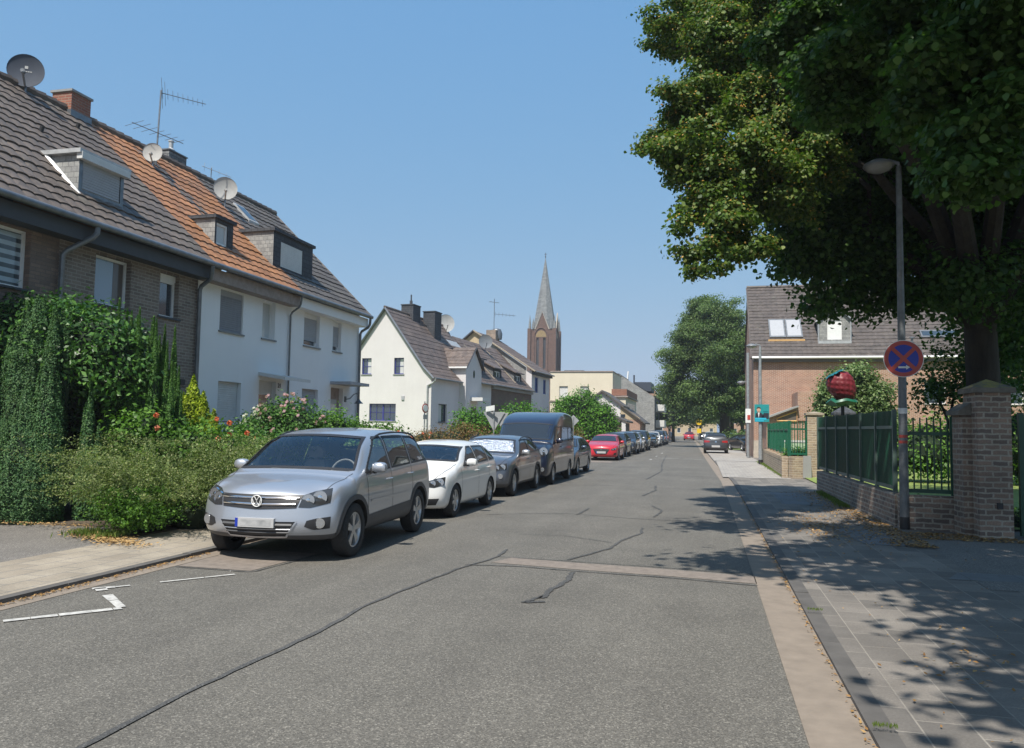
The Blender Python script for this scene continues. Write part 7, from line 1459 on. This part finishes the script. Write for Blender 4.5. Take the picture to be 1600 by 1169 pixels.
cs = [(-8.30, 10.65, .25, .95), (-8.75, 11.1, .25, .70), (-7.95, 11.2, .3, 1.0), (-8.6, 11.5, .45, 1.0), (-7.7, 12.1, .4, 1.0), (-7.5, 13.2, .4, .9), (-8.3, 12.6, .5, .9)]
arching('foliage', cs, 135, 1.75, 1.15, .036, 'leaf_cotoneaster', t, 6, 120, .7); core('inner_shade', [(x, y, .28, .42 * s, .42 * s, .36) for x, y, z, s in cs], 'shade_core', t, .85)
t = plant('green_shoots', 'patch of fresh green shoots growing through the spreading shrub', 'plant'); arching('foliage', [(-8.35, 10.35, .15, .8), (-8.15, 10.15, .1, .6)], 150, .7, .85, .05, 'leaf_fresh', t, 7, 30)
t = plant('hibiscus_bush', 'white flowering bush in front of the white house with the orange roof', 'bush'); bl = [(-11.2, 18.0, 1.35, .5), (-10.9, 17.8, 1.3, .55), (-10.9, 17.9, .8, .7), (-10.95, 18.1, 1.75, .35)]
crown('foliage', bl, 900, 12, .085, .13, 'leaf_rose', t, 8, .5, .6, .2, .1, .6); core('inner_shade', bl, 'shade_core', t, .7)
rg = random.Random(3)
def surf(bl, n, rg, front=(0, -1, .3)):
    pts = []
    f = Vector(front)
    while len(pts) < n:
        b = rg.choice(bl); d = Vector((rg.gauss(0, 1), rg.gauss(0, 1), rg.gauss(0, 1))).normalized()
        if d.dot(f) < .1: continue
        r_ = b[3] if len(b) == 4 else b[3]; pts.append((b[0] + d.x * r_ * 1.22, b[1] + d.y * r_ * 1.22, b[2] + d.z * (b[5] if len(b) > 4 else r_) * 1.22))
    return pts
flowers(t, surf(bl[:4], 70, rg), .068, 'flower_white', 2)
t = plant('hibiscus_bush', 'pink flowering bush below the door of the white house numbered 21', 'bush'); bl = [(-10.4, 18.2, 1.82, .60), (-9.9, 18.1, 1.62, .6), (-10.0, 18.1, 1.0, .85), (-10.6, 18.1, 1.4, .6)]
crown('foliage', bl, 1000, 12, .085, .13, 'leaf_rose', t, 9, .5, .6, .2, .1, .6); core('inner_shade', bl, 'shade_core', t, .7); flowers(t, surf(bl[:4], 98, rg), .066, 'flower_pink', 3)
t = plant('garden_shrub', 'bright green leafy shrub rising behind the roof of the silver car', 'bush'); bl = [(-9.1, 18.6, 1.45, .55), (-8.6, 18.9, 1.35, .5), (-8.9, 18.6, .8, .8), (-9.5, 18.8, 1.55, .45), (-8.1, 19.4, 1.35, .4)]
crown('foliage', bl, 950, 12, .10, .14, 'leaf_fresh', t, 10, .5, .6, .25, .1, .5); core('inner_shade', bl, 'shade_core', t, .7)
t = plant('orange_rose_bush', 'low green plants with one orange flower beside the white flowered bush', 'bush'); bl = [(-9.3, 14.6, .9, .7), (-8.7, 15.0, .9, .7), (-10.0, 15.5, .9, .7), (-10.6, 16, .8, .7), (-8.4, 14.2, .8, .6)]; crown('foliage', bl, 600, 12, .09, .15, 'leaf_rose', t, 11, .5, .6, .25, .05, .5); core('inner_shade', bl, 'shade_core', t, .7); flowers(t, [(-8.75, 14.25, 1.42), (-9.6, 14.2, 1.5)], .06, 'flower_orange', 5)
# --- plants by the second row
def bush(name, label, bl, n, mat, seed, ls=.12, cs=.2, per=12, up=.6, group=None, cat='bush', extra=None, coremat='shade_core', lum=.2, ck=.75):
    t = plant(name, label, cat, group); crown('foliage', bl, n, per, ls, cs, mat, t, seed, .6, up, lum, .02, .6, extra); core('inner_shade', bl, coremat, t, ck, seed); return t
bush('round_shrub', 'round bright green shrub left of the triangular sign', [(-10.6, 35.5, 1.7, .95), (-10.2, 35.5, 1.0, .9), (-10.0, 35.4, 1.6, .6)], 420, 'leaf_hedge', 20)
bush('round_shrub', 'bright green shrub just above the roof line of the dark blue van', [(-9.0, 38, 2.0, .85), (-8.3, 38.4, 1.8, .8)], 420, 'leaf_hedge', 21)
bush('russet_hedge', 'low russet brown hedge behind the white car and silver foil windscreen', [(-11.4, 33.5, .9, .8), (-10.5, 33.2, .95, .8), (-9.6, 33, .9, .8), (-8.9, 33.4, .9, .7)], 700, 'leaf_russet', 22, .09)
t = bush('flower_bed', 'orange pink flowers in front of the cream white house', [(-12.4, 34, .9, .7), (-13.3, 34, .8, .6), (-11.9, 33.8, .8, .6)], 380, 'leaf_russet', 23, .09); flowers(t, surf([(-12.4, 34, .9, .7), (-13.3, 34, .8, .6), (-11.9, 33.8, .8, .6)], 26, rg), .10, 'flower_orange', 7)
hb = [(-9.9, 57, 2.4, 1.2, 1.2, 1.9), (-9.0, 57, 2.5, 1.2, 1.2, 2.0), (-8.0, 57, 2.3, 1.2, 1.2, 2.0), (-7.1, 56.8, 2.0, .9, 1.0, 1.8), (-6.75, 57.2, 1.3, .6, .9, 1.3), (-8.6, 56.5, 1.0, 1.8, 1, 1.1)]
bush('tall_hedge', 'tall bright green hedge behind the red car', hb, 1900, 'leaf_hedge', 24, .16, .20, 12)
bush('russet_shrub', 'russet brown shrub at the foot of the tall green hedge', [(-9.0, 51, 1.0, .9), (-8.3, 51, .9, .7), (-9.8, 51.5, 1.4, .8)], 320, 'leaf_russet', 25, .13)
bush('dark_climber', 'dark climbing plant at the end wall of the blue windowed house', [(-12.3, 71, 2.6, .9), (-12.0, 71, 1.6, .9), (-11.5, 71, 3.4, .7)], 260, 'leaf_russet', 26, .16)
# --- right: bush behind the fence, garden plants
bush('variegated_bush', 'large round pale green bush behind the strawberry', [(5.9, 36, 2.6, 1.3, 1.2, 1.7), (6.6, 36, 2.0, 1.3, 1.2, 1.5), (5.2, 36, 2.2, .8, 1, 1.4), (6.0, 36, 3.7, .9, .9, 1.1), (7.3, 36, 1.7, .8, 1, 1.1), (5.4, 36, 3.2, .8, .8, 1.2), (6.7, 36, 3.1, .9, .8, 1.1)], 3000, 'leaf_variegated', 30, .13, .15, 14)
bush('lime_hedge', 'sunlit bright green hedge seen through the railing', [(7.4, 30, 1.2, 1.1), (8.8, 30, 1.4, 1.3), (10.2, 30, 1.4, 1.3), (6.2, 30.4, 1.1, 1.0), (11.6, 30, 1.3, 1.3), (13.5, 31, 1.4, 1.5)], 1100, 'leaf_fresh', 31, .13, .2)
bush('ground_shrub', 'low green plants at the foot of the railing by the pillar', [(4.0, 16.4, .12, .3), (4.5, 16.6, .12, .3), (5.1, 16.8, .15, .3), (5.6, 16.4, .12, .3)], 200, 'leaf_fresh', 32, .07, .1)
bush('low_flowers', 'bright green plants behind the far short railing', [(3.4, 32, .8, .35), (3.75, 32, .75, .35), (3.1, 32.1, .75, .35)], 160, 'leaf_hedge', 33, .07, .1)
bush('dark_shrub', 'dark shaded shrub behind the no stopping sign', [(7.7, 24, 3.0, .8), (8.2, 24.5, 3.8, 1.0), (9.4, 25, 3.4, 1.1), (10.6, 25, 3.6, 1.2)], 420, 'leaf_dark_shaded', 34, .14, .28, lum=.3, ck=.35)
t = plant('young_tree', 'thin young tree on the lawn behind the railing', 'tree'); limbs('trunk', (5.38, 19.5, 0), (5.4, 19.5, 1.5), [(5.0, 19.5, 2.9), (5.8, 19.3, 3.0), (5.5, 19.8, 3.2)], .075, t, 3); crown('foliage', [(5.4, 19.5, 3.1, .8), (5.9, 19.4, 2.7, .55), (5.0, 19.6, 2.7, .5)], 220, 12, .10, .16, 'leaf_dark_shaded', t, 35, .3, .6, .3)
# --- the big linden leaning over the road
t = plant('linden_tree', 'huge linden overhanging the right pavement, its left side sunlit with orange seed clusters', 'tree')
tg = [(1.5, 15.5, 7.5), (3.5, 13, 8), (6.5, 13, 8.5), (8.5, 17, 8), (5.5, 22, 9), (2.2, 18, 6.8), (4.5, 10, 7.8), (1.0, 10, 9), (7, 9, 9)]
limbs('trunk', (5.75, 18.6, 0), (5.55, 18.3, 4.3), tg, .36, t, 5)
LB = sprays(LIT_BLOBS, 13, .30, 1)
crown('foliage_sunlit', LB, 3100, 62, .074, .11, 'leaf_linden_lit', t, 40, .35, .7, .25, None, .8, ('seed_orange', .22), flat=.55, hexa=True)
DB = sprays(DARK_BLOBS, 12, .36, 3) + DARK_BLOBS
crown('foliage', DB, 3600, 46, .10, .22, 'leaf_dark_shaded', t, 41, .35, .6, .36, None, .8, hexa=True)
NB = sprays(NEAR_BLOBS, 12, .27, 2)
crown('foliage_near', NB, 2000, 56, .074, .11, 'leaf_dark_shaded', t, 42, .4, .8, .34, None, .85, flat=.45, hexa=True)
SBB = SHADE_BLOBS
crown('foliage_high', SBB, 4200, 20, .24, .33, 'leaf_dark_shaded', t, 43, .25, .7, .25, None, .75)
# --- linden further down the street and the avenue behind it
t = plant('street_tree', 'large rounded sunlit tree further down on the right, behind the parked hatchback', 'tree')
limbs('trunk', (1.75, 84, 0), (1.85, 84, 3.6), [(-1, 84, 7), (3, 83, 8), (1.5, 86, 10), (4, 84, 6), (0, 82, 6)], .55, t, 6)
TB = [(.1, 84, 13.0, 2.6), (-1.4, 83.5, 11.2, 2.3), (1.9, 84, 13.2, 2.5), (-2.6, 84, 9.0, 2.2), (0.4, 82.5, 9.5, 3.0), (3.2, 84, 11.0, 2.6), (4.0, 84, 8.0, 2.3), (-2.9, 84, 6.6, 2.0), (-1.0, 83, 5.6, 1.9), (1.5, 82.5, 5.6, 2.2), (3.6, 83.5, 5.4, 1.9), (-.4, 84, 14.4, 1.5), (-2.2, 84, 4.6, 1.3), (.2, 83, 3.9, 1.2), (3.2, 83, 3.8, 1.0)]
crown('foliage', sprays(TB, 7, .55, 9), 6500, 24, .19, .28, 'leaf_far', t, 50, .5, .7, .2, 2.4, flat=.55); core('inner_shade', TB, 'shade_core', t, .50)
av = [(-4.6, 118, 'trees along the far avenue', 'leaf_far'), (3.2, 104, 'trees along the far avenue', 'leaf_far_dark'), (5.5, 128, 'trees along the far avenue', 'leaf_far_dark'), (-1.0, 150, 'trees along the far avenue', 'leaf_far'), (9, 112, 'trees along the far avenue', 'leaf_far_dark'), (-14, 175, 'trees along the far avenue', 'leaf_far'), (12, 150, 'trees along the far avenue', 'leaf_far_dark'), (3, 175, 'trees along the far avenue', 'leaf_far')]
labs = ['pale green tree reaching over the far left pavement', 'dark tree just behind the large rounded tree trunk', 'second dark tree behind the rounded tree', 'light tree in the middle of the far street end', 'dark tree right of the rounded tree, above the dark parked car', 'light tree at the far left bend', 'dark tree farthest right beside the brick house', 'small light tree closing the avenue']
for i, (x, y, g_, mt) in enumerate(av):
    t = thing('avenue_tree', labs[i], 'tree', (x, y, 0), i * 1.3, g_); s = [.72, .85, .9, .8, .8, .9, .9, .9][i]
    limbs('trunk', (0, 0, 0), (0, 0, 3.2 * s), [(-2 * s, 0, 6 * s), (2 * s, 0, 6.5 * s), (0, 1, 8 * s)], .33 * s, t, 60 + i)
    b = [(0, 0, 8.6 * s, 3.0 * s), (-2.2 * s, 0, 6.6 * s, 2.4 * s), (2.2 * s, .4, 6.8 * s, 2.4 * s), (0, -1.2, 5.6 * s, 2.5 * s), (.4, 1.5, 6 * s, 2.3 * s)]
    crown('foliage', b, 700, 12, .42, .42, mt, t, 60 + i, .7, .5, .15, 2.2 * s); core('inner_shade', b, 'shade_core', t, .72)
bush('verge_bush', 'low green verge bushes beside the dark parked car', [(2.2, 78, .7, .9), (3.0, 79, .8, 1.0)], 160, 'leaf_far', 70, .2)
# trees behind the brick house and garden, right edge
for i, (lb, bl, mt) in enumerate((('tall dark tree on the lawn behind the big linden, right edge', [(16, 34, 6, 3.2), (19, 35, 8, 3.5), (14.5, 35, 9, 3.0), (21, 34, 4.5, 3)], 'leaf_dark_shaded'), ('bright tree filling the view past the brick house', [(22, 50, 5, 4), (26, 52, 7, 4.5), (24, 49, 3, 3)], 'leaf_far'), ('shaded tree above the garden fence near the right edge', [(10.5, 28, 6.5, 2.0), (12.5, 28, 5.5, 2.2), (11.5, 29, 8.5, 2.6)], 'leaf_dark_shaded'))):
    t = plant('garden_tree', lb, 'tree'); c0 = bl[0]; limbs('trunk', (c0[0] + .5, c0[1], 0), (c0[0] + .5, c0[1], c0[2] * .5), [b[:3] for b in bl], .28, t, 80 + i); crown('foliage', bl, 1100, 14, .24, .40, mt, t, 80 + i, .5, .6, .25)

# thin summer haze over the whole place
hz_ = MB(); hz_.box(-320, 320, -220, 720, -1.1, 56); ho = hz_.o('haze', 'land'); ho.data.materials.clear(); ho['kind'] = 'stuff'
hm = bpy.data.materials.new('haze_air'); hm.use_nodes = True; ht = hm.node_tree; ht.nodes.remove(ht.nodes['Principled BSDF'])
pv = ht.nodes.new('ShaderNodeVolumePrincipled'); pv.inputs['Color'].default_value = (.86, .92, 1, 1); pv.inputs['Density'].default_value = .00055; pv.inputs['Anisotropy'].default_value = .2
ht.links.new(pv.outputs[0], ht.nodes['Material Output'].inputs['Volume']); ho.data.materials.append(hm)
# ============================================================ PARKED CARS
GL = 'cars parked along the left kerb'; GR = 'cars seen at the far end of the street'
NW = 'n'
def carx(W, off=-4.45): return off - W / 2
build_car('silver compact SUV parked nearest the camera on the left', SUV, (-5.41, 8.88, 0), R(1.9), 2, GL)
build_car('small white hatchback parked directly behind the silver SUV', HATCH, (carx(1.73, -4.64), 13.85, 0), 0, 2, GL)
build_car('grey crossover with silver foil sunshade filling its windscreen', X1, (carx(1.80, -4.68), 18.8, 0), 0, 1, GL)
build_car('tall dark blue van with high roof parked behind the foil shaded car', VAN, (carx(1.98, -4.54), 23.2, 0), 0, 1, GL, 'van', 'parked_van')
build_car('dark blue grey estate car right behind the tall van', WAGON, (carx(1.80, -4.60), 28.5, 0), 0, 1, GL)
build_car('bright red hatchback facing the camera past the van', RED, (-5.55, 43.3, 0), 0, 1, GL)
d = lambda b, **k: dict(b, **k)
for lb, sp, y, dx, dt in (('dark hatchback directly behind the red hatchback', d(EHATCH, paint='paint_black'), 49.0, -.95, 1), ('dark blue grey car, second behind the red hatchback', d(SUV, paint='paint_bluegrey', clad=False, rocker=False, H=1.6), 54.5, -.80, 1),
        ('silver grey car, third behind the red hatchback', d(EHATCH, paint='paint_silver'), 60.0, -.75, 1), ('dark tall car, fourth behind the red hatchback', d(SUV, paint='paint_black', clad=False, rocker=False), 65.5, -.70, 0),
        ('low dark saloon in front of the white car in the far part of the row', SEDAN, 77.0, -.55, 0), ('white car in the far part of the left row', d(EHATCH, paint='paint_white'), 83.0, -.45, 0), ('dark car behind the far white car', d(SUV, paint='paint_navy', clad=False, rocker=False), 89.0, -.35, 0), ('last grey car of the left row', d(SUV, paint='paint_grey', clad=False, rocker=False), 95.0, -.25, 0)):
    build_car(lb, sp, (-4.75 + dx * .4 - .55, y, 0), 0, dt, GL)
build_car('dark grey hatchback seen from behind, parked half on the right pavement', EHATCH, (.72, 61.4 + 4.26, .05), math.pi, 1, GR)
far = [('red car driving toward the camera at the far end of the street', d(RED), -2.8, 138, 0, 'paint_red'), ('dark car right of the far red car', d(HATCH), -.5, 146, 0, 'paint_black'), ('small dark car behind the far red car', d(HATCH), -6.6, 142, 0, 'paint_black'), ('white car near the far tree trunk', d(EHATCH), .6, 124, 0, 'paint_white'),
       ('dark car parked under the trees on the right verge', d(SEDAN), 4.1, 70, 0.35, 'paint_black'), ('white car partly hidden behind the large tree', d(EHATCH), 4.3, 88, .5, 'paint_white')]
for lb, sp, x, y, rz, p in far:
    sp['paint'] = p; build_car(lb, sp, (x, y, .04), rz, 0, GR)
# things lying on the dashboard of the nearest car
m = MB(); m.box(-5.95, -5.50, 10.02, 10.20, 1.085, 1.10); tag(m.o('paper_sheet', 'sign_white'), 'white sheet lying behind the windscreen of the silver SUV', 'paper')
m = MB(); m.box(-5.72, -5.60, 10.05, 10.18, 1.102, 1.115); tag(m.o('blue_card', 'poster_cyan'), 'small blue card lying on the white sheet in the silver SUV', 'card')
